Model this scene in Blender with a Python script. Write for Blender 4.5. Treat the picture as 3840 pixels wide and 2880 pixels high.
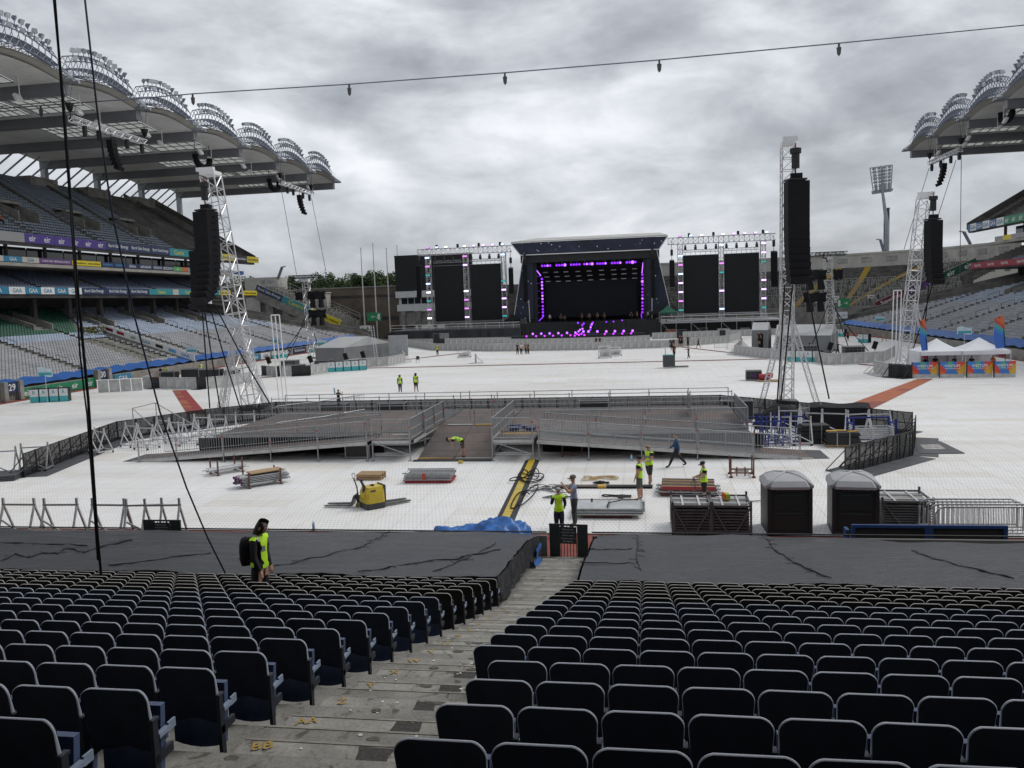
import bpy, math, random
import numpy as np
from mathutils import Vector, Matrix, noise as mnoise
R = math.radians
rnd = random.Random(7)
for o in list(bpy.data.objects): bpy.data.objects.remove(o)
SC = bpy.context.scene
COL = SC.collection

# ---------------------------------------------------------------- camera
# photograph pixels (3840 x 2880); the pitch's long axis runs along +Y, z = 0 is the pitch cover
PF, PCX, PCY, CAMH = 3072.9, 1920.0, 1440.0, 8.0
_y = Vector(((2402.6 - PCX) / PF, (1114.5 - PCY) / PF, 1.0)).normalized()
_z = Vector((1, -0.035, 0)).cross(_y).normalized()
if _z.y > 0: _z = -_z
_x = _y.cross(_z)
CAMP = Vector((0, 0, CAMH))
def ray(px, py):
    d = Vector(((px - PCX) / PF, (py - PCY) / PF, 1.0))
    return Vector((d.dot(_x), d.dot(_y), d.dot(_z)))
def g(px, py, z=0.0):
    d = ray(px, py); return CAMP + d * ((z - CAMH) / d.z)
def aY(px, py, Y):
    d = ray(px, py); return CAMP + d * (Y / d.y)
def aX(px, py, X):
    d = ray(px, py); return CAMP + d * (X / d.x)
cam = bpy.data.cameras.new('camera'); camo = bpy.data.objects.new('camera', cam); COL.objects.link(camo)
cam.sensor_fit = 'HORIZONTAL'; cam.sensor_width = 36.0; cam.lens = 36.0 * PF / 3840.0
cam.clip_start = 0.1; cam.clip_end = 5000
rt = Vector((_x[0], _y[0], _z[0])); dn = Vector((_x[1], _y[1], _z[1])); fw = Vector((_x[2], _y[2], _z[2]))
camo.matrix_world = Matrix(((rt.x, -dn.x, -fw.x, 0), (rt.y, -dn.y, -fw.y, 0), (rt.z, -dn.z, -fw.z, CAMH), (0, 0, 0, 1)))
SC.camera = camo

# ---------------------------------------------------------------- sky and sun (overcast)
SUN_EL, SUN_AZ = R(52), R(60)          # azimuth from +Y towards +X
W = bpy.data.worlds.new('World'); SC.world = W; W.use_nodes = True
nt = W.node_tree; nt.nodes.clear()
def nn(t, k, **kw):
    n = t.nodes.new(k)
    for a, b in kw.items(): setattr(n, a, b)
    return n
out = nn(nt, 'ShaderNodeOutputWorld'); bg = nn(nt, 'ShaderNodeBackground')
sky = nn(nt, 'ShaderNodeTexSky', sky_type='NISHITA', sun_disc=False, sun_elevation=SUN_EL, sun_rotation=SUN_AZ)
sky.air_density = 1.0; sky.dust_density = 3.0
tc = nn(nt, 'ShaderNodeTexCoord'); sep = nn(nt, 'ShaderNodeSeparateXYZ'); nt.links.new(tc.outputs['Generated'], sep.inputs[0])
def mth(t, op, a, b=None, c=None, clamp=False):
    n = nn(t, 'ShaderNodeMath', operation=op, use_clamp=clamp)
    for i, v in enumerate((a, b, c)):
        if v is None: continue
        if isinstance(v, (int, float)): n.inputs[i].default_value = v
        else: t.links.new(v, n.inputs[i])
    return n.outputs[0]
def ramp(t, fac, stops, interp='LINEAR'):
    n = nn(t, 'ShaderNodeValToRGB'); n.color_ramp.interpolation = interp
    e = n.color_ramp.elements
    while len(e) < len(stops): e.new(0.5)
    for i, (p, col) in enumerate(stops):
        e[i].position = p
        e[i].color = (*col, 1) if len(col) == 3 else col
    t.links.new(fac, n.inputs[0]); return n.outputs[0]
zc = mth(nt, 'ADD', mth(nt, 'MAXIMUM', sep.outputs[2], 0.0), 0.30)
comb = nn(nt, 'ShaderNodeCombineXYZ')
nt.links.new(mth(nt, 'DIVIDE', sep.outputs[0], zc), comb.inputs[0]); nt.links.new(mth(nt, 'DIVIDE', sep.outputs[1], zc), comb.inputs[1])
def noise(t, vec, scale, detail=6, rough=0.55, dist=0.0, off=(0, 0, 0), sc=(1, 1, 1)):
    m = nn(t, 'ShaderNodeMapping'); m.inputs['Location'].default_value = off; m.inputs['Scale'].default_value = sc
    if vec is not None: t.links.new(vec, m.inputs[0])
    n = nn(t, 'ShaderNodeTexNoise'); n.inputs['Scale'].default_value = scale; n.inputs['Detail'].default_value = detail
    n.inputs['Roughness'].default_value = rough; n.inputs['Distortion'].default_value = dist
    t.links.new(m.outputs[0], n.inputs['Vector']); return n.outputs['Fac']
DIR = tc.outputs['Generated']
n0 = noise(nt, comb.outputs[0], 0.75, 3, 0.5, 0.0, (5.3, 0.4, 0.4))
n1 = noise(nt, DIR, 2.3, 7, 0.53, 0.35, (1.3, 0.4, 2.4), (1.0, 1.0, 2.7)); n1b = noise(nt, DIR, 2.3, 7, 0.53, 0.35, (1.3, 0.4, 2.27), (1.0, 1.0, 2.7))
n2 = noise(nt, DIR, 8.0, 6, 0.56, 0.3, (3.1, 2.2, 1.4), (1.0, 1.0, 2.4))
nmix = mth(nt, 'ADD', mth(nt, 'ADD', mth(nt, 'MULTIPLY', n0, 0.30), mth(nt, 'MULTIPLY', n1, 0.46)), mth(nt, 'MULTIPLY', n2, 0.24))
nmix = mth(nt, 'ADD', nmix, mth(nt, 'MULTIPLY', mth(nt, 'SUBTRACT', n1, n1b), -0.55))   # tops of the billows a little brighter than their undersides
cl = ramp(nt, nmix, [(0.39, (0.25, 0.265, 0.29)), (0.46, (0.365, 0.385, 0.415)), (0.52, (0.52, 0.54, 0.575)), (0.58, (0.69, 0.705, 0.735)), (0.68, (0.86, 0.87, 0.89))])
# cloud layer in front of the clear sky: a thick overcast, hardly any blue coming through
skyc = nn(nt, 'ShaderNodeVectorMath', operation='SCALE'); skyc.inputs['Scale'].default_value = 0.10
nt.links.new(sky.outputs[0], skyc.inputs[0])
mx = nn(nt, 'ShaderNodeMixRGB'); mx.inputs[0].default_value = 0.93
nt.links.new(skyc.outputs[0], mx.inputs[1]); nt.links.new(cl, mx.inputs[2])
nt.links.new(mx.outputs[0], bg.inputs[0]); bg.inputs[1].default_value = 1.22
nt.links.new(bg.outputs[0], out.inputs[0])
sl = bpy.data.lights.new('sun', 'SUN'); sl.energy = 1.35; sl.angle = R(22); sl.color = (1.0, 0.975, 0.94)
so = bpy.data.objects.new('sun', sl); COL.objects.link(so); so.location = (0, 60, 80)
sd = Vector((math.sin(SUN_AZ) * math.cos(SUN_EL), math.cos(SUN_AZ) * math.cos(SUN_EL), math.sin(SUN_EL)))
so.rotation_euler = sd.to_track_quat('Z', 'Y').to_euler()
SC.view_settings.view_transform = 'Standard'; SC.view_settings.look = 'None'
SC.view_settings.exposure = 0.14; SC.view_settings.gamma = 1.0
SC.cycles.max_bounces = 6; SC.cycles.transparent_max_bounces = 12

# ---------------------------------------------------------------- materials
MATS = {}
def mat(name, col, rough=0.7, metal=0.0, var=0.12, vscale=3.0, bump=0.0, bscale=40.0, emit=None, estr=0.0, alpha=None, spec=0.5, col2=None, stretch=(1, 1, 1)):
    if name in MATS: return MATS[name]
    m = bpy.data.materials.new(name); m.use_nodes = True; t = m.node_tree
    b = t.nodes['Principled BSDF']
    b.inputs['Roughness'].default_value = rough; b.inputs['Metallic'].default_value = metal
    b.inputs['Specular IOR Level'].default_value = spec
    co = nn(t, 'ShaderNodeTexCoord')
    n = noise(t, co.outputs['Object'], vscale, 5, 0.6, 0.0, (rnd.random() * 9, rnd.random() * 9, 0), stretch)
    lo = tuple(c * (1 - var) for c in col); hi = tuple(min(1, c * (1 + var)) for c in col) if col2 is None else col2
    c = ramp(t, n, [(0.3, lo), (0.7, hi)])
    t.links.new(c, b.inputs['Base Color'])
    if bump > 0:
        bn = noise(t, co.outputs['Object'], bscale, 3, 0.6)
        bu = nn(t, 'ShaderNodeBump'); bu.inputs['Strength'].default_value = bump; bu.inputs['Distance'].default_value = 0.02
        t.links.new(bn, bu.inputs['Height']); t.links.new(bu.outputs[0], b.inputs['Normal'])
    if emit: b.inputs['Emission Color'].default_value = (*emit, 1); b.inputs['Emission Strength'].default_value = estr
    if alpha is not None: b.inputs['Alpha'].default_value = alpha
    MATS[name] = m; return m
M = mat
steel = M('galvanised_steel', (0.36, 0.37, 0.38), 0.45, 0.6, 0.2, 6)
alu = M('aluminium_truss', (0.60, 0.60, 0.61), 0.38, 0.45, 0.1, 5)
black = M('black_fabric', (0.010, 0.010, 0.012), 0.8, 0, 0.3, 3, spec=0.25)
blackm = M('black_metal', (0.018, 0.018, 0.02), 0.5, 0.2, 0.3, 5)
dkgrey = M('dark_grey_steel', (0.075, 0.078, 0.085), 0.55, 0.1, 0.2, 2)
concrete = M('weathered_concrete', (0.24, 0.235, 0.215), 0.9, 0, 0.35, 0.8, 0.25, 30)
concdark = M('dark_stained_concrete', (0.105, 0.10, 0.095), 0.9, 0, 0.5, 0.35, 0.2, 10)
white = M('white_paint', (0.75, 0.75, 0.75), 0.5, 0, 0.05)
wood = M('raw_timber', (0.36, 0.24, 0.13), 0.75, 0, 0.3, 6, 0.2, 30, stretch=(1, 6, 6))
ply = M('brown_plywood', (0.105, 0.075, 0.062), 0.6, 0, 0.35, 1.2, 0.1, 30)
blue = M('blue_plastic', (0.02, 0.10, 0.34), 0.5, 0, 0.2, 1.0)
red = M('red_track', (0.21, 0.055, 0.04), 0.85, 0, 0.25, 1.5, 0.2, 40)

# ---------------------------------------------------------------- mesh builder
class MB:
    def __init__(s): s.v = []; s.f = []; s.mi = []; s.sm = []; s.cur = 0; s.smooth = False
    def add(s, vs, fs):
        o = len(s.v); s.v.extend([tuple(x) for x in vs])
        for f in fs: s.f.append(tuple(i + o for i in f)); s.mi.append(s.cur); s.sm.append(s.smooth)
        return s
    def box(s, c, d, rz=0.0, rx=0.0, ry=0.0):
        m = Matrix.Rotation(rz, 3, 'Z') @ Matrix.Rotation(ry, 3, 'Y') @ Matrix.Rotation(rx, 3, 'X')
        c = Vector(c); h = [x / 2 for x in d]
        vs = [c + m @ Vector((sx * h[0], sy * h[1], sz * h[2])) for sx in (-1, 1) for sy in (-1, 1) for sz in (-1, 1)]
        return s.add(vs, [(0, 1, 3, 2), (4, 6, 7, 5), (0, 4, 5, 1), (2, 3, 7, 6), (0, 2, 6, 4), (1, 5, 7, 3)])
    def b2(s, lo, hi): return s.box([(a + b) / 2 for a, b in zip(lo, hi)], [abs(b - a) for a, b in zip(lo, hi)])
    def beam(s, p, q, w, h=None, up=(0, 0, 1)):
        p = Vector(p); q = Vector(q); h = h or w; d = (q - p)
        if d.length < 1e-6: return s
        d.normalize(); u = Vector(up)
        if abs(d.dot(u)) > 0.99: u = Vector((1, 0, 0))
        a = d.cross(u).normalized() * (w / 2); b = a.cross(d).normalized() * (h / 2)
        vs = [p - a - b, p + a - b, p + a + b, p - a + b, q - a - b, q + a - b, q + a + b, q - a + b]
        return s.add(vs, [(3, 2, 1, 0), (4, 5, 6, 7), (0, 1, 5, 4), (1, 2, 6, 5), (2, 3, 7, 6), (3, 0, 4, 7)])
    def tube(s, p, q, r, n=6, r2=None, caps=True):
        p = Vector(p); q = Vector(q); d = q - p
        if d.length < 1e-6: return s
        d.normalize(); u = Vector((0, 0, 1)) if abs(d.z) < 0.95 else Vector((1, 0, 0))
        a = d.cross(u).normalized(); b = d.cross(a); r2 = r if r2 is None else r2
        vs = []
        for c, rr in ((p, r), (q, r2)):
            for i in range(n):
                t = 2 * math.pi * i / n; vs.append(c + a * (math.cos(t) * rr) + b * (math.sin(t) * rr))
        fs = [(i, (i + 1) % n, n + (i + 1) % n, n + i) for i in range(n)]
        sm = s.smooth; s.smooth = n > 5; s.add(vs, fs); s.smooth = False
        if caps: s.add(vs, [tuple(range(n))[::-1], tuple(range(n, 2 * n))])
        s.smooth = sm; return s
    def path(s, pts, r, n=6):
        pts = [Vector(p) for p in pts]; o = len(s.v); k = len(pts); up = None
        for i, p in enumerate(pts):
            d = (pts[min(i + 1, k - 1)] - pts[max(i - 1, 0)]).normalized()
            u = Vector((0, 0, 1)) if abs(d.z) < 0.9 else Vector((1, 0, 0))
            a = d.cross(u).normalized(); b = d.cross(a)
            rr = r[i] if isinstance(r, (list, tuple)) else r
            for j in range(n):
                t = 2 * math.pi * j / n; s.v.append(tuple(p + a * (math.cos(t) * rr) + b * (math.sin(t) * rr)))
        for i in range(k - 1):
            for j in range(n):
                s.f.append((o + i * n + j, o + i * n + (j + 1) % n, o + (i + 1) * n + (j + 1) % n, o + (i + 1) * n + j)); s.mi.append(s.cur); s.sm.append(True)
        s.f.append(tuple(range(o, o + n))[::-1]); s.f.append(tuple(range(o + (k - 1) * n, o + k * n)))
        s.mi += [s.cur] * 2; s.sm += [False] * 2
        return s
    def quad(s, a, b, c, d): return s.add([a, b, c, d], [(0, 1, 2, 3)])
    def slab(s, poly, dz):          # polygon (3D points) extruded by vector dz
        n = len(poly); dz = Vector(dz); vs = [Vector(p) for p in poly]; vs += [p + dz for p in vs]
        return s.add(vs, [tuple(range(n))[::-1], tuple(range(n, 2 * n))] + [(i, (i + 1) % n, n + (i + 1) % n, n + i) for i in range(n)])
    def grid(s, fn, nu, nv, smooth=True):
        vs = [fn(i / nu, j / nv) for j in range(nv + 1) for i in range(nu + 1)]
        fs = [(j * (nu + 1) + i, j * (nu + 1) + i + 1, (j + 1) * (nu + 1) + i + 1, (j + 1) * (nu + 1) + i) for j in range(nv) for i in range(nu)]
        sm = s.smooth; s.smooth = smooth; s.add(vs, fs); s.smooth = sm; return s
    def lathe(s, prof, n=12, c=(0, 0, 0)):
        vs = [(c[0] + r * math.cos(2 * math.pi * i / n), c[1] + r * math.sin(2 * math.pi * i / n), c[2] + z) for r, z in prof for i in range(n)]
        fs = [(k * n + i, k * n + (i + 1) % n, (k + 1) * n + (i + 1) % n, (k + 1) * n + i) for k in range(len(prof) - 1) for i in range(n)]
        sm = s.smooth; s.smooth = True; s.add(vs, fs); s.smooth = sm; return s
    def truss(s, p, q, w, seg=None, r=0.03, rb=0.016, n=5, up=(0, 0, 1), tri=False, hw=None):
        p = Vector(p); q = Vector(q); d = (q - p); L = d.length; d.normalize(); u = Vector(up)
        if abs(d.dot(u)) > 0.95: u = Vector((0, 1, 0))
        a = d.cross(u).normalized() * (w / 2); b = a.cross(d).normalized() * ((hw or w) / 2)
        cs = [-a - b, a - b, a + b, -a + b]
        for c in cs: s.tube(p + c, q + c, r, n)
        seg = seg or w; k = max(1, round(L / seg))
        for i in range(k):
            t0 = p + d * (L * i / k); t1 = p + d * (L * (i + 1) / k)
            for j in range(4):
                A, B = cs[j], cs[(j + 1) % 4]
                if (i + j) % 2: A, B = B, A
                s.tube(t0 + A, t1 + B, rb, 4, caps=False)
                s.tube(t0 + A, t0 + B, rb, 4, caps=False)
        return s
    def build(s, name, m, parent=None, world=True):
        me = bpy.data.meshes.new(name); me.from_pydata(s.v, [], s.f)
        ms = m if isinstance(m, (list, tuple)) else [m]
        for x in ms: me.materials.append(x)
        if len(ms) > 1: me.polygons.foreach_set('material_index', s.mi)
        if any(s.sm): me.polygons.foreach_set('use_smooth', s.sm)
        if parent is not None and world:
            me.transform(parent_world(parent).inverted())
        me.update(); return link(name, me, parent)
def parent_world(o):
    mw = Matrix.LocRotScale(o.location, o.rotation_euler, o.scale)
    return parent_world(o.parent) @ mw if o.parent else mw
def link(name, data, parent=None):
    o = bpy.data.objects.new(name, data); COL.objects.link(o)
    if parent is not None: o.parent = parent
    return o
def tag(o, label, cat, group=None, kind=None):
    if label: o['label'] = label
    if cat: o['category'] = cat
    if group: o['group'] = group
    if kind: o['kind'] = kind
    return o
def struct(o): o['kind'] = 'structure'; return o
def thing(name, label, cat, loc=(0, 0, 0), rz=0.0, group=None):
    o = bpy.data.objects.new(name, None); COL.objects.link(o); o.empty_display_size = 0.2
    o.location = loc; o.rotation_euler = (0, 0, rz); return tag(o, label, cat, group)
def dup(src, loc, rz=0.0, label=None, group=None, parent=None):
    r = src.copy(); COL.objects.link(r); r.location = loc; r.rotation_euler = (0, 0, rz)
    if label: r['label'] = label
    if group: r['group'] = group
    if parent is not None: r.parent = parent
    for ch in list(src.children):
        c = ch.copy(); COL.objects.link(c); c.parent = r
        for gch in ch.children:
            d = gch.copy(); COL.objects.link(d); d.parent = c
    return r
_txt = {}
def text_data(s, bold=False):
    """flat lettering outline, 1 unit cap height, centred"""
    if s in _txt: return _txt[s]
    cu = bpy.data.curves.new('lettering', 'FONT'); cu.body = s; cu.align_x = 'CENTER'; cu.align_y = 'CENTER'; cu.size = 1.0
    cu.resolution_u = 2; cu.offset = 0.012 if bold else 0.0
    o = bpy.data.objects.new('t', cu); COL.objects.link(o)
    bpy.context.view_layer.update()
    me = bpy.data.meshes.new_from_object(o.evaluated_get(bpy.context.evaluated_depsgraph_get()))
    V = np.array([v.co[:2] for v in me.vertices]) if len(me.vertices) else np.zeros((0, 2))
    Fs = [tuple(p.vertices) for p in me.polygons]
    bpy.data.objects.remove(o); bpy.data.meshes.remove(me); bpy.data.curves.remove(cu)
    w = (V[:, 0].max() - V[:, 0].min(), V[:, 1].max() - V[:, 1].min())
    V = V - np.array([(V[:, 0].max() + V[:, 0].min()) / 2, (V[:, 1].max() + V[:, 1].min()) / 2])
    _txt[s] = (V, Fs, w); return _txt[s]
def text_on(s, c, ux, uy, w, h, m, parent, name='lettering', off=0.01, bold=True, fit=False):
    """text inside the rectangle centred at c with unit axes ux, uy, at most w wide and h high"""
    V, Fs, (tw, th) = text_data(s, bold)
    k = min(w / tw, h / th); kx, ky = (w / tw, h / th) if fit else (k, k)
    ux = Vector(ux).normalized(); uy = Vector(uy).normalized(); nz = ux.cross(uy); c = Vector(c) + nz * off
    b = MB(); b.add([c + ux * (x * kx) + uy * (y * ky) for x, y in V], Fs)
    return b.build(name, m, parent)
def ordn(n):
    w = ['zeroth', 'first', 'second', 'third', 'fourth', 'fifth', 'sixth', 'seventh', 'eighth', 'ninth', 'tenth', 'eleventh', 'twelfth', 'thirteenth', 'fourteenth', 'fifteenth', 'sixteenth', 'seventeenth', 'eighteenth', 'nineteenth', 'twentieth', 'twenty-first', 'twenty-second', 'twenty-third', 'twenty-fourth', 'twenty-fifth', 'twenty-sixth', 'twenty-seventh', 'twenty-eighth', 'twenty-ninth', 'thirtieth']
    return w[n]
def numw(n):
    if n <= 30: return ordn(n)
    tens = ['', '', 'twentieth', 'thirtieth', 'fortieth', 'fiftieth', 'sixtieth', 'seventieth', 'eightieth', 'ninetieth']; tw = ['', '', 'twenty', 'thirty', 'forty', 'fifty', 'sixty', 'seventy', 'eighty', 'ninety']
    return tens[n // 10] if n % 10 == 0 else tw[n // 10] + '-' + ordn(n % 10)
# ================================================================ ground, track, pitch cover
b = MB(); b.quad((-1500, -600, -0.30), (1500, -600, -0.30), (1500, 2500, -0.30), (-1500, 2500, -0.30))
struct(b.build('ground', M('city_ground', (0.11, 0.115, 0.10), 0.95, 0, 0.3, 0.05)))
PX0, PX1, PY0, PY1 = -60.0, 39.0, 27.55, 171.0
def rounded(x0, x1, y0, y1, r, z, n=8, only_far=True):
    pts = [(x0, y0, z), (x1, y0, z)]
    for k in range(n + 1):
        t = math.pi / 2 * k / n; pts.append((x1 - r + r * math.cos(t), y1 - r + r * math.sin(t), z))
    for k in range(n + 1):
        t = math.pi / 2 * (1 + k / n); pts.append((x0 + r + r * math.cos(t), y1 - r + r * math.sin(t), z))
    return pts
b = MB(); b.add(rounded(-66, 45.5, 24.6, 181, 40, -0.05), [tuple(range(20))])
struct(b.build('red_track', red))

def cover_mat():
    m = bpy.data.materials.new('white_pitch_cover'); m.use_nodes = True; t = m.node_tree; bs = t.nodes['Principled BSDF']
    geo = nn(t, 'ShaderNodeNewGeometry'); sp = nn(t, 'ShaderNodeSeparateXYZ'); t.links.new(geo.outputs['Position'], sp.inputs[0])
    x, y = sp.outputs[0], sp.outputs[1]
    PWX, PWY = 0.91, 1.10
    cx = mth(t, 'FLOOR', mth(t, 'DIVIDE', x, PWX)); cy = mth(t, 'FLOOR', mth(t, 'DIVIDE', mth(t, 'SUBTRACT', y, 27.6), PWY))
    cv = nn(t, 'ShaderNodeCombineXYZ'); t.links.new(mth(t, 'FLOOR', mth(t, 'DIVIDE', cx, 4.0)), cv.inputs[0]); t.links.new(cy, cv.inputs[1])
    wn = nn(t, 'ShaderNodeTexWhiteNoise', noise_dimensions='2D'); t.links.new(cv.outputs[0], wn.inputs['Vector'])
    big = noise(t, geo.outputs['Position'], 0.07, 5, 0.6, 0, (0, 0, 0), (0.6, 1.6, 1))
    fine = noise(t, geo.outputs['Position'], 1.1, 4, 0.65, 0.4, (4, 0, 0), (1, 0.5, 1))
    # slotted dashes in every panel, two joints
    def dash(s, w, v):
        f = mth(t, 'FRACT', mth(t, 'DIVIDE', v, s)); return mth(t, 'LESS_THAN', f, w)
    off = mth(t, 'MULTIPLY', mth(t, 'MODULO', mth(t, 'FLOOR', mth(t, 'DIVIDE', y, 0.275)), 2.0), 0.0758)
    d = mth(t, 'MULTIPLY', dash(0.1517, 0.40, mth(t, 'ADD', x, off)), dash(0.275, 0.17, y))
    jx = dash(PWX, 0.035, x); jy = dash(PWY, 0.022, mth(t, 'SUBTRACT', y, 27.6)); jd = mth(t, 'MULTIPLY', jx, dash(0.11, 0.45, y))
    c1 = ramp(t, wn.outputs['Value'], [(0.0, (0.72, 0.70, 0.66)), (0.22, (0.775, 0.765, 0.745)), (1.0, (0.80, 0.80, 0.80))])
    c2 = ramp(t, mth(t, 'ADD', mth(t, 'MULTIPLY', big, 0.7), mth(t, 'MULTIPLY', fine, 0.3)), [(0.38, (0.87, 0.86, 0.835)), (0.6, (1, 1, 1))])
    mu = nn(t, 'ShaderNodeMixRGB', blend_type='MULTIPLY'); mu.inputs[0].default_value = 1.0; t.links.new(c1, mu.inputs[1]); t.links.new(c2, mu.inputs[2])
    dk = nn(t, 'ShaderNodeMixRGB'); dk.inputs[2].default_value = (0.15, 0.15, 0.145, 1); t.links.new(mu.outputs[0], dk.inputs[1])
    t.links.new(mth(t, 'ADD', mth(t, 'MULTIPLY', d, 0.72), mth(t, 'MULTIPLY', mth(t, 'MAXIMUM', jd, mth(t, 'MULTIPLY', jy, 0.12)), 0.45), clamp=True), dk.inputs[0])
    t.links.new(dk.outputs[0], bs.inputs['Base Color']); bs.inputs['Roughness'].default_value = 0.55
    return m
MCOVER = cover_mat()
b = MB(); b.add(rounded(PX0, PX1, PY0, PY1, 34, -0.016), [tuple(range(20))])
cover = struct(b.build('pitch_cover', MCOVER))
# the cover's interlocking panels: the nearest 300 one by one, then the rest of the near zone
PW, PL = 0.91, 1.10
cells = [(i, j) for i in range(-34, 36) for j in range(0, 16)]
def cell_key(c):
    p = Vector(((c[0] + .5) * PW, 27.6 + (c[1] + .5) * PL, 0)); v = p - CAMP
    q = Vector((v.dot(rt), v.dot(dn), v.dot(fw))); px = PCX + PF * q.x / q.z
    return (0 if 20 < px < 3820 else 1, v.length)
cells.sort(key=cell_key)
pm = MB(); pm.b2((-PW / 2 + .0025, -PL / 2 + .0025, -0.011), (PW / 2 - .0025, PL / 2 - .0025, 0)); me0 = None
rest = MB()
for n, (i, j) in enumerate(cells):
    c = ((i + .5) * PW, 27.6 + (j + .5) * PL, rnd.uniform(-0.002, 0.0))
    if n < 300:
        if me0 is None:
            o = pm.build('floor_panel', MCOVER, cover, world=False); me0 = o.data
        else: o = link('floor_panel', me0, cover)
        o.location = c
    else: rest.box((c[0], c[1], c[2] - .0055), (PW - .005, PL - .005, 0.011))
o = rest.build('floor_panels', MCOVER, cover, world=False); o['kind'] = 'stuff'
# ================================================================ the stand the camera is in
RY, RZ, RD, RH = 3.72, 5.07, 0.80, 0.23
def rowY(k): return RY + RD * k
def treadz(k):
    return RZ - RH * k if k <= 16 else (RZ - RH * 16) - 0.136 * (k - 16)
def stepconc(f=1.0):
    m = bpy.data.materials.new('worn_step_concrete'); m.use_nodes = True; t = m.node_tree; bs = t.nodes['Principled BSDF']
    geo = nn(t, 'ShaderNodeNewGeometry'); P = geo.outputs['Position']
    a = noise(t, P, 2.2, 8, 0.68, 0.3); s = noise(t, P, 34, 3, 0.6); bl = noise(t, P, 5.0, 6, 0.6, 1.2, (3, 3, 3))
    c = ramp(t, a, [(p_, tuple(v * f for v in q_)) for p_, q_ in [(0.3, (0.17, 0.164, 0.148)), (0.5, (0.245, 0.238, 0.216)), (0.7, (0.315, 0.307, 0.282))]])
    c2 = ramp(t, bl, [(0.33, (0.42, 0.39, 0.35)), (0.44, (1, 1, 1))])
    c3 = ramp(t, s, [(0.3, (0.78, 0.78, 0.76)), (0.7, (1.1, 1.1, 1.1))])
    m1 = nn(t, 'ShaderNodeMixRGB', blend_type='MULTIPLY'); m1.inputs[0].default_value = 1; t.links.new(c, m1.inputs[1]); t.links.new(c2, m1.inputs[2])
    m2 = nn(t, 'ShaderNodeMixRGB', blend_type='MULTIPLY'); m2.inputs[0].default_value = 1; t.links.new(m1.outputs[0], m2.inputs[1]); t.links.new(c3, m2.inputs[2])
    t.links.new(m2.outputs[0], bs.inputs['Base Color']); bs.inputs['Roughness'].default_value = 0.95
    bu = nn(t, 'ShaderNodeBump'); bu.inputs['Strength'].default_value = 0.35; bu.inputs['Distance'].default_value = 0.01
    t.links.new(mth(t, 'ADD', s, a), bu.inputs['Height']); t.links.new(bu.outputs[0], bs.inputs['Normal'])
    return m
MSTEP = stepconc(.92); MSTEP2 = stepconc(1.14); MNOSE = M('worn_pale_nosing', (0.255, 0.24, 0.205), .9, 0, .3, 6, .3, 50)
AX0, AX1 = -3.12, -1.52
ns = thing('seating_terrace', 'dark concrete terrace with worn stair aisle under the foreground seats', 'terrace', (0, 10, 0))
KLO, KHI = -8, 25
for side, (x0, x1) in (('l', (-32, AX0 + .004)), ('r', (AX1 - .004, 26))):
    b = MB()
    for k in range(KLO, KHI + 1):
        y0 = rowY(k) - .12; y1 = y0 + RD; z = treadz(k)
        b.b2((x0, y0, z - .7), (x1, y1, z))
    b.build('terrace_rows', MSTEP, ns)
for k in range(KLO, KHI + 1):
    y0 = rowY(k) - .12; z = treadz(k); h = (treadz(k - 1) - z) / 2
    j = rnd.uniform(-.004, .004)
    b = MB(); b.b2((AX0, y0 + .4 + .002, z - .6), (AX1, y0 + RD, z + j)); o = b.build('step', MSTEP, ns)
    b = MB(); k % 2 or b.b2((AX0 + .01, y0 + RD - .022, z + j + .0005), (AX1 - .01, y0 + RD + .004, z + j + .006)); k % 2 or b.build('step_nosing', MNOSE, o)
    b = MB(); b.b2((AX0 + .05, y0, z - .6), (AX1 - .05, y0 + .4, z + h)); o = b.build('step', MSTEP2, ns)
    b = MB(); k % 3 == 1 or b.b2((AX0 + .06, y0 + .382, z + h + .0005), (AX1 - .06, y0 + .404, z + h + .006)); k % 3 == 1 or b.build('step_nosing', MNOSE, o)
# dark worn non-slip patches and painted row letters
grit = M('worn_dark_grip', (0.055, 0.05, 0.045), 0.95, 0, 0.5, 30, 0.5, 80)
yellow = M('faded_yellow_paint', (0.36, 0.23, 0.045), 0.8, 0, 0.35, 40)
LET = ['BB', 'AA', 'Z', 'Y', 'X', 'W', 'V', 'U', 'T', 'S', 'R', 'Q', 'P', 'O']
for k in range(-1, 17):
    z = treadz(k) + RH / 2; y = rowY(k) - .12
    if 2 <= k <= 15:
        s = LET[k - 2]
        text_on(s, (AX0 + .24, y + .305, z + .008), (.96, .28, 0), (-.28, .96, 0), 0.19, 0.105, yellow, ns, 'row_letter', 0.004)
    xc = -1.98 - rnd.uniform(0, .1)
    b = MB(); n = 7; w = .115 + rnd.uniform(0, .03); L = .15 + rnd.uniform(0, .03)
    ring = [(xc + w * (1 + rnd.uniform(-.25, .1)) * sx, y + .26 + .75 * L * (1 + rnd.uniform(-.2, .1)) * sy, z + .0045) for sx, sy in ((-1, -1), (-.3, -1), (.5, -1), (1, -1), (1, 0), (1, 1), (.3, 1), (-.5, 1), (-1, 1), (-1, .2))]
    b.add(ring, [tuple(range(10))]); b.build('grip_patch', grit, ns)
MGUM = M('pale_gum', (0.55, 0.54, 0.50), .8); MSTN = M('dark_spill_stain', (0.09, 0.082, 0.068), .9, 0, .4, 20)
rg = random.Random(31)
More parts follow.
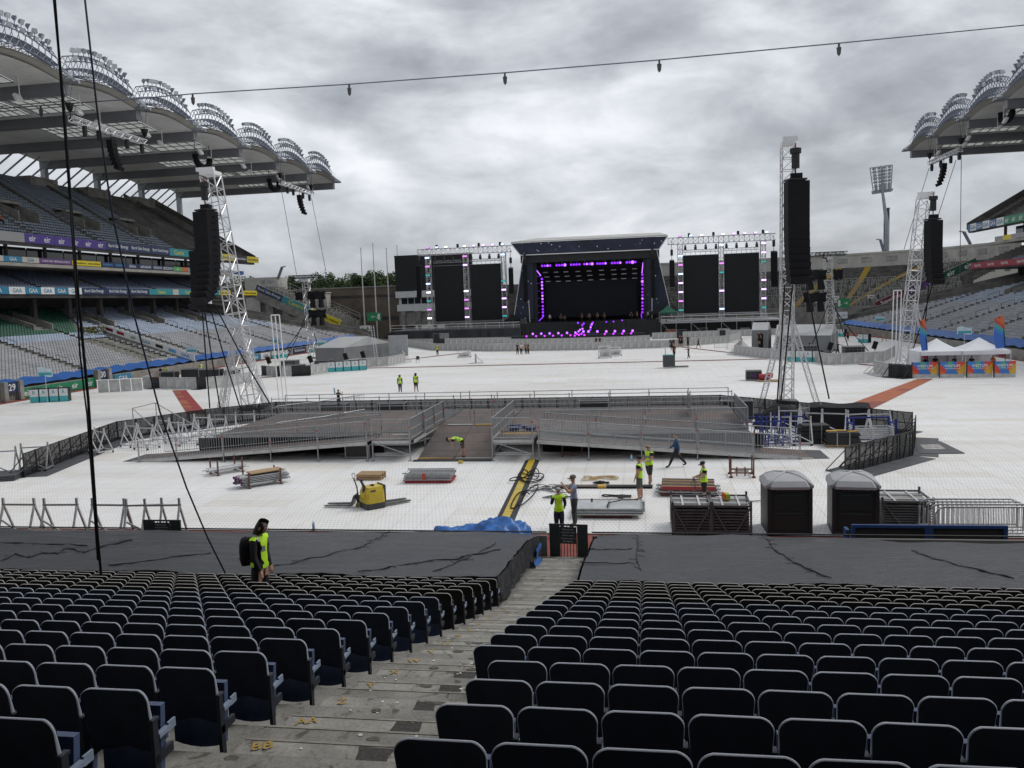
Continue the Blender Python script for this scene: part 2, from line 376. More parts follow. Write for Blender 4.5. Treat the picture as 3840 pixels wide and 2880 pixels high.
for i in range(64):       # trodden gum and spills on the treads
    k = rg.randint(-1, 13); hf = rg.random() < .5; y0 = rowY(k) - .12; zt = treadz(k) + (RH / 2 if hf else 0) + .0052; yy = y0 + (rg.uniform(.28, .36) if hf else rg.uniform(.68, .77)); xx = rg.uniform(AX0 + .15, AX1 - .15); gum = i % 3; r0 = rg.uniform(.010, .02) if gum else rg.uniform(.04, .09)
    b = MB(); b.add([(xx + r0 * (1 + rg.uniform(-.3, .3)) * math.cos(t), yy + min(r0, .035) * (1 + rg.uniform(-.3, .3)) * math.sin(t), zt + .001 * gum) for t in np.arange(0, 6.2, .7)], [tuple(range(9))]); b.build('gum_spot' if gum else 'spill_stain', MGUM if gum else MSTN, ns)
# the upper tier above and behind the camera, which keeps the foreground in shade
b = MB()
for k in range(0, 12):
    b.b2((-70, -26 + 2.2 * k - .004, 22.5 - 1.0 * k), (60, -26 + 2.2 * (k + 1), 24.0 - 1.0 * k))
b.b2((-70, -26, 9.6), (60, -25, 23.4)); b.b2((-70, 0.4, 11.9), (60, 5.2, 12.5)); b.b2((-70, 4.8, 12.5), (60, 5.2, 13.6))
b.b2((-70, -25.0, 9.6), (60, -8.0, 10.1))
for x in (-48, -32, -16, 16, 32, 48):
    b.b2((x - .5, -9, 5.5), (x + .5, -8, 18.0))
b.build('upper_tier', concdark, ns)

# ---------------------------------------------------------------- tip-up seats
SEATW = 0.49
def seat_outline(n=7, w=.231, h0=.36, h1=.80, r=.072):
    pts = [(-w * .93, h0)]
    for i in range(n + 1):
        t = math.pi - math.pi / 2 * i / n; pts.append((-w + r + r * math.cos(t), h1 - r + r * math.sin(t)))
    for i in range(n + 1):
        t = math.pi / 2 - math.pi / 2 * i / n; pts.append((w - r + r * math.cos(t), h1 - r + r * math.sin(t)))
    pts.append((w * .93, h0)); return pts
def seat_y(x, z):    # curved shell, leaning back at the top
    return 0.035 - 0.14 * (z - .36) + 0.10 * (1 - (x / .225) ** 2) * 0.45 - .02 * max(0, z - .74) * 4
def seat_meshes(shell, rimm, panm, legm, brm):
    res = {}
    ol = seat_outline()
    b = MB(); b.smooth = True
    cen = [(x * .5, .36 + (z - .36) * .5) for x, z in ol]; inn = [(x * .05, .38 + (z - .36) * .1) for x, z in ol]
    rings = [ol, [(x * .8, .36 + (z - .36) * .82) for x, z in ol], cen, inn]
    n = len(ol)
    for off, flip in ((0.0, False), (0.022, True)):
        vs = [(x, seat_y(x, z) + off, z) for rg in rings for x, z in rg]
        fs = []
        for q in range(len(rings) - 1):
            for i in range(n - 1):
                f = (q * n + i, q * n + i + 1, (q + 1) * n + i + 1, (q + 1) * n + i); fs.append(f if flip else f[::-1])
        fs.append(tuple(3 * n + i for i in range(n))[::(1 if flip else -1)])
        b.add(vs, fs)
    vs = [(x, seat_y(x, z) + o, z) for o in (0, .022) for x, z in ol]
    b.add(vs, [(i, i + 1, n + i + 1, n + i) for i in range(n - 1)])
    res['backrest'] = (b, shell)
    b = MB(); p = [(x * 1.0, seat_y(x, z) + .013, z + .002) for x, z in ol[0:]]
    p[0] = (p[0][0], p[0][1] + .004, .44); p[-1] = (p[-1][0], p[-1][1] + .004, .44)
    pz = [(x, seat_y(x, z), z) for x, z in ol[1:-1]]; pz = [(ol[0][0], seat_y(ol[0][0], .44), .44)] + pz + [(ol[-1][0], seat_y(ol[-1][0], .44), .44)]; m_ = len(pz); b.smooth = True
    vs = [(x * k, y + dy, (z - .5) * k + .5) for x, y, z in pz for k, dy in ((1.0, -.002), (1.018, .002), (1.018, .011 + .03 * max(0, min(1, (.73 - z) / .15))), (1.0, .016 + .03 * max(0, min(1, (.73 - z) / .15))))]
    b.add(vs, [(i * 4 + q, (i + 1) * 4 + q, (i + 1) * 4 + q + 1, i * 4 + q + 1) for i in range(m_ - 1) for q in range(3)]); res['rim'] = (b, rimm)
    b = MB(); b.smooth = True        # tipped-up pan with a rounded lower edge that shows below the back
    def pan(u, v):
        x = (u - .5) * .43; z = .17 + v * .46; lo = .035 * (1 - (2 * u - 1) ** 2)
        return (x * (1 - .06 * (1 - v)), .105 + .035 * v, z - lo * (1 - v))
    b.grid(pan, 6, 4); b.grid(lambda u, v: Vector(pan(1 - u, v)) + Vector((0, .05, 0)), 6, 4)
    for u in (0, 1):
        b.grid(lambda s, v: Vector(pan(u, v)) + Vector((0, .05 * (s if u else 1 - s), 0)), 1, 4)
    b.grid(lambda u, s: Vector(pan(u, 1)) + Vector((0, .05 * s, 0)), 6, 1); b.grid(lambda u, s: Vector(pan(u, 0)) + Vector((0, .05 * (1 - s), 0)), 6, 1)
    res['seat_pan'] = (b, panm)
    b = MB(); b.b2((.222, -.005, 0), (.248, .05, .60)); b.b2((.222, .0, .30), (.248, .20, .36)); b.b2((.205, .0, .0), (.262, .14, .012)); b.b2((.2155, -.012, .585), (.2545, .06, .605))
    res['leg'] = (b, legm)
    b = MB(); b.b2((.217, .052, .455), (.2535, .17, .485)); b.b2((.2285, .17, .44), (.2425, .25, .50))
    res['arm_bracket'] = (b, brm)
    return res
MS = {'navy': M('navy_seat_plastic', (0.013, 0.018, 0.038), 0.5, 0, 0.3, 6, spec=0.3), 'blk': M('black_seat_plastic', (0.0075, 0.007, 0.007), 0.55, 0, 0.3, 6, spec=0.3)}
MRIM = {'navy': M('skylit_blue_rim', (0.38, 0.41, 0.47), 0.6, 0, 0.15, 8), 'blk': M('skylit_grey_rim', (0.40, 0.385, 0.36), 0.6, 0, 0.15, 8)}  # sky light along the seat edges, put into the pale rim colour
MPAN = {'navy': M('blue_seat_pan', (0.055, 0.08, 0.16), 0.5, 0, 0.25, 6), 'blk': M('dark_seat_pan', (0.02, 0.02, 0.024), 0.55, 0, 0.25, 6)}
MLEG = M('seat_leg_metal', (0.016, 0.02, 0.03), 0.5, 0.3, 0.3, 10); MBRK = M('blue_grey_bracket', (0.20, 0.25, 0.33), 0.6, 0.0, 0.2, 10)
SD = {}
for c in ('navy', 'blk'):
    SD[c] = {}
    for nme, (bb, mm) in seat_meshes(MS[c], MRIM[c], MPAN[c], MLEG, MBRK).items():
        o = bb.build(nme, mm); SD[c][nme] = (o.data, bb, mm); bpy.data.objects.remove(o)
def topx(p):
    v = Vector(p) - CAMP; q = Vector((v.dot(rt), v.dot(dn), v.dot(fw)))
    return (PCX + PF * q.x / q.z, PCY + PF * q.y / q.z) if q.z > .1 else (-1e6, -1e6)
seats = []
for k in range(-3, 17):
    xr = -1.26 if k <= 3 else -1.55
    for side in ('left', 'right'):
        for n in range(60):
            x = (xr + SEATW * (n + .5)) if side == 'right' else (-3.10 - SEATW * (n + .5))
            P = Vector((x, rowY(k), treadz(k)))
            px, py = topx(P + Vector((0, 0, .8)))
            if -900 < px < 5400 and 0 < py < 3100: seats.append(((P - CAMP).length + (0 if -90 < px < 3930 and py < 2960 else 1000), side, k, n, P))
seats.sort(key=lambda s: s[0])
kmin = {s: min(q[2] for q in seats if q[1] == s and q[0] < 1000) for s in ('left', 'right')}
far = {c: {p: MB() for p in SD['navy']} for c in ('navy', 'blk')}
for idx, (d, side, k, n, P) in enumerate(seats):
    c = 'navy' if k <= 10 else 'blk'
    tilt = rnd.uniform(-.012, .012)
    if idx < 300:
        lab = f"{'navy' if c == 'navy' else 'black'} tip-up seat, {ordn(n + 1)} from the aisle, {ordn(k - kmin[side] + 1)} row from the bottom edge, {side} block"
        s = thing('stadium_seat', lab, 'seat', P, tilt, f"tip-up seats {side} of the aisle")
        for pn, (data, bb, mm) in SD[c].items():
            link(pn, data, s)
    else:
        for pn, (data, bb, mm) in SD[c].items():
            far[c][pn].cur = 0
            far[c][pn].add([(v[0] + P.x, v[1] + P.y, v[2] + P.z) for v in bb.v], bb.f); far[c][pn].sm[-len(bb.f):] = bb.sm
fs_all = MB(); mats_all = []
for c in far:
    for pn, bb in far[c].items():
        if not bb.v: continue
        mats_all.append(SD[c][pn][2]); fs_all.cur = len(mats_all) - 1
        n0 = len(fs_all.f); fs_all.add(bb.v, bb.f); fs_all.sm[n0:] = bb.sm
o = fs_all.build('stadium_seats', mats_all); tag(o, 'far rows of black tip-up seats before the dark tarpaulins', 'seats', kind='stuff')
print('SEATS', len(seats))

# ---------------------------------------------------------------- tarpaulins over the front rows
def tarp_mat(name, col):
    m = bpy.data.materials.new(name); m.use_nodes = True; t = m.node_tree; bs = t.nodes['Principled BSDF']
    geo = nn(t, 'ShaderNodeNewGeometry'); P = geo.outputs['Position']
    n = noise(t, P, 0.5, 5, 0.6, 0.2, (0, 0, 0), (0.5, 1.4, 1)); w = noise(t, P, 5, 5, 0.7, 1.0, (0, 0, 0), (0.35, 1.6, 1))
    c = ramp(t, n, [(0.3, tuple(x * .8 for x in col)), (0.7, tuple(x * 1.2 for x in col))])
    t.links.new(c, bs.inputs['Base Color']); bs.inputs['Roughness'].default_value = 0.37; bs.inputs['Specular IOR Level'].default_value = 0.6
    bu = nn(t, 'ShaderNodeBump'); bu.inputs['Strength'].default_value = 0.8; bu.inputs['Distance'].default_value = 0.07
    t.links.new(w, bu.inputs['Height']); t.links.new(bu.outputs[0], bs.inputs['Normal'])
    return m
MTARP = tarp_mat('black_tarpaulin', (0.023, 0.0245, 0.029)); MFOLD = M('tarpaulin_fold', (0.008, 0.008, 0.010), 0.6, 0, 0.3, 3)
from mathutils import noise as mnoise
def hz(x, y, s=1.0, a=1.0): return mnoise.noise(Vector((x * s, y * s, 1.3))) * a
def tarp_z(x, y):
    t = (y - 17.1) / 7.2
    z = 1.985 - 1.10 * t + 0.10 * math.sin(math.pi * t)
    return z + .09 * hz(x, y, .5) + .035 * hz(x * .35, y, 2.2) + .022 * abs(math.sin(y * 3.93)) + .012 * hz(x, y, 4.5)
def tarp(name, label, x0, x1, yfar, edge='none'):
    th = thing(name, label, 'tarpaulin', ((x0 + x1) / 2, 20.5, 1.3))
    b = MB(); nx = max(10, int((x1 - x0) / .16)); ny = 52
    def f(u, v):
        x = x0 + (x1 - x0) * u; y0 = 17.08 + .10 * hz(x, 3, .8) + .03 * math.sin(x * 2 * math.pi / .49); y1 = yfar(x)
        y = y0 + (y1 - y0) * v
        return (x, y, tarp_z(x, y))
    b.grid(f, nx, ny); b.build('tarp_sheet', MTARP, th)
    b = MB()       # the near hem hanging over the last covered seats, scalloped between seat backs
    def hem(u, v):
        x = x0 + (x1 - x0) * u; p = Vector(f(u, 0)); dr = .34 + .08 * hz(x, 0, 1.3) + .03 * math.cos(x * 2 * math.pi / .49)
        return p + Vector((0, -.02 + .05 * v + .015 * math.sin(x * 25), -dr * v))
    b.grid(lambda u, v: hem(1 - u, v), nx, 3); b.build('tarp_hem', MFOLD, th)
    def side(xe, sgn):
        bb = MB()
        def fn(u, v):
            y = 17.1 + 7.1 * u
            return (xe + sgn * (.05 + .09 * v + .035 * math.sin(y * 8 + 2 * v) * v), y, tarp_z(xe, y) - v * (.5 + .10 * math.sin(y * 7.85)))
        bb.grid(fn if sgn > 0 else (lambda u, v: fn(1 - u, v)), 70, 4); bb.build('tarp_side', MTARP, th)
    if edge == 'right': side(x1, 1)
    if edge == 'left': side(x0, -1)
    return th
def seam(th, pts, w=.05):
    """a rope-laced overlap: ragged dark ridge following photograph points on the sheet"""
    P = []
    for px, py in pts:
        y = 20.0
        for _ in range(12):
            p = aY(px, py, y); d = tarp_z(p.x, y) - p.z; y -= d * 2.2
        P.append(Vector((p.x, y, tarp_z(p.x, y))))
    q = []; 
    for a, c in zip(P, P[1:]):
        n = max(2, int((c - a).length / .16))
        for i in range(n):
            s = a.lerp(c, i / n); s = Vector((s.x + rnd.uniform(-.02, .02), s.y + rnd.uniform(-.012, .012), 0)); s.z = tarp_z(s.x, s.y) + rnd.uniform(.005, .028); q.append(s)
    if len(q) > 2:
        b = MB(); w *= .42; b.path(q, [rnd.uniform(.006, w) for _ in q], 5)
        for s in q[::3]:
            a = rnd.uniform(0, 6.28); e = s + Vector((math.cos(a) * .2, math.sin(a) * .2, .0)); e.z = tarp_z(e.x, e.y) + .012
            b.tube(s, e, .007, 4)
        b.build('tarp_seam', MFOLD, th)
tl = tarp('tarpaulin_sheet', 'large black tarpaulin over the front seats left of the aisle', -27, -3.25, lambda x: 24.3 - .2 * max(0, -12 - x) * .2, 'right')
def Zs(x0, y0, s, pts): return [(x0 + x / s, y0 + y / s) for x, y in pts]
seam(tl, Zs(900, 1400, 2.212, [(200, 1630), (400, 1590), (700, 1520), (1000, 1450), (1130, 1370), (1200, 1325), (1260, 1310)]))
seam(tl, Zs(900, 1400, 2.212, [(1600, 1645), (1760, 1590), (1960, 1500), (2110, 1420), (2130, 1400)]))
seam(tl, Zs(900, 1400, 2.212, [(980, 1650), (1180, 1625), (1360, 1590), (1560, 1560), (1800, 1545), (2000, 1500), (2200, 1460)]), .07)
seam(tl, Zs(0, 1400, 2.212, [(900, 1595), (1100, 1575), (1300, 1550), (1600, 1510), (1800, 1480)]), .06)
seam(tl, Zs(0, 1400, 2.212, [(0, 1560), (130, 1500), (250, 1530), (350, 1490), (480, 1500), (560, 1455), (700, 1490), (800, 1455), (960, 1415), (1130, 1385)]), .14)
seam(tl, Zs(0, 1400, 2.212, [(0, 1410), (300, 1415), (560, 1420), (760, 1440)]), .06)
seam(tl, Zs(0, 1400, 2.212, [(2080, 1400), (2200, 1360)]), .06)
tr = tarp('tarpaulin_sheet', 'black tarpaulin over the front seats right of the aisle', -1.42, 15.5, lambda x: 24.3 - max(0, min(1, (x - 4.6) / 4)) * 1.35, 'left')
seam(tr, Zs(1800, 1400, 2.212, [(1310, 1340), (1308, 1420), (1300, 1500), (1310, 1580), (1340, 1650)]), .04)
seam(tr, Zs(1800, 1400, 2.212, [(880, 1460), (1000, 1465), (1140, 1465), (1300, 1450)]), .05)
seam(tr, Zs(1800, 1400, 2.212, [(820, 1570), (960, 1580), (1120, 1580), (1300, 1570)]), .05)
seam(tr, Zs(2700, 1400, 1.940, [(330, 1195), (400, 1290), (520, 1370), (640, 1430), (760, 1480), (850, 1510)]), .05)
seam(tr, Zs(2700, 1400, 1.940, [(1390, 1290), (1520, 1340), (1700, 1390), (1900, 1440), (2080, 1480), (2212, 1510)]), .06)
# ================================================================ the two long grandstands
MSB = M('pale_blue_seat', (0.31, 0.37, 0.47), 0.5, 0, 0.15, 0.4); MSG = M('weathered_grey_seat', (0.29, 0.295, 0.31), 0.55, 0, 0.2, 0.4)
MSN = M('slate_blue_seat', (0.26, 0.305, 0.375), 0.5, 0, 0.2, 0.4); MSGR = M('dark_green_seat', (0.012, 0.085, 0.05), 0.5, 0, 0.25, 0.4)
MSD = M('deep_blue_seat', (0.13, 0.16, 0.235), 0.5, 0, 0.2, 0.4)
MROOF = M('roof_lining', (0.30, 0.30, 0.29), 0.7, 0, 0.12, 0.3); MLIP = M('cream_roof_lip', (0.40, 0.39, 0.355), 0.55, 0, 0.1, 0.5)
MBEAM = M('grey_roof_beam', (0.17, 0.175, 0.19), 0.5, 0, 0.15, 0.3); MPIPE = M('pale_grey_pipe', (0.33, 0.35, 0.38), 0.45, 0.1, 0.1, 1)
MFRAME = M('blue_grey_frame', (0.16, 0.185, 0.24), 0.5, 0.2, 0.15, 1); MLAMP = M('floodlight_glass', (0.55, 0.58, 0.62), 0.15, 0.3, 0.15, 2)
MGLASS = M('dark_box_glass', (0.02, 0.025, 0.03), 0.08, 0, 0.2, 0.2, spec=0.8)
def skylight_mat():
    m = bpy.data.materials.new('translucent_roof_sheet'); m.use_nodes = True; t = m.node_tree; b0 = t.nodes['Principled BSDF']
    b0.inputs['Base Color'].default_value = (0.5, 0.51, 0.48, 1); b0.inputs['Roughness'].default_value = 0.5
    tr = nn(t, 'ShaderNodeBsdfTranslucent'); tr.inputs[0].default_value = (0.36, 0.37, 0.34, 1); mxs = nn(t, 'ShaderNodeMixShader'); mxs.inputs[0].default_value = 0.75
    t.links.new(b0.outputs[0], mxs.inputs[1]); t.links.new(tr.outputs[0], mxs.inputs[2]); t.links.new(mxs.outputs[0], t.nodes['Material Output'].inputs[0])
    return m
MSKY = skylight_mat()
def corr_mat(name, col):
    m = bpy.data.materials.new(name); m.use_nodes = True; t = m.node_tree; bs = t.nodes['Principled BSDF']
    geo = nn(t, 'ShaderNodeNewGeometry'); sp = nn(t, 'ShaderNodeSeparateXYZ'); t.links.new(geo.outputs['Position'], sp.inputs[0])
    w = mth(t, 'SINE', mth(t, 'MULTIPLY', sp.outputs[1], 14.0)); n = noise(t, geo.outputs['Position'], 0.2, 4)
    t.links.new(ramp(t, n, [(0.3, tuple(c * .85 for c in col)), (0.7, tuple(c * 1.12 for c in col))]), bs.inputs['Base Color']); bs.inputs['Roughness'].default_value = 0.6
    bu = nn(t, 'ShaderNodeBump'); bu.inputs['Strength'].default_value = 0.6; bu.inputs['Distance'].default_value = 0.05
    t.links.new(w, bu.inputs['Height']); t.links.new(bu.outputs[0], bs.inputs['Normal']); return m
MCORR = corr_mat('corrugated_roof_deck', (0.80, 0.79, 0.76))
CLR = {}
def flat(name, col):
    if name not in CLR: CLR[name] = M('board_' + name, col, 0.45, 0, 0.04, 1.0)
    return CLR[name]
flat('purple', (0.075, 0.04, 0.24)); flat('navy', (0.018, 0.035, 0.10)); flat('teal', (0.03, 0.27, 0.30)); flat('white', (0.72, 0.73, 0.72)); flat('yellow', (0.70, 0.56, 0.02))
flat('black', (0.015, 0.015, 0.015)); flat('gaablue', (0.03, 0.20, 0.33)); flat('blue', (0.03, 0.10, 0.28)); flat('green', (0.01, 0.20, 0.09)); flat('dkgreen', (0.004, 0.075, 0.045)); flat('red', (0.30, 0.02, 0.04)); flat('maroon', (0.14, 0.012, 0.03)); flat('grey', (0.30, 0.30, 0.30)); flat('mauve', (0.12, 0.05, 0.18)); flat('cream', (0.50, 0.48, 0.42)); flat('orange', (0.6, 0.13, 0.04)); flat('lime', (0.10, 0.36, 0.10)); flat('sky', (0.1, 0.35, 0.6))

def seat_block(name, rows, parent, m, sgn):
    """rows: list of (X, z, [y positions]); every seat a shaped back and pan"""
    bx = np.array([(x, y, z) for x in (-.02, .03) for y in (-.21, .21) for z in (0.18, .47)]); bx[:, 0] += .18 + np.where(bx[:, 2] > .3, .06, 0)
    pn = np.array([(x, y, z) for x in (-.20, .17) for y in (-.20, .20) for z in (.13, .19)]); pn[:, 2] += np.where(pn[:, 0] < 0, .03, 0)
    base = np.vstack([bx, pn]); base[:, 0] *= sgn
    q = [(0, 1, 3, 2), (4, 6, 7, 5), (0, 4, 5, 1), (2, 3, 7, 6), (1, 5, 7, 3)]
    fc = np.array([[i + o for i in f] for o in (0, 8) for f in q])
    if sgn < 0: fc = fc[:, ::-1]
    P = np.array([(X, y, z) for X, z, ys in rows for y in ys])
    if not len(P): return None
    V = (P[:, None, :] + base[None]).reshape(-1, 3); Fc = (fc[None] + (np.arange(len(P)) * 16)[:, None, None]).reshape(-1, 4)
    me = bpy.data.meshes.new(name); me.vertices.add(len(V)); me.vertices.foreach_set('co', V.astype(np.float32).ravel())
    me.loops.add(Fc.size); me.loops.foreach_set('vertex_index', Fc.astype(np.int32).ravel())
    me.polygons.add(len(Fc)); me.polygons.foreach_set('loop_start', np.arange(0, Fc.size, 4, dtype=np.int32))
    me.materials.append(m); me.update(calc_edges=True); me.transform(parent_world(parent).inverted())
    o = link(name, me, parent); o['kind'] = 'stuff'; return o
def board_on(parent, X, sgn, y0, y1, z0, z1, bgc, txt=None, tc='white', nrep=1, name='hoarding_board', th=.12, txtw=.84, txth=.62):
    b = MB(); b.b2((X, min(y0, y1) + .02, z0), (X + sgn * th, max(y0, y1) - .02, z1)); o = b.build(name, flat(bgc, (.5, .5, .5)), parent)
    if txt:
        w = abs(y1 - y0) / nrep; d = 1 if sgn < 0 else -1; ux = Vector((0, d, 0)); a = min(y0, y1)
        for i in range(nrep):
            text_on(txt, (X - sgn * .0, a + w * (i + .5), (z0 + z1) / 2), ux, (0, 0, 1), w * txtw, (z1 - z0) * txth, flat(tc, (.5, .5, .5)), o, off=.02)
    return o
def lamp_mesh():
    b = MB(); b.cur = 0
    b.tube((0, 0, 0), (0, 0, .42), .045, 6); b.box((0, 0, .45), (.10, .62, .06)); b.box((0, .31, .60), (.05, .03, .34)); b.box((0, -.31, .60), (.05, .03, .34))
    m = Matrix.Rotation(R(28), 3, 'Y')
    fr = [m @ Vector((.20, y, z)) + Vector((0, 0, .68)) for y, z in ((-.28, -.30), (.28, -.30), (.28, .30), (-.28, .30))]
    bk = [m @ Vector((-.22, y, z)) + Vector((0, 0, .68)) for y, z in ((-.14, -.14), (.14, -.14), (.14, .14), (-.14, .14))]
    b.add(fr + bk, [(4, 5, 1, 0), (5, 6, 2, 1), (6, 7, 3, 2), (7, 4, 0, 3), (7, 6, 5, 4)]); b.cur = 1; b.add(fr, [(0, 1, 2, 3)])
    o = b.build('floodlight', [MFRAME, MLAMP]); d = o.data; bpy.data.objects.remove(o); return d
LAMPD = lamp_mesh()
def grandstand(sgn, Xw, uh, ur, ub, YA, label, roofY, zroof, bay, seatsY, upY, first_bay):
    X = lambda u: Xw + sgn * u
    st = thing('grandstand', label, 'grandstand', (X(20), 110, 0))
    # ---- lower tier
    NR, RD_, RH_ = 31, .84, .275; U = lambda r: .9 + RD_ * r; ZL = lambda r: 1.05 + RH_ * r
    def yend(r): return 140 + 40 * (1 - U(r) / 27.0)
    b = MB()
    for r in range(NR):
        x0, x1 = sorted((X(U(r) - .42), X(U(r) + .42))); b.b2((x0, YA, -.3), (x1, yend(r), ZL(r)))
    b.build('lower_tier', concrete, st)
    # dark concrete lane running down along the open end of the lower tier
    b = MB(); ln = []
    for i in range(13):
        t = i / 12; u = 27.2 - 26.6 * t; y = 140 + 40 * t * .985; ln.append((u, y, 1.05 + .3275 * (u - .9)))
    for (u0, y0, z0), (u1, y1, z1) in zip(ln, ln[1:]):
        for k, (da, db, dz) in enumerate(((.1, 2.6, .25), (2.6, 3.1, 1.1), (3.1, 5.6, .55), (5.6, 6.0, 1.5))):
            b.slab([(X(u0), y0 + da, z0 + dz), (X(u1), y1 + da, z1 + dz), (X(u1), y1 + db, z1 + dz), (X(u0), y0 + db, z0 + dz)], (0, 0, -2.2 - dz))
    b.build('end_lane', concdark, st)
    aisles = [y for y in np.arange(46.5, 185, 13.3)]
    def ys(y0, y1, off=0.0, step=.5): return [y for y in np.arange(y0 + off, y1, step) if min(abs(y - a - (off if False else 0)) for a in aisles) > .62]
    blk = {'g': [], 'b': [], 'gr': []}
    for r in range(2, NR):
        lo, hi = seatsY; hi = min(yend(r) - .4, 182)
        full = ys(lo, hi)
        if sgn < 0:
            # vomitory openings and the players' tunnel leave gaps
            full = [y for y in full if not (3 <= r <= 13 and 98.5 < y < 105.5) and not (19 <= r <= 26 and any(abs(y - v) < 1.6 for v in VOM))]
            if r >= 17:
                gr = [y for y in full if y < 103 + (r - 17) * .9]; blk['gr'].append((X(U(r)), ZL(r), gr)); full = [y for y in full if y >= 104 + (r - 17) * .9]
            blk['g' if r < 14 else 'b'].append((X(U(r)), ZL(r), full))
        else: blk['g' if r < 15 else 'b'].append((X(U(r)), ZL(r), full))
    seat_block('lower_seats', blk['g'], st, MSG, sgn); seat_block('lower_seats', blk['b'], st, MSB if sgn < 0 else MSN, sgn)
    if blk['gr']: seat_block('green_seats', blk['gr'], st, MSGR, sgn)
    # vomitory walls in the lower tier
    for v in VOM:
        b = MB(); ua, ubb = U(19), U(26)
        for dy in (-1.7, 1.7):
            b.slab([(X(ua), v + dy - .12, ZL(19) - .2), (X(ubb), v + dy - .12, ZL(26) - .2), (X(ubb), v + dy - .12, ZL(26) + .9), (X(ua), v + dy - .12, ZL(19) + .9)], (0, .24, 0))
        x0, x1 = sorted((X(ua), X(ubb))); b.b2((x0, v - 1.5, ZL(19) - .5), (x1, v + 1.5, ZL(19) - .2)); b.build('vomitory', concrete, st)
    # front wall and the strip of blue sheeting over the first rows
    b = MB(); x0, x1 = sorted((X(0), X(.3))); b.b2((x0, YA, -.3), (x1, 178, 1.05)); b.build('front_wall', concrete, st)
    b = MB()
    def sheet(u, v):
        y = seatsY[0] + (176 - seatsY[0]) * u; uu = .35 + 2.15 * v
        return (X(uu), y, 1.22 + .26 * uu + .12 * math.sin(y * 2.1 + v * 3) * .6 + .10 * hz(y, v * 3, 1.2))
    b.grid(sheet, 260, 3); b.build('seat_sheeting', blue, st)
    # handrails at every aisle
    b = MB()
    for a in aisles:
        for r in range(4, NR - 3, 4):
            if yend(r) < a + 1: continue
            b.tube((X(U(r)), a, ZL(r)), (X(U(r)), a, ZL(r) + 1.0), .03, 4); b.tube((X(U(r)), a, ZL(r) + 1.0), (X(U(r + 2)), a, ZL(r + 2) + 1.0), .03, 4); b.tube((X(U(r + 2)), a, ZL(r + 2)), (X(U(r + 2)), a, ZL(r + 2) + 1), .03, 4)
    b.build('handrails', dkgrey, st)['kind'] = 'stuff'
    # ---- mid tier, box level, upper tier shells
    YE = upY[1]
    b = MB()
    for r in range(11):
        x0, x1 = sorted((X(uh + .3 + .85 * r), X(uh + .3 + .85 * (r + 1)))); b.b2((x0, YA, 10.7 + .0 * r), (x1, YE - .3, 11.5 + .33 * r))
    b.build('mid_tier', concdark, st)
    seat_block('mid_seats', [(X(uh + .8 + .85 * r), 11.5 + .33 * r, ys(max(seatsY[0], YA), YE - 14)) for r in range(10)], st, MSD, sgn)
    b = MB(); x0, x1 = sorted((X(uh + 9.7), X(uh + 10.2))); b.b2((x0, YA, 8), (x1, YE - 6, 18)); x0, x1 = sorted((X(27.4), X(28))); b.b2((x0, YA, 0), (x1, 140, 12)); b.build('concourse_wall', M('dark_wall', (0.05, 0.05, 0.052), 0.9, 0, 0.3, 0.3), st)  # walls behind the tiers in one plain dark tone
    b = MB(); x0, x1 = sorted((X(uh + 1.0), X(uh + 12))); b.b2((x0, YA, 14.85), (x1, YE - 10, 15.2)); x0, x1 = sorted((X(uh + .6), X(uh + 1.15))); b.b2((x0, YA, 14.75), (x1, YE - 9, 15.18)); b.build('box_floor', M('pale_soffit', (0.34, 0.32, 0.28), 0.8, 0, 0.2, 0.4), st)
    for y in np.arange(YA + 3, YE - 12, 3.6):
        b = MB(); xx = X(uh + 3.2); b.b2((min(xx, xx + sgn * .06), y, 15.3), (max(xx, xx + sgn * .06), y + 3.42, 17.45)); b.build('box_window', MGLASS, st)
    for y in np.arange(YA + 3, YE - 8, 7.1):
        b = MB(); xx = X(uh + 5); b.b2((min(xx, xx + sgn * .7), y - .35, 4), (max(xx, xx + sgn * .7), y + .35, 11)); b.build('column', concdark, st); b = MB(); b.b2((min(X(uh + 2.6), X(uh + 3)), y - .15, 15.2), (max(X(uh + 2.6), X(uh + 3)), y + .15, 17.7))
        b.build('column', concdark, st)
    NU, DU, HU = 27, .82, .485; ZU = lambda r: 18.3 + HU * r
    b = MB()
    for r in range(NU):
        x0, x1 = sorted((X(uh + .3 + DU * r), X(uh + .3 + DU * (r + 1)))); b.b2((x0, YA, ZU(r) - .9), (x1, YE, ZU(r)))
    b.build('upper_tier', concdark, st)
    # parapet that closes the open end of the upper tier, and its sloping fascia
    b = MB(); n0, n1 = (X(uh + .1), X(uh + .3 + DU * NU))
    b.slab([(n0, YE, ZU(0) - .3), (n0, YE, ZU(0) + .9), (n1, YE, ZU(NU) + .9), (n1, YE, ZU(NU) - 1.6)], (0, .35, 0))
    b.slab([(n0, YE - 9, ZU(0) - .3), (n0, YE - 9, ZU(0) + .55), (n1, YE - 9, ZU(NU) + .55), (n1, YE - 9, ZU(NU) - .5)], (0, .25, 0)); b.build('end_parapet', concdark, st)
    upv = [y for y in np.arange(YE - 29, YA, -13.3)]
    rows = []
    for r in range(NU - 1):
        yy = ys(max(seatsY[0] + 6, YA), upY[0] - max(0, (NU - r)) * -.0)
        if 6 <= r <= 11: yy = [y for y in yy if not any(-3.2 < y - v < 1.2 for v in upv)]
        rows.append((X(uh + .75 + DU * r), ZU(r), yy))
    seat_block('upper_seats', rows, st, MSN, sgn)
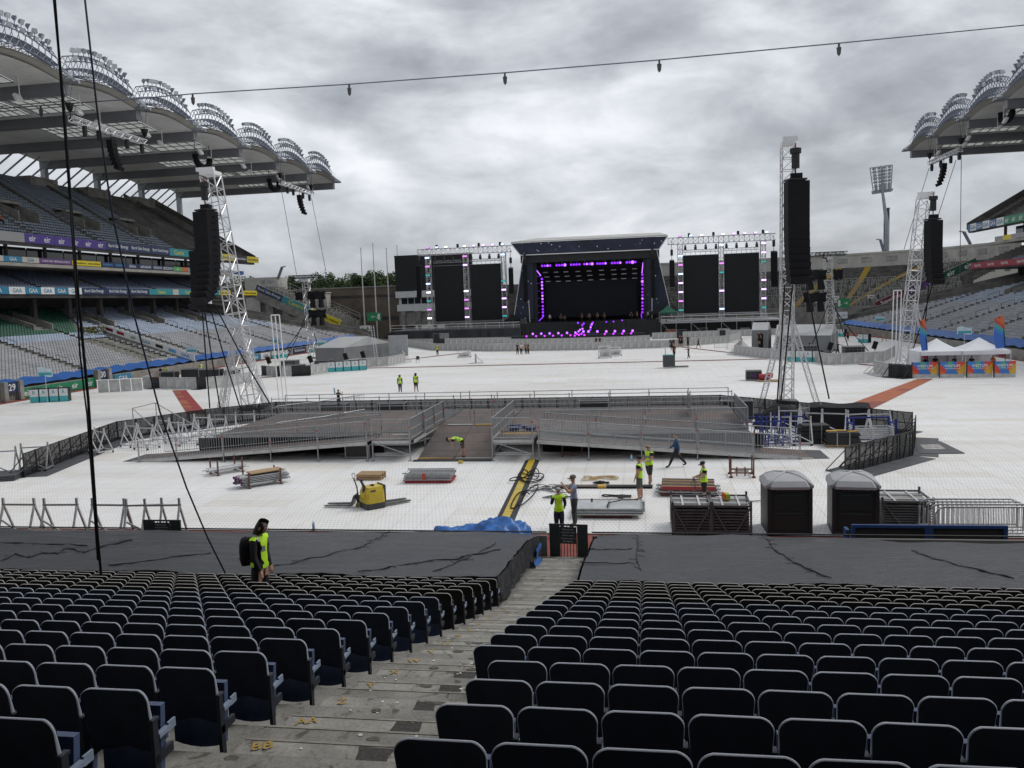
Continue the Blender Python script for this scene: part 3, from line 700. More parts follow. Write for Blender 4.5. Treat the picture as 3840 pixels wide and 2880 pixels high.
    for v in upv:
        if v > upY[0] + 2: continue
        b = MB(); xa, xb = X(uh + .3 + DU * 6), X(uh + .3 + DU * 12)
        for dy in (-3.0, .9): b.slab([(xa, v + dy, ZU(6) - .3), (xb, v + dy, ZU(6) - .3), (xb, v + dy, ZU(12) + .6), (xa, v + dy, ZU(6) + 1.4)], (0, .2, 0))
        x0, x1 = sorted((X(uh + .3 + DU * 9.5), X(uh + .3 + DU * 12.3))); b.b2((x0, v - 3.0, ZU(11) + .35), (x1, v + 1.1, ZU(11) + .75))
        b.build('vomitory', concrete, st)
        b = MB(); xx = X(uh + .3 + DU * 10.5); b.b2((min(xx, xx + sgn * .1), v - 2.7, ZU(6) - .2), (max(xx, xx + sgn * .1), v + .8, ZU(11))); b.build('doorway', black, st)
    for a in aisles:
        if YA < a < upY[0]:
            b = MB(); b.beam((X(uh + .8), a, ZU(0) + .10), (X(uh + DU * (NU - 1)), a, ZU(NU - 1) + .10), .62, .2); b.tube((X(uh + .8), a, ZU(0) + .95), (X(uh + DU * (NU - 1)), a, ZU(NU - 1) + .95), .04, 4); b.build('upper_aisle', concdark, st)
    b = MB(); x0, x1 = sorted((X(uh + .3 + DU * NU), X(uh + .9 + DU * NU))); b.b2((x0, YA, ZU(NU) - 2.5), (x1, YE - 1, ZU(NU) - .3))
    for y in np.arange(YE - 6, YA, -14.2): b.b2((min(X(uh + DU * (NU - 3)), x1), y - 3.2, ZU(NU) - 2.4), (max(X(uh + DU * (NU - 3)), x0), y + 3.2, ZU(NU) - .2))
    b.build('back_wall', concrete, st)
    # ---- roof
    vy = [roofY - bay * i for i in range(first_bay + 1)]
    rx0, rx1 = X(ur), X(ub); RISE = 0.75
    b = MB()
    for y1, y0 in zip(vy, vy[1:]):
        def vault(u, v, y0=y0, y1=y1): return (rx0 + (rx1 - rx0) * v, y0 + (y1 - y0) * u, zroof + RISE * math.sin(math.pi * u))
        for (ua, ue, va, ve) in [(0, 1, 0, .14), (0, 1, .36, .40), (0, 1, .56, 1), (0, .12, .14, .36), (.88, 1, .14, .36), (0, .12, .40, .56), (.88, 1, .40, .56)]:
            def sub(u, v): return vault(ua + (ue - ua) * (u if sgn < 0 else 1 - u), va + (ve - va) * v)
            b.grid(sub, 14 if ue - ua > .5 else 2, 1)
    roof = b.build('roof', MCORR, st)
    b = MB()
    for y1, y0 in zip(vy, vy[1:]):
        b = MB()
        def lip(u, v, y0=y0, y1=y1): return (rx0 - sgn * .7 + sgn * 1.7 * v, y0 + (y1 - y0) * u, zroof + .42 - .46 * v + (RISE + .12) * math.sin(math.pi * u))
        b.grid(lip, 14, 1); b.grid(lambda u, v: Vector(lip(1 - u, v)) + Vector((0, 0, .16)), 14, 1); b.build('roof_lip', MLIP, roof)
    for i, y in enumerate(vy):
        b = MB(); b.b2((min(rx0, rx1), y - .55, zroof - 1.15), (max(rx0, rx1), y + .55, zroof + .15)); b.build('roof_beam', MBEAM, roof)
        b = MB(); b.tube((rx0 + sgn * 1, y + 1.3, zroof - .35), (rx1, y + 1.3, zroof - .35), .17, 6); b.build('drain_pipe', MPIPE, roof)
        b = MB(); b.tube((rx0 - sgn * 1.5, y - .5, zroof + .35), (rx0 + sgn * 3.5, y - .5, zroof + .55), .26, 8); b.tube((rx0 - sgn * 1.5, y - .5, zroof + .35), (rx0 + sgn * .8, y + .9, zroof + 1.9), .2, 8); b.tube((rx0 - sgn * 1.5, y + .5, zroof + .3), (rx0 + sgn * 2.5, y + .5, zroof + .5), .2, 8); b.build('strut', MPIPE, roof)
    b = MB()
    for y1, y0 in zip(vy, vy[1:]):          # back columns and open tube lattice between roof and upper tier
        b.b2((min(rx1, rx1 - sgn * 4), y1 - .45, ZU(NU) - 4), (min(rx1, rx1 - sgn * 4) + .9, y1 + .45, zroof - 1))
        for k in range(5):
            b.tube((rx1 + sgn * 2, y0 + (y1 - y0) * (k / 5), ZU(NU) - .5), (rx1 - sgn * 2.5, y0 + (y1 - y0) * ((k + .8) / 5), zroof + .3), .16, 6)
    b.build('roof_columns', MPIPE, roof)
    for y1, y0 in zip(vy, vy[1:]):
        for (va, vb) in ((.14, .36), (.40, .56)):
            b = MB(); b2_ = MB(); f = lambda u, v: (rx0 + (rx1 - rx0) * v, y0 + (y1 - y0) * u, zroof + RISE * math.sin(math.pi * u) - .05)
            b.grid(lambda u, v: f(.12 + .76 * u, va + (vb - va) * v), 6, 5); s = b.build('skylight', MSKY, roof)
            for k in range(7): b2_.beam(Vector(f(.12 + .76 * k / 6, va)) - Vector((0, 0, .05)), Vector(f(.12 + .76 * k / 6, vb)) - Vector((0, 0, .05)), .10)
            for k in range(6):
                v = va + (vb - va) * k / 5
                for q in range(6): b2_.beam(Vector(f(.12 + .76 * q / 6, v)) - Vector((0, 0, .07)), Vector(f(.12 + .76 * (q + 1) / 6, v)) - Vector((0, 0, .07)), .10)
            b2_.build('glazing_bars', MBEAM, s)
        # floodlight arch
        b = MB(); N = 13; ts = [.05 + .9 * i / N for i in range(N + 1)]
        def ap(t, dx, z0, rise): return Vector((rx0 + sgn * dx, y0 + (y1 - y0) * t, zroof + z0 + rise * math.sin(math.pi * t)))
        ch = [(-.2, .95, 1.2), (1.5, .95, 1.2), (.1, 1.75, 1.35), (1.5, 1.75, 1.35), (.2, 2.5, 1.5), (.6, 3.15, 1.55)]
        for (dx, z0, rs) in ch:
            P = [ap(t, dx, z0, rs) for t in ts]; b.path(P, .075, 5)
        for i in range(N + 1):
            Q = [ap(ts[i], *c) for c in ch]
            for a_, c_ in ((0, 2), (1, 3), (2, 3), (0, 1), (2, 4), (4, 5), (3, 5)): b.tube(Q[a_], Q[c_], .045, 4, caps=False)
            if i < N:
                Q2 = [ap(ts[i + 1], *c) for c in ch]
                for a_, c_ in ((0, 2), (2, 0), (1, 3), (0, 1)): b.tube(Q[a_], Q2[c_], .04, 4, caps=False)
        P = [ap(t, .8, 1.72, 1.35) for t in ts]
        for p, q in zip(P, P[1:]): b.beam(p, q, 1.3, .07)
        # access gangway to the next arch
        for zz in (1.2, 1.9, 2.5):
            b.tube(ap(.95, .2, zz, 1.2), ap(1.12, .2, zz + .1, 1.2), .04, 4); b.tube(ap(.95, 1.4, zz, 1.2), ap(1.12, 1.4, zz + .1, 1.2), .04, 4)
        b.build('floodlight_frame', MFRAME, roof)
        for i in range(11):
            t = .16 + .70 * i / 10
            for (dx, z0, rs) in (ch[5], ch[4]):
                p = ap(t + (.02 if z0 > 3 else 0), dx - .1, z0 - (.0 if z0 > 3 else .25), rs)
                o = link('floodlight', LAMPD, roof); o.location = parent_world(roof).inverted() @ p
                o.rotation_euler = (0, 0, (0 if sgn < 0 else math.pi) + rnd.uniform(-.9, .9))
                if z0 < 3: o.scale = (.85,) * 3
        # gantry speakers and lamps hung below the roof
        for (v, dy) in ((.05, .35), (.10, .8)):
            p = Vector((rx0 + (rx1 - rx0) * v, y0 + (y1 - y0) * dy, zroof + .4)); b = MB(); b.tube(p, p - Vector((0, 0, 2.0)), .06, 5); b.box(p - Vector((-sgn * .25, 0, 2.3)), (.35, 1.0, .8), ry=sgn * .5); b.build('roof_speaker', white, roof)
    return st, X
VOM = [98.5 + 13.3 * i for i in range(-3, 4)]
stL, XL = grandstand(-1, -61.8, 16.2, 4.2, 41.5, 50, 'three-tier grandstand with arched floodlit roof on the left of the pitch', 175.1, 35.1, 14.23, (60, 0), (134, 160), 9)
stR, XR = grandstand(1, 39.6, 18.4, 12.6, 46, 84, 'three-tier grandstand with arched roof on the right, mostly out of frame', 172.5, 34.2, 14.0, (84, 0), (132, 160), 6)
# ---- advertising boards
def strip(st, X, sgn, z0, z1, spec, py=1000, name='hoarding_board'):
    for a, c, bgc, txt, tcol, n in spec:
        y0, y1 = aX(a, py, X).y, aX(c, py, X).y
        board_on(st, X, sgn, y0, y1, z0, z1, bgc, txt, tcol, n, name)
c = lambda v: v / 1.659
BG = 'Bord Gáis Energy'; LW = 'LittlewoodsIreland'
strip(stL, XL(16.2), -1, 17.75, 18.95, [(-60, 93, 'grey', None, None, 1), (93, 204, 'purple', 'eir', 'white', 2), (204, 306, 'purple', 'eir', 'white', 2), (306, 398, 'purple', 'eir', 'white', 2), (398, 485, 'navy', BG, 'white', 1), (485, 564, 'navy', BG, 'white', 1), (564, 633, 'navy', BG, 'white', 1), (633, 702, 'teal', 'Centra', 'yellow', 1), (702, 760, 'teal', 'Centra', 'yellow', 1), (760, 822, 'teal', 'Centra', 'yellow', 1), (822, 873, 'yellow', LW, 'black', 1), (873, 922, 'black', LW, 'white', 1), (922, 965, 'yellow', LW, 'black', 1)], 900)
strip(stL, XL(16.2), -1, 11.15, 12.05, [(-60, 34, 'gaablue', 'GAA', 'white', 1), (34, 95, 'white', 'GAA', 'gaablue', 1), (95, 154, 'gaablue', 'GAA', 'white', 1), (154, 205, 'white', 'GAA', 'gaablue', 1), (205, 257, 'gaablue', 'GAA', 'white', 1), (257, 307, 'white', 'GAA', 'gaablue', 1), (307, 398, 'navy', BG, 'white', 1), (398, 485, 'navy', BG, 'white', 1), (485, 560, 'navy', BG, 'white', 1), (560, 648, 'teal', 'Centra', 'yellow', 1), (648, 670, 'cream', None, None, 1), (670, 740, 'teal', 'Centra', 'yellow', 1), (740, 822, 'teal', 'Centra', 'yellow', 1), (822, 865, 'yellow', LW, 'black', 1), (865, 912, 'black', LW, 'white', 1), (912, 963, 'yellow', LW, 'black', 1)], 1090)
strip(stL, XL(16.75), -1, 15.25, 15.95, [(-60, 15, 'cream', None, None, 1), (15, 84, 'gaablue', 'GAA', 'white', 1), (84, 148, 'cream', 'GAA', 'gaablue', 1), (148, 271, 'mauve', 'CROKE PARK  MEETINGS & EVENTS', 'white', 1), (271, 325, 'yellow', LW, 'black', 1), (325, 378, 'yellow', LW, 'black', 1), (378, 428, 'navy', 'BoyleSports', 'sky', 1), (428, 473, 'navy', 'BoyleSports', 'sky', 1), (473, 518, 'navy', 'GAA.ie', 'white', 1), (518, 572, 'navy', '#officialGAA', 'white', 1), (572, 608, 'navy', 'ERICSSON', 'white', 1), (608, 648, 'navy', 'ERICSSON', 'white', 1), (648, 682, 'lime', 'eir', 'white', 1), (682, 702, 'orange', None, None, 1), (702, 860, 'grey', None, None, 1), (860, 912, 'blue', None, None, 1)], 985)
c7 = lambda v: 3500 + v / 3.318
strip(stR, XR(18.4), 1, 17.6, 18.85, [(c7(425), c7(458), 'blue', None, None, 1), (c7(458), c7(532), 'white', 'GAA', 'gaablue', 1), (c7(532), c7(612), 'blue', 'GAA', 'white', 1), (c7(612), c7(695), 'white', 'GAA', 'gaablue', 1), (c7(695), c7(782), 'blue', 'GAA', 'white', 1), (c7(782), c7(872), 'white', 'GAA', 'gaablue', 1), (c7(872), c7(1040), 'green', 'eir', 'white', 2), (c7(1040), c7(1230), 'green', 'eir', 'white', 2)], 860)
strip(stR, XR(18.4), 1, 10.95, 11.95, [(c7(465), c7(640), 'red', 'SuperValu', 'white', 1), (c7(640), c7(790), 'red', 'SuperValu', 'white', 1), (c7(790), c7(980), 'red', 'SuperValu', 'white', 1), (c7(980), c7(1200), 'red', 'SuperValu', 'white', 1)], 1000)
strip(stR, XR(18.9), 1, 15.2, 15.95, [(c7(762), c7(860), 'grey', None, None, 1), (c7(860), c7(970), 'yellow', None, None, 1), (c7(970), c7(1080), 'grey', None, None, 1), (c7(1080), c7(1200), 'grey', None, None, 1)], 910)
# pitch-side boards below the left stand
c1 = lambda v: v / 2.212
strip(stL, XL(-.12), -1, .02, 1.0, [(c1(155), c1(420), 'green', 'eir', 'white', 2), (c1(420), c1(805), 'green', 'eir', 'white', 3), (c1(955), c1(1095), 'gaablue', 'GAA', 'white', 1)], 1440, 'pitchside_board')
c3 = lambda v: 850 + v / 2.765
strip(stL, XL(-.12), -1, .02, 1.0, [(c3(250), c3(355), 'gaablue', 'GAA', 'white', 1), (c3(358), c3(455), 'white', 'GAA', 'gaablue', 1), (c3(555), c3(660), 'navy', BG, 'white', 1), (c3(700), c3(830), 'navy', BG, 'white', 1)], 1350, 'pitchside_board')
for a, cc, num in ((30, 130, '29'), (812, 882, '30')):
    y0, y1 = aX(c1(a), 1450, XL(0)).y, aX(c1(cc), 1450, XL(0)).y; b = MB()
    b.b2((XL(.05), y0 - .5, 0), (XL(-.5), y0, 1.9)); b.build('gate_pier', concrete, stL)
    b = MB(); b.b2((XL(.05), y1, 0), (XL(-.5), y1 + .5, 1.9)); b.build('gate_pier', concrete, stL)
    board_on(stL, XL(-.25), -1, y0 + .05, y1 - .05, .75, 1.85, 'navy', num, 'white', 1, 'number_board')
    b = MB()
    for i in range(7): b.tube((XL(-.3), y0 + (y1 - y0) * (i + .5) / 7, .05), (XL(-.3), y0 + (y1 - y0) * (i + .5) / 7, .75), .03, 4)
    b.build('gate_bars', blackm, stL)
# players' tunnel: sloping white boards on a concrete ramp wall with a flower box at the top
P0 = aX(738, 1368, XL(.3)); P1 = aX(416, 1297, XL(13.5)); P1.y = P0.y - 1.0
tun = thing('tunnel_ramp', 'sloping concrete tunnel ramp with white sponsor boards cutting the lower left tier', 'ramp', (P0.x, P0.y, 0))
b = MB(); b.slab([(P0.x, P0.y, -.2), (P0.x, P0.y, 1.2), (P1.x, P1.y, 6.0), (P1.x, P1.y, 3.0)], (0, -.3, 0)); b.slab([(P0.x, P0.y - 4, -.2), (P0.x, P0.y - 4, 1.0), (P1.x, P1.y - 4, 5.4), (P1.x, P1.y - 4, 3.0)], (0, -.3, 0)); b.build('ramp_wall', concrete, tun)
dv = Vector((P1.x - P0.x, P1.y - P0.y, 4.8)); ul = -dv.normalized()
b = MB(); a0 = Vector((P0.x, P0.y - .34, 1.2)); b.slab([a0, a0 + dv, a0 + dv + Vector((0, 0, .95)), a0 + Vector((0, 0, .95))], (0, -.08, 0)); o = b.build('white_board', flat('white', 0), tun)
for t, s, cc in ((.1, 'GAA', 'gaablue'), (.24, '', 'sky'), (.38, '', 'black'), (.52, 'GAA', 'gaablue'), (.66, 'eir', 'green'), (.8, '', 'red'), (.92, '', 'maroon')):
    p = a0 + dv * t + Vector((0, -.09, .45))
    if s: text_on(s, p, -ul if ul.x < 0 else ul, (0, 0, 1), 1.3, .5, flat(cc, 0), o, off=.02)
    else:
        bb = MB(); q = (ul if ul.x > 0 else -ul) * .55; bb.slab([p - q + Vector((0, 0, -.22)), p + q + Vector((0, 0, -.22)), p + q + Vector((0, 0, .22)), p - q + Vector((0, 0, .22))], (0, -.02, 0)); bb.build('sponsor_logo', flat(cc, 0), o)
b = MB(); rr = random.Random(3)
for i in range(260):
    p = Vector((P1.x - rr.uniform(-.6, 1.5), P1.y - rr.uniform(.2, 4), 5.6 + rr.uniform(0, .8))); s = .22
    b.quad(p, p + Vector((rr.uniform(-s, s), rr.uniform(-s, s), rr.uniform(0, s))), p + Vector((rr.uniform(-s, s), rr.uniform(-s, s), s)), p + Vector((rr.uniform(-s, s), 0, s)))
o = b.build('flower_bed', M('flower_leaves', (0.09, 0.12, 0.02), 0.8, 0, 0.5, 2, col2=(0.20, 0.17, 0.02)), tun); o['kind'] = 'stuff'
# ================================================================ open terrace, walls, trees behind the pitch
MTERR = M('old_terrace_concrete', (0.10, 0.098, 0.09), 0.95, 0, 0.6, 0.9, 0.3, 6)
MWALLP = M('pale_concrete_wall', (0.44, 0.43, 0.395), 0.9, 0, 0.18, 0.4); MYST = M('yellow_step_paint', (0.42, 0.29, 0.05), 0.8, 0, 0.3, 3)
MRAIL = M('terrace_rail', (0.33, 0.33, 0.315), 0.6, 0.1, 0.3, 1)
def lerp_pts(pts, s):
    s = max(0, min(.99999, s)) * (len(pts) - 1); i = int(s); f = s - i; return Vector(pts[i]).lerp(Vector(pts[i + 1]), f)
HF = [(-46, 190), (-10, 190), (18, 188), (36, 184), (46, 178), (53, 170)]; HB = [(-46, 214), (-10, 214), (22, 212), (46, 206), (64, 192), (72, 172)]
hill = thing('terrace_stand', 'open concrete standing terrace with crush barriers behind the stage', 'terrace', (20, 195, 0))
MBROWNW = M('dull_brown_wall', (0.16, 0.14, 0.12), 0.95, 0, 0.35, 0.25)
NS, NSTEP, HZ0, HZ1 = 40, 36, 3.8, 13.4
b = MB()
for r in range(NSTEP):
    t0, t1 = r / NSTEP, (r + 1) / NSTEP; z = HZ0 + (HZ1 - HZ0) * t0; zp = z - (HZ1 - HZ0) / NSTEP if r else -.2
    for i in range(NS):
        a0, a1 = lerp_pts(HF, i / NS), lerp_pts(HF, (i + 1) / NS); c0, c1 = lerp_pts(HB, i / NS), lerp_pts(HB, (i + 1) / NS)
        if c0.x < -2 and r > 27: continue
        p0, p1, q0, q1 = a0.lerp(c0, t0), a1.lerp(c1, t0), a0.lerp(c0, t1), a1.lerp(c1, t1)
        b.quad((p0.x, p0.y, zp), (p1.x, p1.y, zp), (p1.x, p1.y, z), (p0.x, p0.y, z)); b.quad((p0.x, p0.y, z), (p1.x, p1.y, z), (q1.x, q1.y, z), (q0.x, q0.y, z))
b.build('terrace_steps', MTERR, hill)
for i in range(NS):       # perimeter wall, bay by bay, each bay with a recessed grille
    c0, c1 = lerp_pts(HB, i / NS), lerp_pts(HB, (i + 1) / NS)
    if c0.x < -2:
        e0, e1 = lerp_pts(HF, i / NS).lerp(c0, 28 / NSTEP), lerp_pts(HF, (i + 1) / NS).lerp(c1, 28 / NSTEP)
        b = MB(); b.b2((e0.x, e0.y, 8), (e1.x, e0.y + .4, 12.4)); b.build('perimeter_wall', MBROWNW, hill); continue
    d = (c1 - c0).normalized(); n = Vector((d.y, -d.x))
    b = MB(); b.slab([(c0.x, c0.y, HZ1 - .5), (c1.x, c1.y, HZ1 - .5), (c1.x + .4, c1.y + .4, HZ1 - .5), (c0.x + .4, c0.y + .4, HZ1 - .5)], (0, 0, 3.4)); b.slab([(c0.x + n.x * .15, c0.y + n.y * .15, HZ1 + 2.6), (c1.x + n.x * .15, c1.y + n.y * .15, HZ1 + 2.6), (c1.x + .5, c1.y + .5, HZ1 + 2.6), (c0.x + .5, c0.y + .5, HZ1 + 2.6)], (0, 0, .45)); w = b.build('perimeter_wall', MWALLP, hill)
    if i % 2 == 0 and i > 22:
        b = MB(); e0 = c0.lerp(c1, .1) + n * .06; e1 = c0.lerp(c1, .95) + n * .06; L = (e1 - e0).length
        for za, zb in ((.95, 1.05), (1.9, 2.0)): b.slab([(e0.x, e0.y, HZ1 + za), (e1.x, e1.y, HZ1 + za), (e1.x, e1.y, HZ1 + zb), (e0.x, e0.y, HZ1 + zb)], (n.x * .08, n.y * .08, 0))
        for k in range(13):
            p = e0.lerp(e1, k / 12); b.tube((p.x, p.y, HZ1 + 1), (p.x, p.y, HZ1 + 1.95), .035, 4)
        b.slab([(e0.x, e0.y, HZ1 + 1.05), (e1.x, e1.y, HZ1 + 1.05), (e1.x, e1.y, HZ1 + 1.9), (e0.x, e0.y, HZ1 + 1.9)], (n.x * .01, n.y * .01, 0)); b.build('wall_grille', MRAIL, w)
def hillp(s, t):
    p = lerp_pts(HF, s).lerp(lerp_pts(HB, s), t); r = math.floor(t * NSTEP + 1e-6); return Vector((p.x, p.y, HZ0 + (HZ1 - HZ0) * r / NSTEP))
rr = random.Random(11); nb = 0
for r in range(3, NSTEP - 1, 3):
    for i in range(3, 76):
        s = (i + (.5 if r % 2 else 0)) / 76
        if rr.random() < .22 or s < .26 or nb >= 300: continue
        if .30 < s < .40 and r > 2 and False: continue
        p, q = hillp(s, (r + .4) / NSTEP), hillp(s + .0095, (r + .4) / NSTEP); b = MB(); k = Vector((0, 0, 1.15))
        b.beam(p + k, q + k, .12); b.beam(p + k * .55, q + k * .55, .08); b.beam(p, p + k, .10); b.beam(q, q + k, .10); b.build('crush_barrier', MRAIL, hill); nb += 1
for s0, s1 in ((.445, .415), (.60, .545), (.66, .69), (.775, .70), (.86, .80)):
    b = MB()
    for r in range(0, NSTEP):
        t = (r + .02) / NSTEP; s = s0 + (s1 - s0) * (1 - t); p, q = hillp(s, t + .003), hillp(s + .013, t + .003); e = Vector((0, 0, .035)); f0, f1 = hillp(s, t + .02), hillp(s + .013, t + .02); f0.z = p.z; f1.z = q.z
        b.slab([p + e, q + e, f1 + e, f0 + e], (0, 0, -.05)); b.slab([p - Vector((0, .2, .24)), q - Vector((0, .2, .24)), q + Vector((0, -.2, .02)), p + Vector((0, -.2, .02))], (0, .09, 0))
    b.build('yellow_stair', MYST, hill)
# terrace front wall with exits and the block signs
b = MB(); P = [lerp_pts(HF, i / 20) for i in range(21)]
for p, q in zip(P, P[1:]): b.slab([(p.x, p.y - .5, -.3), (q.x, q.y - .5, -.3), (q.x, q.y - .1, -.3), (p.x, p.y - .1, -.3)], (0, 0, 5.0))
b.build('front_wall', concrete, hill)
def zz(x0, y0, s): return lambda x, y: (x0 + x / s, y0 + y / s)
z3 = zz(850, 850, 2.765); z4 = zz(1450, 800, 2.765); z5 = zz(2250, 800, 2.765); z7 = zz(2840, 900, 2.212); z6 = zz(2840, 200, 2.212)
EG = flat('exitgreen', (0.02, 0.24, 0.09)); WH = flat('white', 0)
def exit_sign(z, x0, y0, x1, y1, Y, right, lab):
    A, B_ = aY(*z(x0, y0), Y), aY(*z(x1, y1), Y); o = thing('exit_sign', lab, 'sign', ((A.x + B_.x) / 2, Y, B_.z))
    w, h = B_.x - A.x, A.z - B_.z; b = MB(); b.b2((A.x, Y, B_.z), (B_.x, Y + .2, A.z)); b.build('sign_panel', EG, o)
    c = Vector(((A.x + B_.x) / 2, Y - .01, (A.z + B_.z) / 2)); m = 1 if right else -1
    b = MB(); b.b2((c.x - m * w * .36 - w * .09, Y - .06, B_.z + h * .16), (c.x - m * w * .36 + w * .09, Y - .01, A.z - h * .16)); b.build('door_symbol', WH, o)
    b = MB(); ax = c.x + (m * w * .02 if not right else w * .18); b.b2((ax - w * .13, Y - .06, c.z - h * .035), (ax + w * .13, Y - .01, c.z + h * .035)); tip = ax + m * w * .17
    b.slab([(tip, Y - .06, c.z), (tip - m * w * .10, Y - .06, c.z + h * .2), (tip - m * w * .10, Y - .06, c.z + h * .1), (tip - m * w * .04, Y - .06, c.z)], (0, .05, 0)); b.slab([(tip, Y - .06, c.z), (tip - m * w * .10, Y - .06, c.z - h * .2), (tip - m * w * .10, Y - .06, c.z - h * .1), (tip - m * w * .04, Y - .06, c.z)], (0, .05, 0)); b.build('arrow_symbol', WH, o)
    mx = c.x + (-m) * w * (.30 if not right else .33); mz = c.z; q = h * .11; b = MB()
    y = Y - .05
    for (a0, a1, rad) in (((0, .9), (-.25, -.4), .42), ((0, .8), (1.0, .3), .24), ((-.1, .8), (-1.0, .5), .24), ((-.25, -.4), (.75, -1.2), .3), ((.75, -1.2), (.5, -2.4), .26), ((-.25, -.4), (-1.0, -1.5), .3), ((-1.0, -1.5), (-2.0, -1.5), .26)): b.tube((mx - m * a0[0] * q, y, mz + a0[1] * q), (mx - m * a1[0] * q, y, mz + a1[1] * q), rad * q, 6)
    b.tube((mx - m * .2 * q, Y - .08, mz + 1.9 * q), (mx - m * .2 * q, Y - .01, mz + 1.9 * q), .5 * q, 10); b.build('running_figure', WH, o)
exit_sign(z3, 1453, 893, 1600, 975, 186, False, 'green exit sign with running figure, arrow pointing left, left of the stage')
exit_sign(z7, 665, 487, 765, 560, 176, True, 'green exit sign with running figure, arrow pointing right, below the terrace')
def block_sign(z, x0, y0, x1, y1, Y, let, right, lab):
    A, B_ = aY(*z(x0, y0), Y), aY(*z(x1, y1), Y); o = thing('block_sign', lab, 'sign', ((A.x + B_.x) / 2, Y, B_.z)); b = MB(); b.b2((A.x, Y, B_.z), (B_.x, Y + .15, A.z)); b.build('sign_panel', WH, o)
    w = B_.x - A.x; cz = (A.z + B_.z) / 2; lx = B_.x - w * .24 if right else A.x + w * .25; text_on(let, (lx, Y - .01, cz), (1, 0, 0), (0, 0, 1), w * .3, (A.z - B_.z) * .66, flat('dkgreen', 0), o, off=.02)
    tx = A.x + w * .28 if right else B_.x - w * .27; text_on('Toilets\nBar & Food', (tx, Y - .01, cz), (1, 0, 0), (0, 0, 1), w * .4, (A.z - B_.z) * .6, flat('black', 0), o, off=.02)
block_sign(z3, 1380, 1028, 1488, 1085, 184, 'A', True, 'white block sign with a large letter A at left terrace corner')
block_sign(z7, 645, 598, 748, 650, 172, 'B', False, 'white block sign with a large letter B at right terrace corner')
for px, py, s in ((480, 492, 'C'), (648, 492, 'C'), (942, 483, 'C')):
    p = aY(*z7(px, py), 183); o = thing('door_sign', {480: 'small white letter sign over the terrace doorway left of the truss tower', 648: 'small white letter sign just left of the green exit sign', 942: 'small white letter sign over the doorway right of the exit sign'}[px], 'sign', p); b = MB(); b.b2((p.x - .7, p.y, p.z - .7), (p.x + .7, p.y + .1, p.z + .7)); b.build('sign_panel', WH, o); text_on(s, p, (1, 0, 0), (0, 0, 1), .8, .9, flat('black', 0), o, off=.02)
# right-hand and left-hand ramps with sloping advertising boards
def ramp_banner(name, lab, Y, pts_top, h, boards, side):
    A, B_ = [aY(*p, Y) for p in pts_top]; o = thing(name, lab, 'ramp', ((A.x + B_.x) / 2, Y, 0)); d = (B_ - A); L = d.length; d.normalize(); up = Vector((-d.z, 0, d.x)); up = up if up.z > 0 else -up
    b = MB(); b.slab([A - up * h * 1.02, B_ - up * h * 1.02, B_ - up * (h + 1.9), A - up * (h + 1.9)], (0, .5, 0)); b.slab([A + Vector((0, .35, .0)), B_ + Vector((0, .35, 0)), B_ + Vector((0, .35, -2.4)), A + Vector((0, .35, -2.4))], (0, .3, 0)); b.build('ramp_wall', concrete, o)
    for t0, t1, bgc, txt, tcol, n in boards:
        p, q = A + d * (L * t0), A + d * (L * t1); b = MB(); b.slab([p, q, q - up * h, p - up * h], (0, .1, 0)); bo = b.build('hoarding_board', flat(bgc, 0), o)
        for k in range(n):
            if txt: text_on(txt, p.lerp(q, (k + .5) / n) - up * h / 2, d, up, (L * (t1 - t0) / n) * .86, h * .66, flat(tcol, 0), bo, off=.03)
    return o, A, B_
rl, LA, LB = ramp_banner('sloping_ramp', 'sloping concrete ramp with navy, teal and yellow sponsor boards at far left', 185, (z3(315, 600), z3(1190, 975)), 1.55, [(0, .315, 'navy', 'Bord Gáis Energy', 'white', 1), (.315, .64, 'teal', 'Centra', 'yellow', 1), (.64, 1, 'yellow', 'Littlewoods Ireland', 'black', 1)], -1)
rr_, RA, RB = ramp_banner('sloping_ramp', 'sloping concrete ramp with maroon, purple and green sponsor boards at far right', 176, (z7(975, 518), z7(1810, 150)), 1.5, [(0, .30, 'maroon', 'SuperValu', 'white', 1), (.30, .66, 'mauve', 'AIB', 'white', 2), (.66, 1, 'dkgreen', 'eir', 'white', 2)], 1)
for o, A, B_, sg in ((rl, LA, LB, -1), (rr_, RB, RA, 1)):
    b = MB()
    for k in range(5):
        t = .12 + k * .2; p = A.lerp(B_, t); b.b2((p.x - .9, p.y + .6, -.2), (p.x + .9, p.y + 1.6, p.z - 3.0))
    b.build('ramp_piers', concrete, o)
    NT = 22; b = MB()           # terrace steps that climb behind the boards
    for k in range(NT):
        p, q = A.lerp(B_, k / NT), A.lerp(B_, (k + 1) / NT); x0, x1 = sorted((p.x, q.x)); b.b2((x0, p.y + .9, -.2), (x1, p.y + 13, p.z - .5))
    b.build('ramp_terrace', MTERR, o)
    rq = random.Random(5)
    for k in range(1, NT, 1):
        for j in range(3):
            if rq.random() < .2: continue
            p = A.lerp(B_, k / NT); y = p.y + 2 + j * 3.6; b = MB(); z0 = p.z - .5
            b.beam((p.x, y, z0 + 1.1), (p.x, y + 2.6, z0 + 1.1), .1); b.beam((p.x, y, z0), (p.x, y, z0 + 1.1), .1); b.beam((p.x, y + 2.6, z0), (p.x, y + 2.6, z0 + 1.1), .1); b.build('crush_barrier', MRAIL, o)
    b = MB()
    for k in range(9):
        p = A.lerp(B_, k / 8) + Vector((0, 13, .2)); b.tube(p - Vector((0, 0, .6)), p + Vector((0, 0, 1.3)), .06, 5)
        if k: 
            for hgt in (.5, 1.3): b.tube(pp + Vector((0, 0, hgt)), p + Vector((0, 0, hgt)), .05, 5)
        pp = p
    b.build('ramp_railing', MRAIL, o)
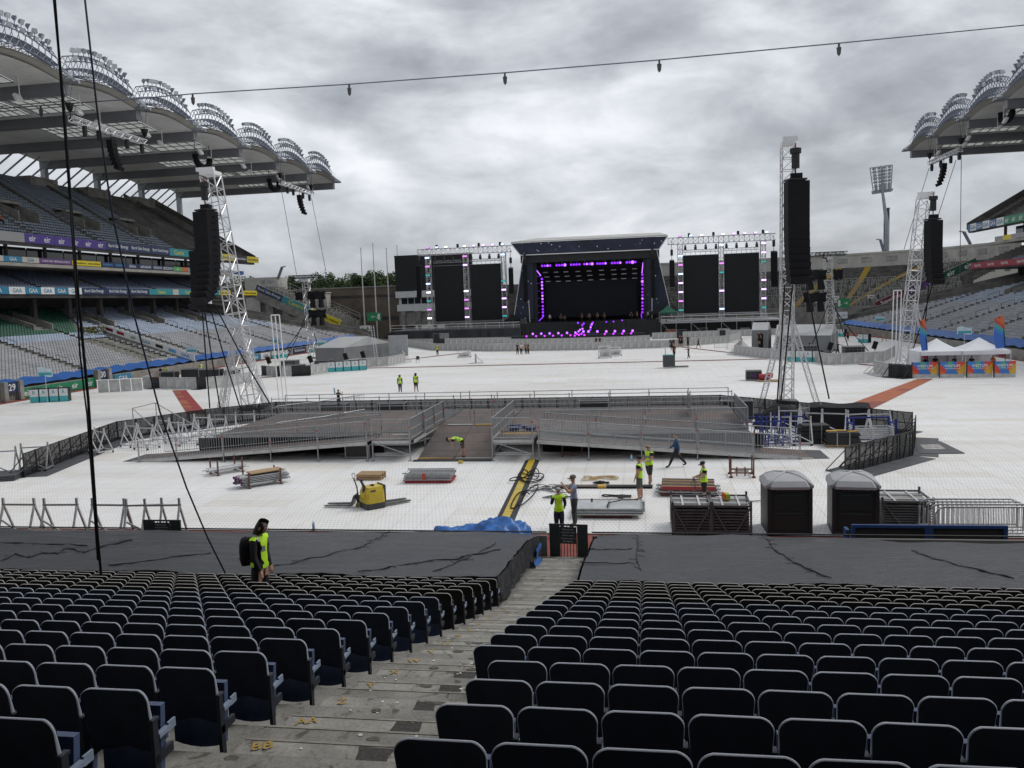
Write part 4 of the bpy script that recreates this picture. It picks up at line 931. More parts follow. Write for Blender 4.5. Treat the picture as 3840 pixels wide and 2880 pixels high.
# back wall, left
MBROWN = M('brown_rendered_wall', (0.155, 0.125, 0.10), 0.95, 0, 0.35, 0.25, 0.2, 3, col2=(0.19, 0.16, 0.13))
bw = thing('boundary_wall', 'long brown rendered boundary wall below the trees', 'wall', (-70, 203, 0)); b = MB(); b.b2((-112, 203, -.2), (-57, 204, 12.9)); b.build('wall_face', MBROWN, bw); b = MB(); b.b2((-112, 202.8, 12.9), (-57, 204.2, 13.2)); b.build('coping', concrete, bw)
b = MB(); b.b2((-112, 202.9, 10.4), (-57, 203.0, 11.0)); b.b2((-112, 202.9, 4.6), (-57, 203, 5.4)); b.build('stain_band', M('dark_damp_band', (0.06, 0.055, 0.05), 0.95, 0, 0.4, 0.4), bw)
nw = thing('end_block', 'pale concrete stair block at the top of the left ramp', 'building', (-88, 195, 0)); b = MB(); p, q = aY(*z3(185, 535), 196), aY(*z3(525, 610), 196); b.b2((p.x, 196, 0), (q.x, 202, p.z)); b.build('block_wall', MWALLP, nw)
for xx in (345, 425):
    p, q = aY(*z3(xx, 555), 196), aY(*z3(xx + 52, 585), 196); b = MB(); b.b2((p.x, 195.94, q.z), (q.x, 195.99, p.z)); b.build('wall_grille', MRAIL, nw)
p, q = aY(*z3(890, 695), 199), aY(*z3(1035, 770), 199); nb_ = thing('stair_hut', 'small cream stair hut behind the far left truss tower', 'hut', (p.x, 199, 0)); b = MB(); b.b2((p.x, 199, 0), (q.x, 202, p.z)); b.build('hut_wall', flat('cream', 0), nb_); b = MB(); b.b2((p.x - .2, 198.8, p.z), (q.x + .2, 202.2, p.z + .25)); b.build('hut_roof', MWALLP, nb_)
# flag poles, leaning cctv poles
for i, (px, py) in enumerate(((1390, 230), (1515, 185), (1655, 235), (1765, 205))):
    t = aY(*z3(px, py), 196 if i < 3 else 212); o = thing('flag_pole', ['white flag pole nearest the far left truss tower', 'tallest white flag pole in the row beside the terrace', 'white flag pole closest to the black scoreboard', 'thin white pole rising behind the black scoreboard'][i], 'pole', (t.x, t.y, 0)); b = MB(); b.tube((t.x, t.y, -.2), (t.x, t.y, t.z), .20, 8, .10); b.build('mast', M('pole_white', (0.55, 0.55, 0.54), 0.5, 0, 0.1), o); b = MB(); b.tube((t.x, t.y, t.z), (t.x, t.y, t.z + .3), .16, 8); b.build('finial', alu, o)
for i, (za, a, bq, Y) in enumerate(((z3, (530, 545), (575, 418), 190), (z6, (1046, 1640), (1020, 1545), 206), (z6, (1768, 1585), (1712, 1480), 190))):
    p, q = aY(*za(*a), Y), aY(*za(*bq), Y); o = thing('leaning_lamp', ['leaning lamp mast above the left ramp', 'leaning lamp mast left of the tall floodlight', 'leaning lamp mast beside the right grandstand'][i], 'lamp', p - Vector((0, 0, 0))); b = MB(); b.tube(p - Vector((0, 0, 2)), p, .12, 6); b.build('post', MRAIL, o); b = MB(); b.beam(p, q, .5, .5); b.build('lamp_stack', MFRAME, o); b = MB(); b.beam(q, q + Vector((.9 if i == 0 else -.9, 0, .1)), .25, .25); b.build('camera_arm', MRAIL, o)
# tall floodlight mast
FY = 225; P = lambda x, y: aY(*z6(x, y), FY)
fl = thing('floodlight_mast', 'tall leaning floodlight mast with a rack of lamps behind the terrace wall', 'floodlight', (62.7, FY, 0))
tp = P(1040, 1160); kn = P(1075, 1420); b = MB(); b.path([Vector((kn.x, FY, -.3)), kn, tp, P(1032, 930)], [.7, .55, .35, .25], 8); b.build('mast', MPIPE, fl)
b = MB(); c4 = [P(935, 952), P(1120, 925), P(1108, 1130), P(962, 1150)]
for i in range(4): b.tube(c4[i], c4[(i + 1) % 4], .14, 5)
for t in (.2, .42, .62, .82): b.tube(c4[0].lerp(c4[3], t), c4[1].lerp(c4[2], t), .07, 4)
for t in (.25, .5, .75): b.tube(c4[0].lerp(c4[1], t), c4[3].lerp(c4[2], t), .07, 4)
b.build('lamp_rack', MPIPE, fl); b = MB(); b.slab([P(958, 1140), P(1128, 1118), P(1122, 1142), P(965, 1165)], (0, 1.5, 0)); b.build('platform', MPIPE, fl)
for j in range(7):
    for i in range(4):
        p = c4[0].lerp(c4[1], .14 + i * .24).lerp(c4[3].lerp(c4[2], .14 + i * .24), .08 + j * .14); o = link('lamp', LAMPD, fl); o.location = parent_world(fl).inverted() @ (p + Vector((0, -.2, -.6))); o.rotation_euler = (0, 0, -1.57); o.scale = (1.25,) * 3
for i, (xa, ya, xb) in enumerate(((1063, 1285, 1078), (1088, 1285, 1112))):
    p, q = P(xa, ya), P(xb, ya); o = thing('steel_chimney', ['slim dark chimney stack hugging the floodlight mast', 'wider dark chimney stack right of the floodlight mast'][i], 'chimney', ((p.x + q.x) / 2, FY + 1.5, 0)); b = MB(); b.tube(((p.x + q.x) / 2, FY + 1.5, -.3), ((p.x + q.x) / 2, FY + 1.5, p.z), (q.x - p.x) / 2, 14); b.build('flue', dkgrey, o); b = MB(); b.tube(((p.x + q.x) / 2, FY + 1.5, p.z), ((p.x + q.x) / 2, FY + 1.5, p.z + .25), (q.x - p.x) / 2 + .12, 14); b.build('flue_cap', MFRAME, o)
# scoreboard and the white press box below it
SY = 196; A, B_ = aY(*z4(78, 447), SY), aY(*z4(892, 775), SY)
sb = thing('scoreboard', 'big black scoreboard panel behind the left side screens', 'scoreboard', ((A.x + B_.x) / 2, SY, 4)); b = MB(); b.b2((A.x, SY, B_.z), (B_.x, SY + .8, A.z)); b.build('screen', M('matt_black_screen', (0.008, 0.008, 0.009), 0.6, 0, 0.2), sb); b = MB(); b.b2((A.x - .15, SY + .1, B_.z - .15), (B_.x + .15, SY + .75, B_.z - .005)); b.b2((A.x - .15, SY + .1, A.z + .005), (B_.x + .15, SY + .75, A.z + .15)); b.build('screen_frame', blackm, sb)
pb = thing('press_box', 'white clad press box with a band of windows below the scoreboard', 'building', (A.x + 9, SY, 0)); zt = B_.z - .2
b = MB(); b.b2((A.x, SY - .5, 9.9), (B_.x, SY + 6, zt)); b.b2((A.x + .2, SY - .3, 6.6), (B_.x, SY + 6, 8.2)); b.b2((A.x + .5, SY + .5, 8.2), (B_.x, SY + 6, 9.9)); b.build('cladding', M('white_cladding', (0.62, 0.63, 0.63), 0.5, 0, 0.08, 0.5), pb)
for k in range(11):
    x = A.x + 1.2 + k * 1.7; b = MB(); b.b2((x, SY + .38, 8.35), (x + 1.45, SY + .46, 9.75)); b.build('window', MGLASS, pb)
b = MB(); b.b2((A.x + .5, SY + .3, 3), (B_.x, SY + 5, 6.4)); b.build('lower_wall', concrete, pb)
for k in range(5):
    x = A.x + 1 + k * 4.0; b = MB(); b.slab([(x, SY - .2, 6.55), (x + 1.3, SY - .2, 6.55), (x + 1.0, SY - .2, 5.0), (x + 1.0, SY - .2, 0), (x + .2, SY - .2, 0), (x + .2, SY - .2, 5.0)], (0, .45, 0)); b.build('pier', concrete, pb)
# pale houses glimpsed under the right stand and behind the left one
hs = thing('pale_house', 'cream house with small windows seen below the right grandstand', 'house', (92, 210, 0)); b = MB(); b.b2((78, 214, 0), (100, 224, 13.5)); b.build('house_wall', flat('cream', 0), hs); b = MB(); b.slab([(77.5, 213.6, 13.5), (100.5, 213.6, 13.5), (99, 219, 15.2), (79, 219, 15.2)], (0, .3, .2)); b.build('house_roof', concrete, hs)
for k in range(6): b = MB(); b.b2((79.5 + k * 3.4, 213.9, 11.2), (80.7 + k * 3.4, 213.98, 12.6)); b.build('window', MGLASS, hs)

# ---------------------------------------------------------------- trees
def leafmat(name, a, c): return M(name, a, 0.6, 0, 0.3, 0.35, col2=c)
LM = [leafmat('dark_leaves', (0.025, 0.052, 0.014), (0.06, 0.105, 0.026)), leafmat('mid_leaves', (0.036, 0.074, 0.018), (0.085, 0.135, 0.032)), leafmat('olive_leaves', (0.045, 0.06, 0.014), (0.10, 0.11, 0.03))]
BARK = M('bark', (0.06, 0.048, 0.036), 0.9, 0, 0.3, 2)
def tree(x, y, zt, rx, label, mi, seed, zb=6.0, ratio=1.0):
    rq = random.Random(seed); o = thing('broadleaf_tree', label, 'tree', (x, y, -.3), 0, 'trees behind the boundary wall')
    zc = zt - (zt - zb) * .45; b = MB(); b.path([(x, y, -.3), (x + rq.uniform(-.3, .3), y, zc * .5), (x + rq.uniform(-.6, .6), y, zc)], [.55, .42, .22], 7)
    limbs = []
    for k in range(8):
        a = rq.uniform(0, 6.28); e = Vector((x + math.cos(a) * rx * .75, y + math.sin(a) * rx * .7, zc + rq.uniform(-.25, .42) * (zt - zb) * .8)); s = Vector((x, y, zc * rq.uniform(.55, .95))); b.path([s, s.lerp(e, .5) + Vector((0, 0, .4)), e], [.2, .13, .05], 5); limbs.append(e)
    b.build('trunk', BARK, o)
    cl = []
    for k in range(26):
        v = Vector((rq.gauss(0, 1), rq.gauss(0, 1), rq.gauss(0, 1))).normalized() * rq.uniform(.45, .95); h = (zt - zb) / 2
        cl.append((Vector((x + v.x * rx * .8, y + v.y * rx * .8, (zt + zb) / 2 + v.z * h * .86)), rq.uniform(.22, .42) * rx))
    V = []; Fc = []
    for c_, r_ in cl:
        for k in range(150):
            v = Vector((rq.gauss(0, 1), rq.gauss(0, 1), rq.gauss(0, 1))).normalized() * (r_ * rq.uniform(.55, 1.08)); p = c_ + v; s = rq.uniform(.22, .46)
            a = Vector((rq.uniform(-1, 1), rq.uniform(-1, 1), rq.uniform(-.6, .6))).normalized() * s; q = a.cross(Vector((rq.uniform(-1, 1), rq.uniform(-1, 1), rq.uniform(-1, 1)))).normalized() * s * .8
            i = len(V); V += [tuple(p - a), tuple(p + q * .6), tuple(p + a), tuple(p - q * .6)]; Fc.append((i, i + 1, i + 2, i + 3))
    b = MB(); b.add(V, Fc); b.build('crown', LM[mi], o)
for i, (px, py, Y, rx, lab, mi) in enumerate([(660, 470, 235, 5.0, 'dark rounded tree left of the far left truss tower', 0), (545, 520, 244, 4.6, 'lighter tree just right of the pale stair block', 1), (960, 470, 238, 6.0, 'broad dark tree right behind the far left truss tower', 0), (1085, 490, 247, 5.4, 'second broad tree right of the far left truss tower', 1), (1230, 482, 240, 4.6, 'mid green tree left of the first flag pole', 1), (1345, 440, 236, 3.4, 'narrow spiky tree behind the first flag pole', 0), (1480, 470, 243, 4.6, 'mid green tree between the flag poles', 1), (1590, 405, 238, 5.2, 'tallest rounded tree by the third flag pole', 1), (1720, 470, 246, 4.8, 'tree partly hidden by the black scoreboard', 0), (200, 525, 232, 6.5, 'olive tree behind the left ramp beside the grandstand', 2), (80, 510, 240, 6.0, 'olive tree half hidden by the left grandstand', 2), (800, 540, 250, 5.5, 'low dark tree between the two darker crowns', 0)]):
    t = aY(*z3(px, py), Y); tree(t.x, Y, t.z, rx, lab, mi, 40 + i, zb=min(9.0, t.z - 8))
# ================================================================ main stage
def lightm(name, col, s): return M(name, (0.02, 0.02, 0.02), 0.4, 0, 0.1, emit=col, estr=s)
LP = lightm('violet_led', (0.25, 0.02, 1.0), 1.7); LPH = lightm('bright_violet_led', (0.40, 0.12, 1.0), 2.3); LPK = lightm('magenta_led', (0.50, 0.03, 1.0), 1.8)
LW_ = lightm('white_led', (0.92, 0.95, 1.0), 2.2); LB_ = lightm('ice_blue_led', (0.50, 0.66, 1.0), 2.0); LT = lightm('teal_led', (0.05, 0.42, 0.42), .8); LR = lightm('pink_led', (0.75, 0.28, 0.85), 1.2); LV = lightm('lilac_led', (0.72, 0.48, 1.0), 2.0)
def star_mat(name, col):
    m = bpy.data.materials.new(name); m.use_nodes = True; t = m.node_tree; bs = t.nodes['Principled BSDF']; geo = nn(t, 'ShaderNodeNewGeometry'); P = geo.outputs['Position']
    neb = noise(t, P, 0.16, 6, 0.62, 0.6); c = ramp(t, neb, [(0.36, tuple(x * .55 for x in col)), (0.58, col), (0.72, (col[0] * 2.4, col[1] * 1.7, col[2] * 1.9))])
    vo = nn(t, 'ShaderNodeTexVoronoi'); vo.inputs['Scale'].default_value = 1.1; t.links.new(P, vo.inputs['Vector'])
    st = mth(t, 'LESS_THAN', vo.outputs['Distance'], 0.15); pick = mth(t, 'GREATER_THAN', noise(t, P, 0.9, 2), 0.47)
    mx = nn(t, 'ShaderNodeMixRGB'); t.links.new(mth(t, 'MULTIPLY', st, pick), mx.inputs[0]); t.links.new(c, mx.inputs[1]); mx.inputs[2].default_value = (0.55, 0.6, 0.75, 1)
    t.links.new(mx.outputs[0], bs.inputs['Base Color']); bs.inputs['Roughness'].default_value = 0.55; return m
MSTAR = star_mat('starry_print', (0.018, 0.024, 0.055)); MVID = M('led_screen_grey', (0.020, 0.021, 0.023), 0.7, 0, 0.08, 0.3, spec=0.2); MVIDD = M('dark_video_wall', (0.012, 0.013, 0.017), 0.7, 0, 0.1, 0.3, spec=0.2)
MDRAPE = M('black_drape', (0.010, 0.010, 0.013), 0.55, 0, 0.4, 0.7, 0.6, 1.2); MROOFG = M('grey_roof_membrane', (0.42, 0.41, 0.39), 0.6, 0, 0.12, 0.2)
SYF = 170.0
sg = thing('concert_stage', 'large covered concert stage with starry blue roof fascia and violet lights', 'stage', (-10.4, 174, 0))
FL, FR, BL, BR = Vector((-26.4, SYF, 20.0)), Vector((5.6, SYF, 20.0)), Vector((-24.6, SYF + .6, 17.6)), Vector((3.9, SYF + .6, 17.6))
b = MB(); b.slab([FL, FR, BR, BL], (0, .25, 0)); b.build('roof_fascia', MSTAR, sg)
b = MB(); b.slab([FL + Vector((0, 0, .02)), FR + Vector((0, 0, .02)), Vector((4.4, 186, 21.75)), Vector((-23.0, 186, 21.75))], (0, 0, .3)); b.build('roof_membrane', MROOFG, sg)
b = MB(); b.beam(BL + Vector((0, -.1, -.06)), BR + Vector((0, -.1, -.06)), .18); b.beam(FL + Vector((0, -.05, .1)), FR + Vector((0, -.05, .1)), .15)
for a, c_ in ((FL, BL), (FR, BR)): b.beam(a, c_, .16)
b.build('fascia_trim', white, sg)
b = MB(); b.b2((-24.4, 185.5, 0), (3.7, 185.9, 21.2)); b.b2((-24.6, SYF + 1.2, 17.3), (3.9, 186, 17.55)); b.b2((-24.4, 180, 2), (-24.0, 186, 17.3)); b.b2((3.3, 180, 2), (3.7, 186, 17.3)); b.b2((-24.6, SYF + .9, 15.9), (3.9, SYF + 1.1, 17.4)); b.build('stage_drapes', MDRAPE, sg)
for sgn, xt, xb, xi in ((-1, -24.0, -26.6, -21.4), (1, 3.4, 6.3, .6)):
    b = MB(); b.slab([(xt, SYF + 1, 17.3), (xb, SYF + 1, 4.4), (xi + sgn * .9, SYF + 1.4, 4.2), (xi + sgn * .6, SYF + 1.4, 17.2)], (0, .2, 0)); b.build('side_wing', MSTAR, sg)
    b = MB(); b.beam((xt - sgn * .0, SYF + .85, 17.4), (xb, SYF + .85, 3.6), .32, .12); b.build('wing_edge', white, sg)
    b = MB(); b.b2((min(xi, xi + sgn * 2.4), SYF + 1.9, 3), (max(xi, xi + sgn * 2.4), SYF + 2.1, 17)); b.build('wing_backing', MDRAPE, sg)
    b = MB(); b.tube((xi + sgn * 1.6, SYF + .6, 3.6), (xi + sgn * 1.7, SYF + .6, 8.2), .09, 6); b.build('white_tube', white, sg)
b = MB(); b.b2((-24.5, SYF - 2.5, 3.1), (3.8, 186, 3.45)); b.build('stage_deck', blackm, sg)
b = MB(); b.grid(lambda u, v: (-24.5 + 28.3 * u, SYF - 2.5 - .12 * math.sin(u * 190) * (1 - v), .0 + 3.1 * v), 160, 1); b.build('stage_skirt', MDRAPE, sg)
b = MB(); b.b2((-20.2, 176, 4.3), (-.75, 176.3, 12.0)); b.build('video_wall', MVIDD, sg)
b = MB(); b.truss((-22.4, 174.5, 15.0), (1.6, 174.5, 15.0), .6, 1.0, .05, .03)
for x in (-22.4, 1.6): b.truss((x, 174.5, 3.4), (x, 174.5, 15), .5, 1, .05, .03)
for x in (-18, -14, -9, -4, 0): b.tube((x, 174.5, 15), (x, 174.5, 17.3), .05, 4)
b.build('lighting_truss', blackm, sg)
def spot(p, r, m, parent, name='stage_light'):
    b = MB(); b.cur = 0; b.box((p[0], p[1] + r * .9, p[2]), (r * 1.7, r * 1.4, r * 1.7)); b.cur = 1; b.smooth = True
    n = 8; b.add([(p[0] + r * math.cos(2 * math.pi * i / n), p[1], p[2] + r * math.sin(2 * math.pi * i / n)) for i in range(n)] + [(p[0], p[1] - r * .4, p[2])], [(i, (i + 1) % n, n) for i in range(n)][:]); return b.build(name, [blackm, m], parent)
def sp(z, x, y, r, m, Y=173.5): p = aY(*z(x, y), Y); return spot(p, r, m, sg)
for x in (1612, 1640, 1668, 1695, 1762, 1790, 1817, 1848, 1912, 1940, 1968, 1998, 2050, 2076, 2104, 2130, 2185): sp(z4, x, 545 - (x - 1612) * .042, .24 if x not in (1848, 2130) else .32, LPH if x in (1848, 2130, 1668, 2076) else LP)
for x in (0, 27, 57, 124, 152, 182, 210, 278, 307, 337, 365): sp(z5, x, 521 - x * .045, .24 if x != 337 else .34, LPH if x in (337, 210, 57) else LP)
for y in (680, 714, 747, 780, 823, 855, 888, 920, 962, 995, 1027, 1060): sp(z4, 1609 + (y - 680) * .032, y, .23, LPH if y % 3 == 0 else LP)
for y in (637, 672, 706, 740, 782, 816, 850, 884, 925, 959, 993, 1026): sp(z5, 440, y, .23 if y != 706 else .3, LPH if y in (706, 884) else LP)
def strip_led(p, q, m=LPH, r=.16): b = MB(); b.beam(p, q, r * 2, r); b.build('led_strip', m, sg)
strip_led(aY(*z4(1528, 555), 173), aY(*z4(1598, 648), 173)); strip_led(aY(*z4(1625, 1070), 173), aY(*z4(1580, 1115), 173), LP); strip_led(aY(*z5(446, 508), 173), aY(*z5(435, 622), 173)); strip_led(aY(*z5(428, 1040), 173), aY(*z5(432, 1085), 173), LP)
b = MB()
for z_, pts in ((z4, [(1645, 613), (1660, 660), (1675, 707), (1757, 610), (1767, 656), (1780, 705), (1858, 607), (1870, 652), (1882, 702), (1982, 603), (1990, 650), (2000, 697), (2098, 598), (2106, 643), (2115, 690)]), (z5, [(15, 590), (20, 636), (24, 686), (141, 586), (146, 632), (147, 680), (245, 580), (247, 627), (247, 676), (358, 575), (359, 623), (358, 672)])):
    for x, y in pts:
        p = aY(*z_(x, y), 175.6); b = MB(); b.box(p, (1.0, .3, .16)); b.build('strobe_bar', M('strobe_face', (0.4, 0.4, 0.45), 0.3), sg); b = MB(); b.box(p + Vector((0, .3, 0)), (1.2, .3, .3)); b.build('strobe_case', blackm, sg)
for z_, pts in ((z4, [(1612, 510), (1668, 510), (1763, 500), (1822, 498), (1915, 496), (1975, 494), (2058, 488), (2114, 487)]), (z5, [(45, 480), (145, 477), (204, 475), (300, 472)])):
    for x, y in pts: p = aY(*z_(x, y), 174.5); b = MB(); b.box(p, (.35, .35, .7)); b.box(p + Vector((0, -.2, -.3)), (.5, .4, .4)); b.build('moving_head', dkgrey, sg)
for y in (655, 728, 805, 882, 960, 1030):
    for x in (1543, 1562, 1580): p = aY(*z4(x, y), 174); spot(p, .06, LP, sg, 'blinder_dot')
# line arrays
def line_array(name, lab, p_top, zb, w, dpt, n, curve, face=-1, rz=0.0, group='hanging line arrays'):
    o = thing(name, lab, 'speaker', (p_top[0], p_top[1], zb), rz, group); H = p_top[2] - zb; h = H / n; ang = 0.0; y, z = 0.0, H
    for i in range(n):
        t = (i + .5) / n; a = curve * max(0, t - .35) ** 1.6 * 1.8; b = MB()
        z1 = z - h * math.cos(a) * .985; y1 = y - h * math.sin(a) * face * -1
        m = Matrix.Rotation(-a * face, 3, 'X'); c_ = Vector((0, (y + y1) / 2, (z + z1) / 2)); hw, hd, hh = w / 2, dpt / 2, h * .5
        vs = [c_ + m @ Vector((sx * hw * (1.0 if sy * face > 0 else .8), sy * hd, sz * hh * (1 if sy * -face < 0 or True else .9))) for sx in (-1, 1) for sy in (-1, 1) for sz in (-1, 1)]
        b.add(vs, [(0, 1, 3, 2), (4, 6, 7, 5), (0, 4, 5, 1), (2, 3, 7, 6), (0, 2, 6, 4), (1, 5, 7, 3)]); b.box(c_ + m @ Vector((w * .46, 0, 0)), (.05, dpt * .5, hh * 1.2)); b.build('speaker_cabinet', MSPK, o, world=False)
        z, y = z1, y1
    b = MB(); b.box((0, 0, H + .12), (w * .8, dpt * .9, .12)); b.tube((0, 0, H + .1), (0, 0, H + .9), .05, 5); b.build('flying_frame', blackm, o, world=False)
    return o
MSPK = M('speaker_black', (0.008, 0.008, 0.010), 0.7, 0, 0.2, 2, spec=0.2)
for z_, x0, x1, y0, y1, Y, lab, cv, nn_ in ((z4, 1265, 1320, 570, 835, 169, 'black line array hanging between left screens and stage', .05, 12), (z4, 1415, 1465, 535, 920, 169.5, 'black line array inside the left stage wing', .25, 16), (z4, 308, 368, 550, 880, 168, 'black line array hanging before the scoreboard', .35, 16), (z5, 718, 775, 492, 770, 169, 'black line array hanging between stage and right screens', .05, 12), (z5, 1766, 1838, 400, 762, 168, 'curved black line array right of the right screens', .35, 16), (z5, 525, 572, 475, 880, 169.5, 'black line array inside the right stage wing', .25, 16)):
    a, c_ = aY(*z_(x0, y0), Y), aY(*z_(x1, y1), Y); la = line_array('line_array', lab, ((a.x + c_.x) / 2, Y, a.z), c_.z, c_.x - a.x, 1.0, nn_, cv); b = MB(); b.tube((la.location.x, Y, a.z + .8), (la.location.x, Y, 19.0), .05, 5); b.box((la.location.x, Y, a.z + 1.6), (.5, .4, 1.2)); b.build('chain_hoist', blackm, la)
# side screens with their truss goal posts
TCOL = {'L': [(-44.7, [LB_, LR, LT, LB_, LW_, LT, LR, LW_]), (-36.5, [LR, LV, None, None, LW_, LR, LR, LV]), (-28.4, [LB_, None, None, LT, LV, LV, LV, LT])], 'R': [(8.1, [None, LB_, LR, LB_, LV, LV, LR, LT]), (16.2, [LB_, None, LR, LT, None, LV, None, LB_]), (24.4, [LV, LV, LT, None, LV, LV, LV, LT])]}
for S_, xs, scr in (('L', (-46.9, -26.6), ((-43.7, -36.95), (-35.7, -28.9))), ('R', (5.7, 26.8), ((8.7, 15.7), (16.85, 23.65)))):
    side = 'left' if S_ == 'L' else 'right'
    gt = thing('screen_truss', f'silver truss goal post with coloured lamps {side} of the stage', 'truss', ((xs[0] + xs[1]) / 2, 172, 0))
    b = MB(); b.truss((xs[0], 172, 19.1), (xs[1], 172, 19.1), 1.0, 1.0, .06, .04, hw=1.3); b.build('top_truss', alu, gt)
    for x, cols in TCOL[S_]:
        b = MB(); b.truss((x, 172, 0), (x, 172, 18.4), .95, 1.0, .06, .035); b.build('tower_truss', alu, gt)
        b = MB(); b.tube((x + (.6 if S_ == 'L' else -.0), 174.5, 0), (x, 172.5, 18), .05, 4); b.build('tower_brace', steel, gt)
        for i, m in enumerate(cols):
            if m is None: continue
            z = 17.9 - i * 1.83; b = MB(); b.cur = 0; b.box((x, 171.35, z), (1.05, .3, .42)); b.cur = 1; b.box((x, 171.18, z), (.95, .06, .34)); b.build('wash_light', [blackm, m], gt)
    for i, x in enumerate(np.linspace(xs[0] + 2.4, xs[1] - 1.8, 9)):
        if i in (3,): continue
        m = [LR, LB_, LW_, None, LW_, LV, LV, LT, LB_][i]; b = MB(); b.cur = 0; b.box((x, 171.4, 19.95), (.7, .4, .3)); b.cur = 1; b.box((x, 171.17, 20.0), (.62, .06, .3)); b.build('wash_light', [blackm, m if i % 4 != 3 else LV], gt)
    for x in np.linspace(xs[0] + 4.2, xs[1] - 2.4, 4): b = MB(); b.box((x, 172, 20.2), (.45, .4, .75)); b.build('moving_head', blackm, gt)
    for k, (a, c_) in enumerate(scr):
        o = thing('led_screen', f"tall dark grey LED screen, {['outer', 'inner'][k] if S_ == 'L' else ['inner', 'outer'][k]} one {side} of the stage", 'screen', ((a + c_) / 2, 172.4, 4.2)); b = MB()
        b.b2((a, 172.3, 4.3), (c_, 172.55, 16.1)); b.build('screen_panel', MVID, o)
        b = MB(); b.b2((a - .1, 172.6, 4.1), (c_ + .1, 172.8, 16.2)); b.truss((a, 172.6, 17.0), (c_, 172.6, 17.0), .45, .8, .045, .025); b.build('screen_truss', alu if S_ == 'R' else steel, o)
        b = MB()
        for x in np.linspace(a + .5, c_ - .5, 7): b.tube((x, 172.6, 16.2), (x, 172.6, 16.8), .03, 4)
        b.build('screen_hangers', blackm, o)['kind'] = 'stuff'
        for i in range(4): x = a + (c_ - a) * (.06 + .29 * i); b = MB(); b.tube((x, 171.9, 17.3), (x, 171.9, 18.5), .04, 4); b.box((x, 171.9, 18.0), (.4, .35, .3)); b.box((x, 171.9, 17.5), (.5, .5, .6)); b.build('moving_head', blackm, o)
# side decks either side of the stage
for S_, x0, x1, yy in (('left', -52, -24.6, 166.5), ('right', -1.5, 27.5, 165.0)):
    o = thing('side_deck', f"{'black-draped' if S_ == 'left' else 'open scaffold'} service deck with pipe railing {S_} of the stage", 'deck', ((x0 + x1) / 2, yy, 0)); zd = 2.7 if S_ == 'left' else 2.9
    if S_ == 'right': x0 = 3.9
    b = MB(); b.b2((x0, yy, zd - .25), (x1, 178, zd)); b.build('deck_floor', dkgrey if S_ == 'left' else steel, o)
    for x in np.arange(x0, x1 + .1, 2.9):
        b = MB(); b.tube((x, yy + .05, zd), (x, yy + .05, zd + 1.15), .05, 5); b.build('rail_post', alu, o)
        if S_ == 'right': b = MB(); b.tube((x, yy + .1, 0), (x, yy + .1, zd - .2), .06, 5); b.build('scaffold_leg', steel, o)
    for h_ in (.55, 1.12): b = MB(); b.tube((x0, yy + .05, zd + h_), (x1, yy + .05, zd + h_), .05, 5); b.build('guard_rail', alu, o)
    b = MB()
    if S_ == 'left': b.grid(lambda u, v: (x0 - 3.5 * (1 - v) * (1 - min(1, u * 9)) + (x1 - x0) * u, yy - .9 * (1 - v) + .3 * math.sin(u * 60 + 2 * math.sin(u * 17)) * (1 - v) * v * 2, .05 + (zd - .2) * v), 90, 6); b.build('black_sheet', MDRAPE, o)
    else:
        b.b2((x0, yy + 3.5, 0), (x1, yy + 3.7, zd - .3)); b.build('under_deck_drape', MDRAPE, o)
        for x in np.arange(x0, x1 - 2, 5.8): b = MB(); b.tube((x, yy + .1, zd - .2), (x + 2.9, yy + .1, 0), .04, 5); b.build('scaffold_brace', steel, o)
# flight cases and kit beneath / on the side decks
KC = [M('orange_case', (0.35, 0.09, 0.03), 0.6), M('grey_case', (0.25, 0.25, 0.25), 0.5), M('black_case', (0.02, 0.02, 0.022), 0.5), M('white_case', (0.6, 0.6, 0.58), 0.5)]
def crate(name, lab, p, d, m, cat='case', rz=0, group=None):
    o = thing(name, lab, cat, p, rz, group); b = MB(); b.box((0, 0, d[2] / 2 + .08), (d[0], d[1], d[2])); b.build('case_body', m, o, world=False)
    b = MB(); e = .02
    for sx in (-1, 1):
        for sy in (-1, 1): b.box((sx * d[0] / 2, sy * d[1] / 2, d[2] / 2 + .08), (.05, .05, d[2] + .02))
    for sz in (.08, d[2] + .08):
        for sy in (-1, 1): b.box((0, sy * d[1] / 2, sz), (d[0] - .05, .045, .045))
        for sx in (-1, 1): b.box((sx * d[0] / 2, 0, sz), (.045, d[1] - .05, .045))
    b.build('case_edges', steel, o, world=False)
    for sx in (-1, 1):
        for sy in (-1, 1): b = MB(); b.tube((sx * d[0] * .38 - .03, sy * d[1] * .38, .045), (sx * d[0] * .38 + .03, sy * d[1] * .38, .045), .05, 8); b.build('castor', blackm, o, world=False)
    return o
for i, (z_, x, y, w, h, m, lab) in enumerate(((z5, 738, 1180, 2.2, 1.3, 0, 'orange crate under the right deck near the stage'), (z5, 1725, 1150, 1.6, 1.1, 0, 'orange crate under the far right end of the deck'), (z5, 850, 1180, 1.6, 1.2, 2, 'dark case beside the orange crate under the right deck'), (z5, 1060, 1165, 2.0, 1.4, 2, 'black rack under the middle of the right deck'), (z5, 1280, 1160, 2.4, 1.2, 3, 'white-topped case under the right deck'), (z5, 1500, 1160, 1.8, 1.2, 1, 'grey case under the right deck below the outer screen'), (z4, 525, 1285, 1.3, 2.0, 2, 'black road case standing in front of the left drape'), (z4, 592, 1290, 1.9, 2.0, 1, 'grey-edged road case before the left drape'))):
    p = aY(*z_(x, y), 167.5 if i < 6 else 163); crate('flight_case', lab, (p.x, p.y, 0), (w, 1.2, h), KC[m], group='cases around the stage decks')
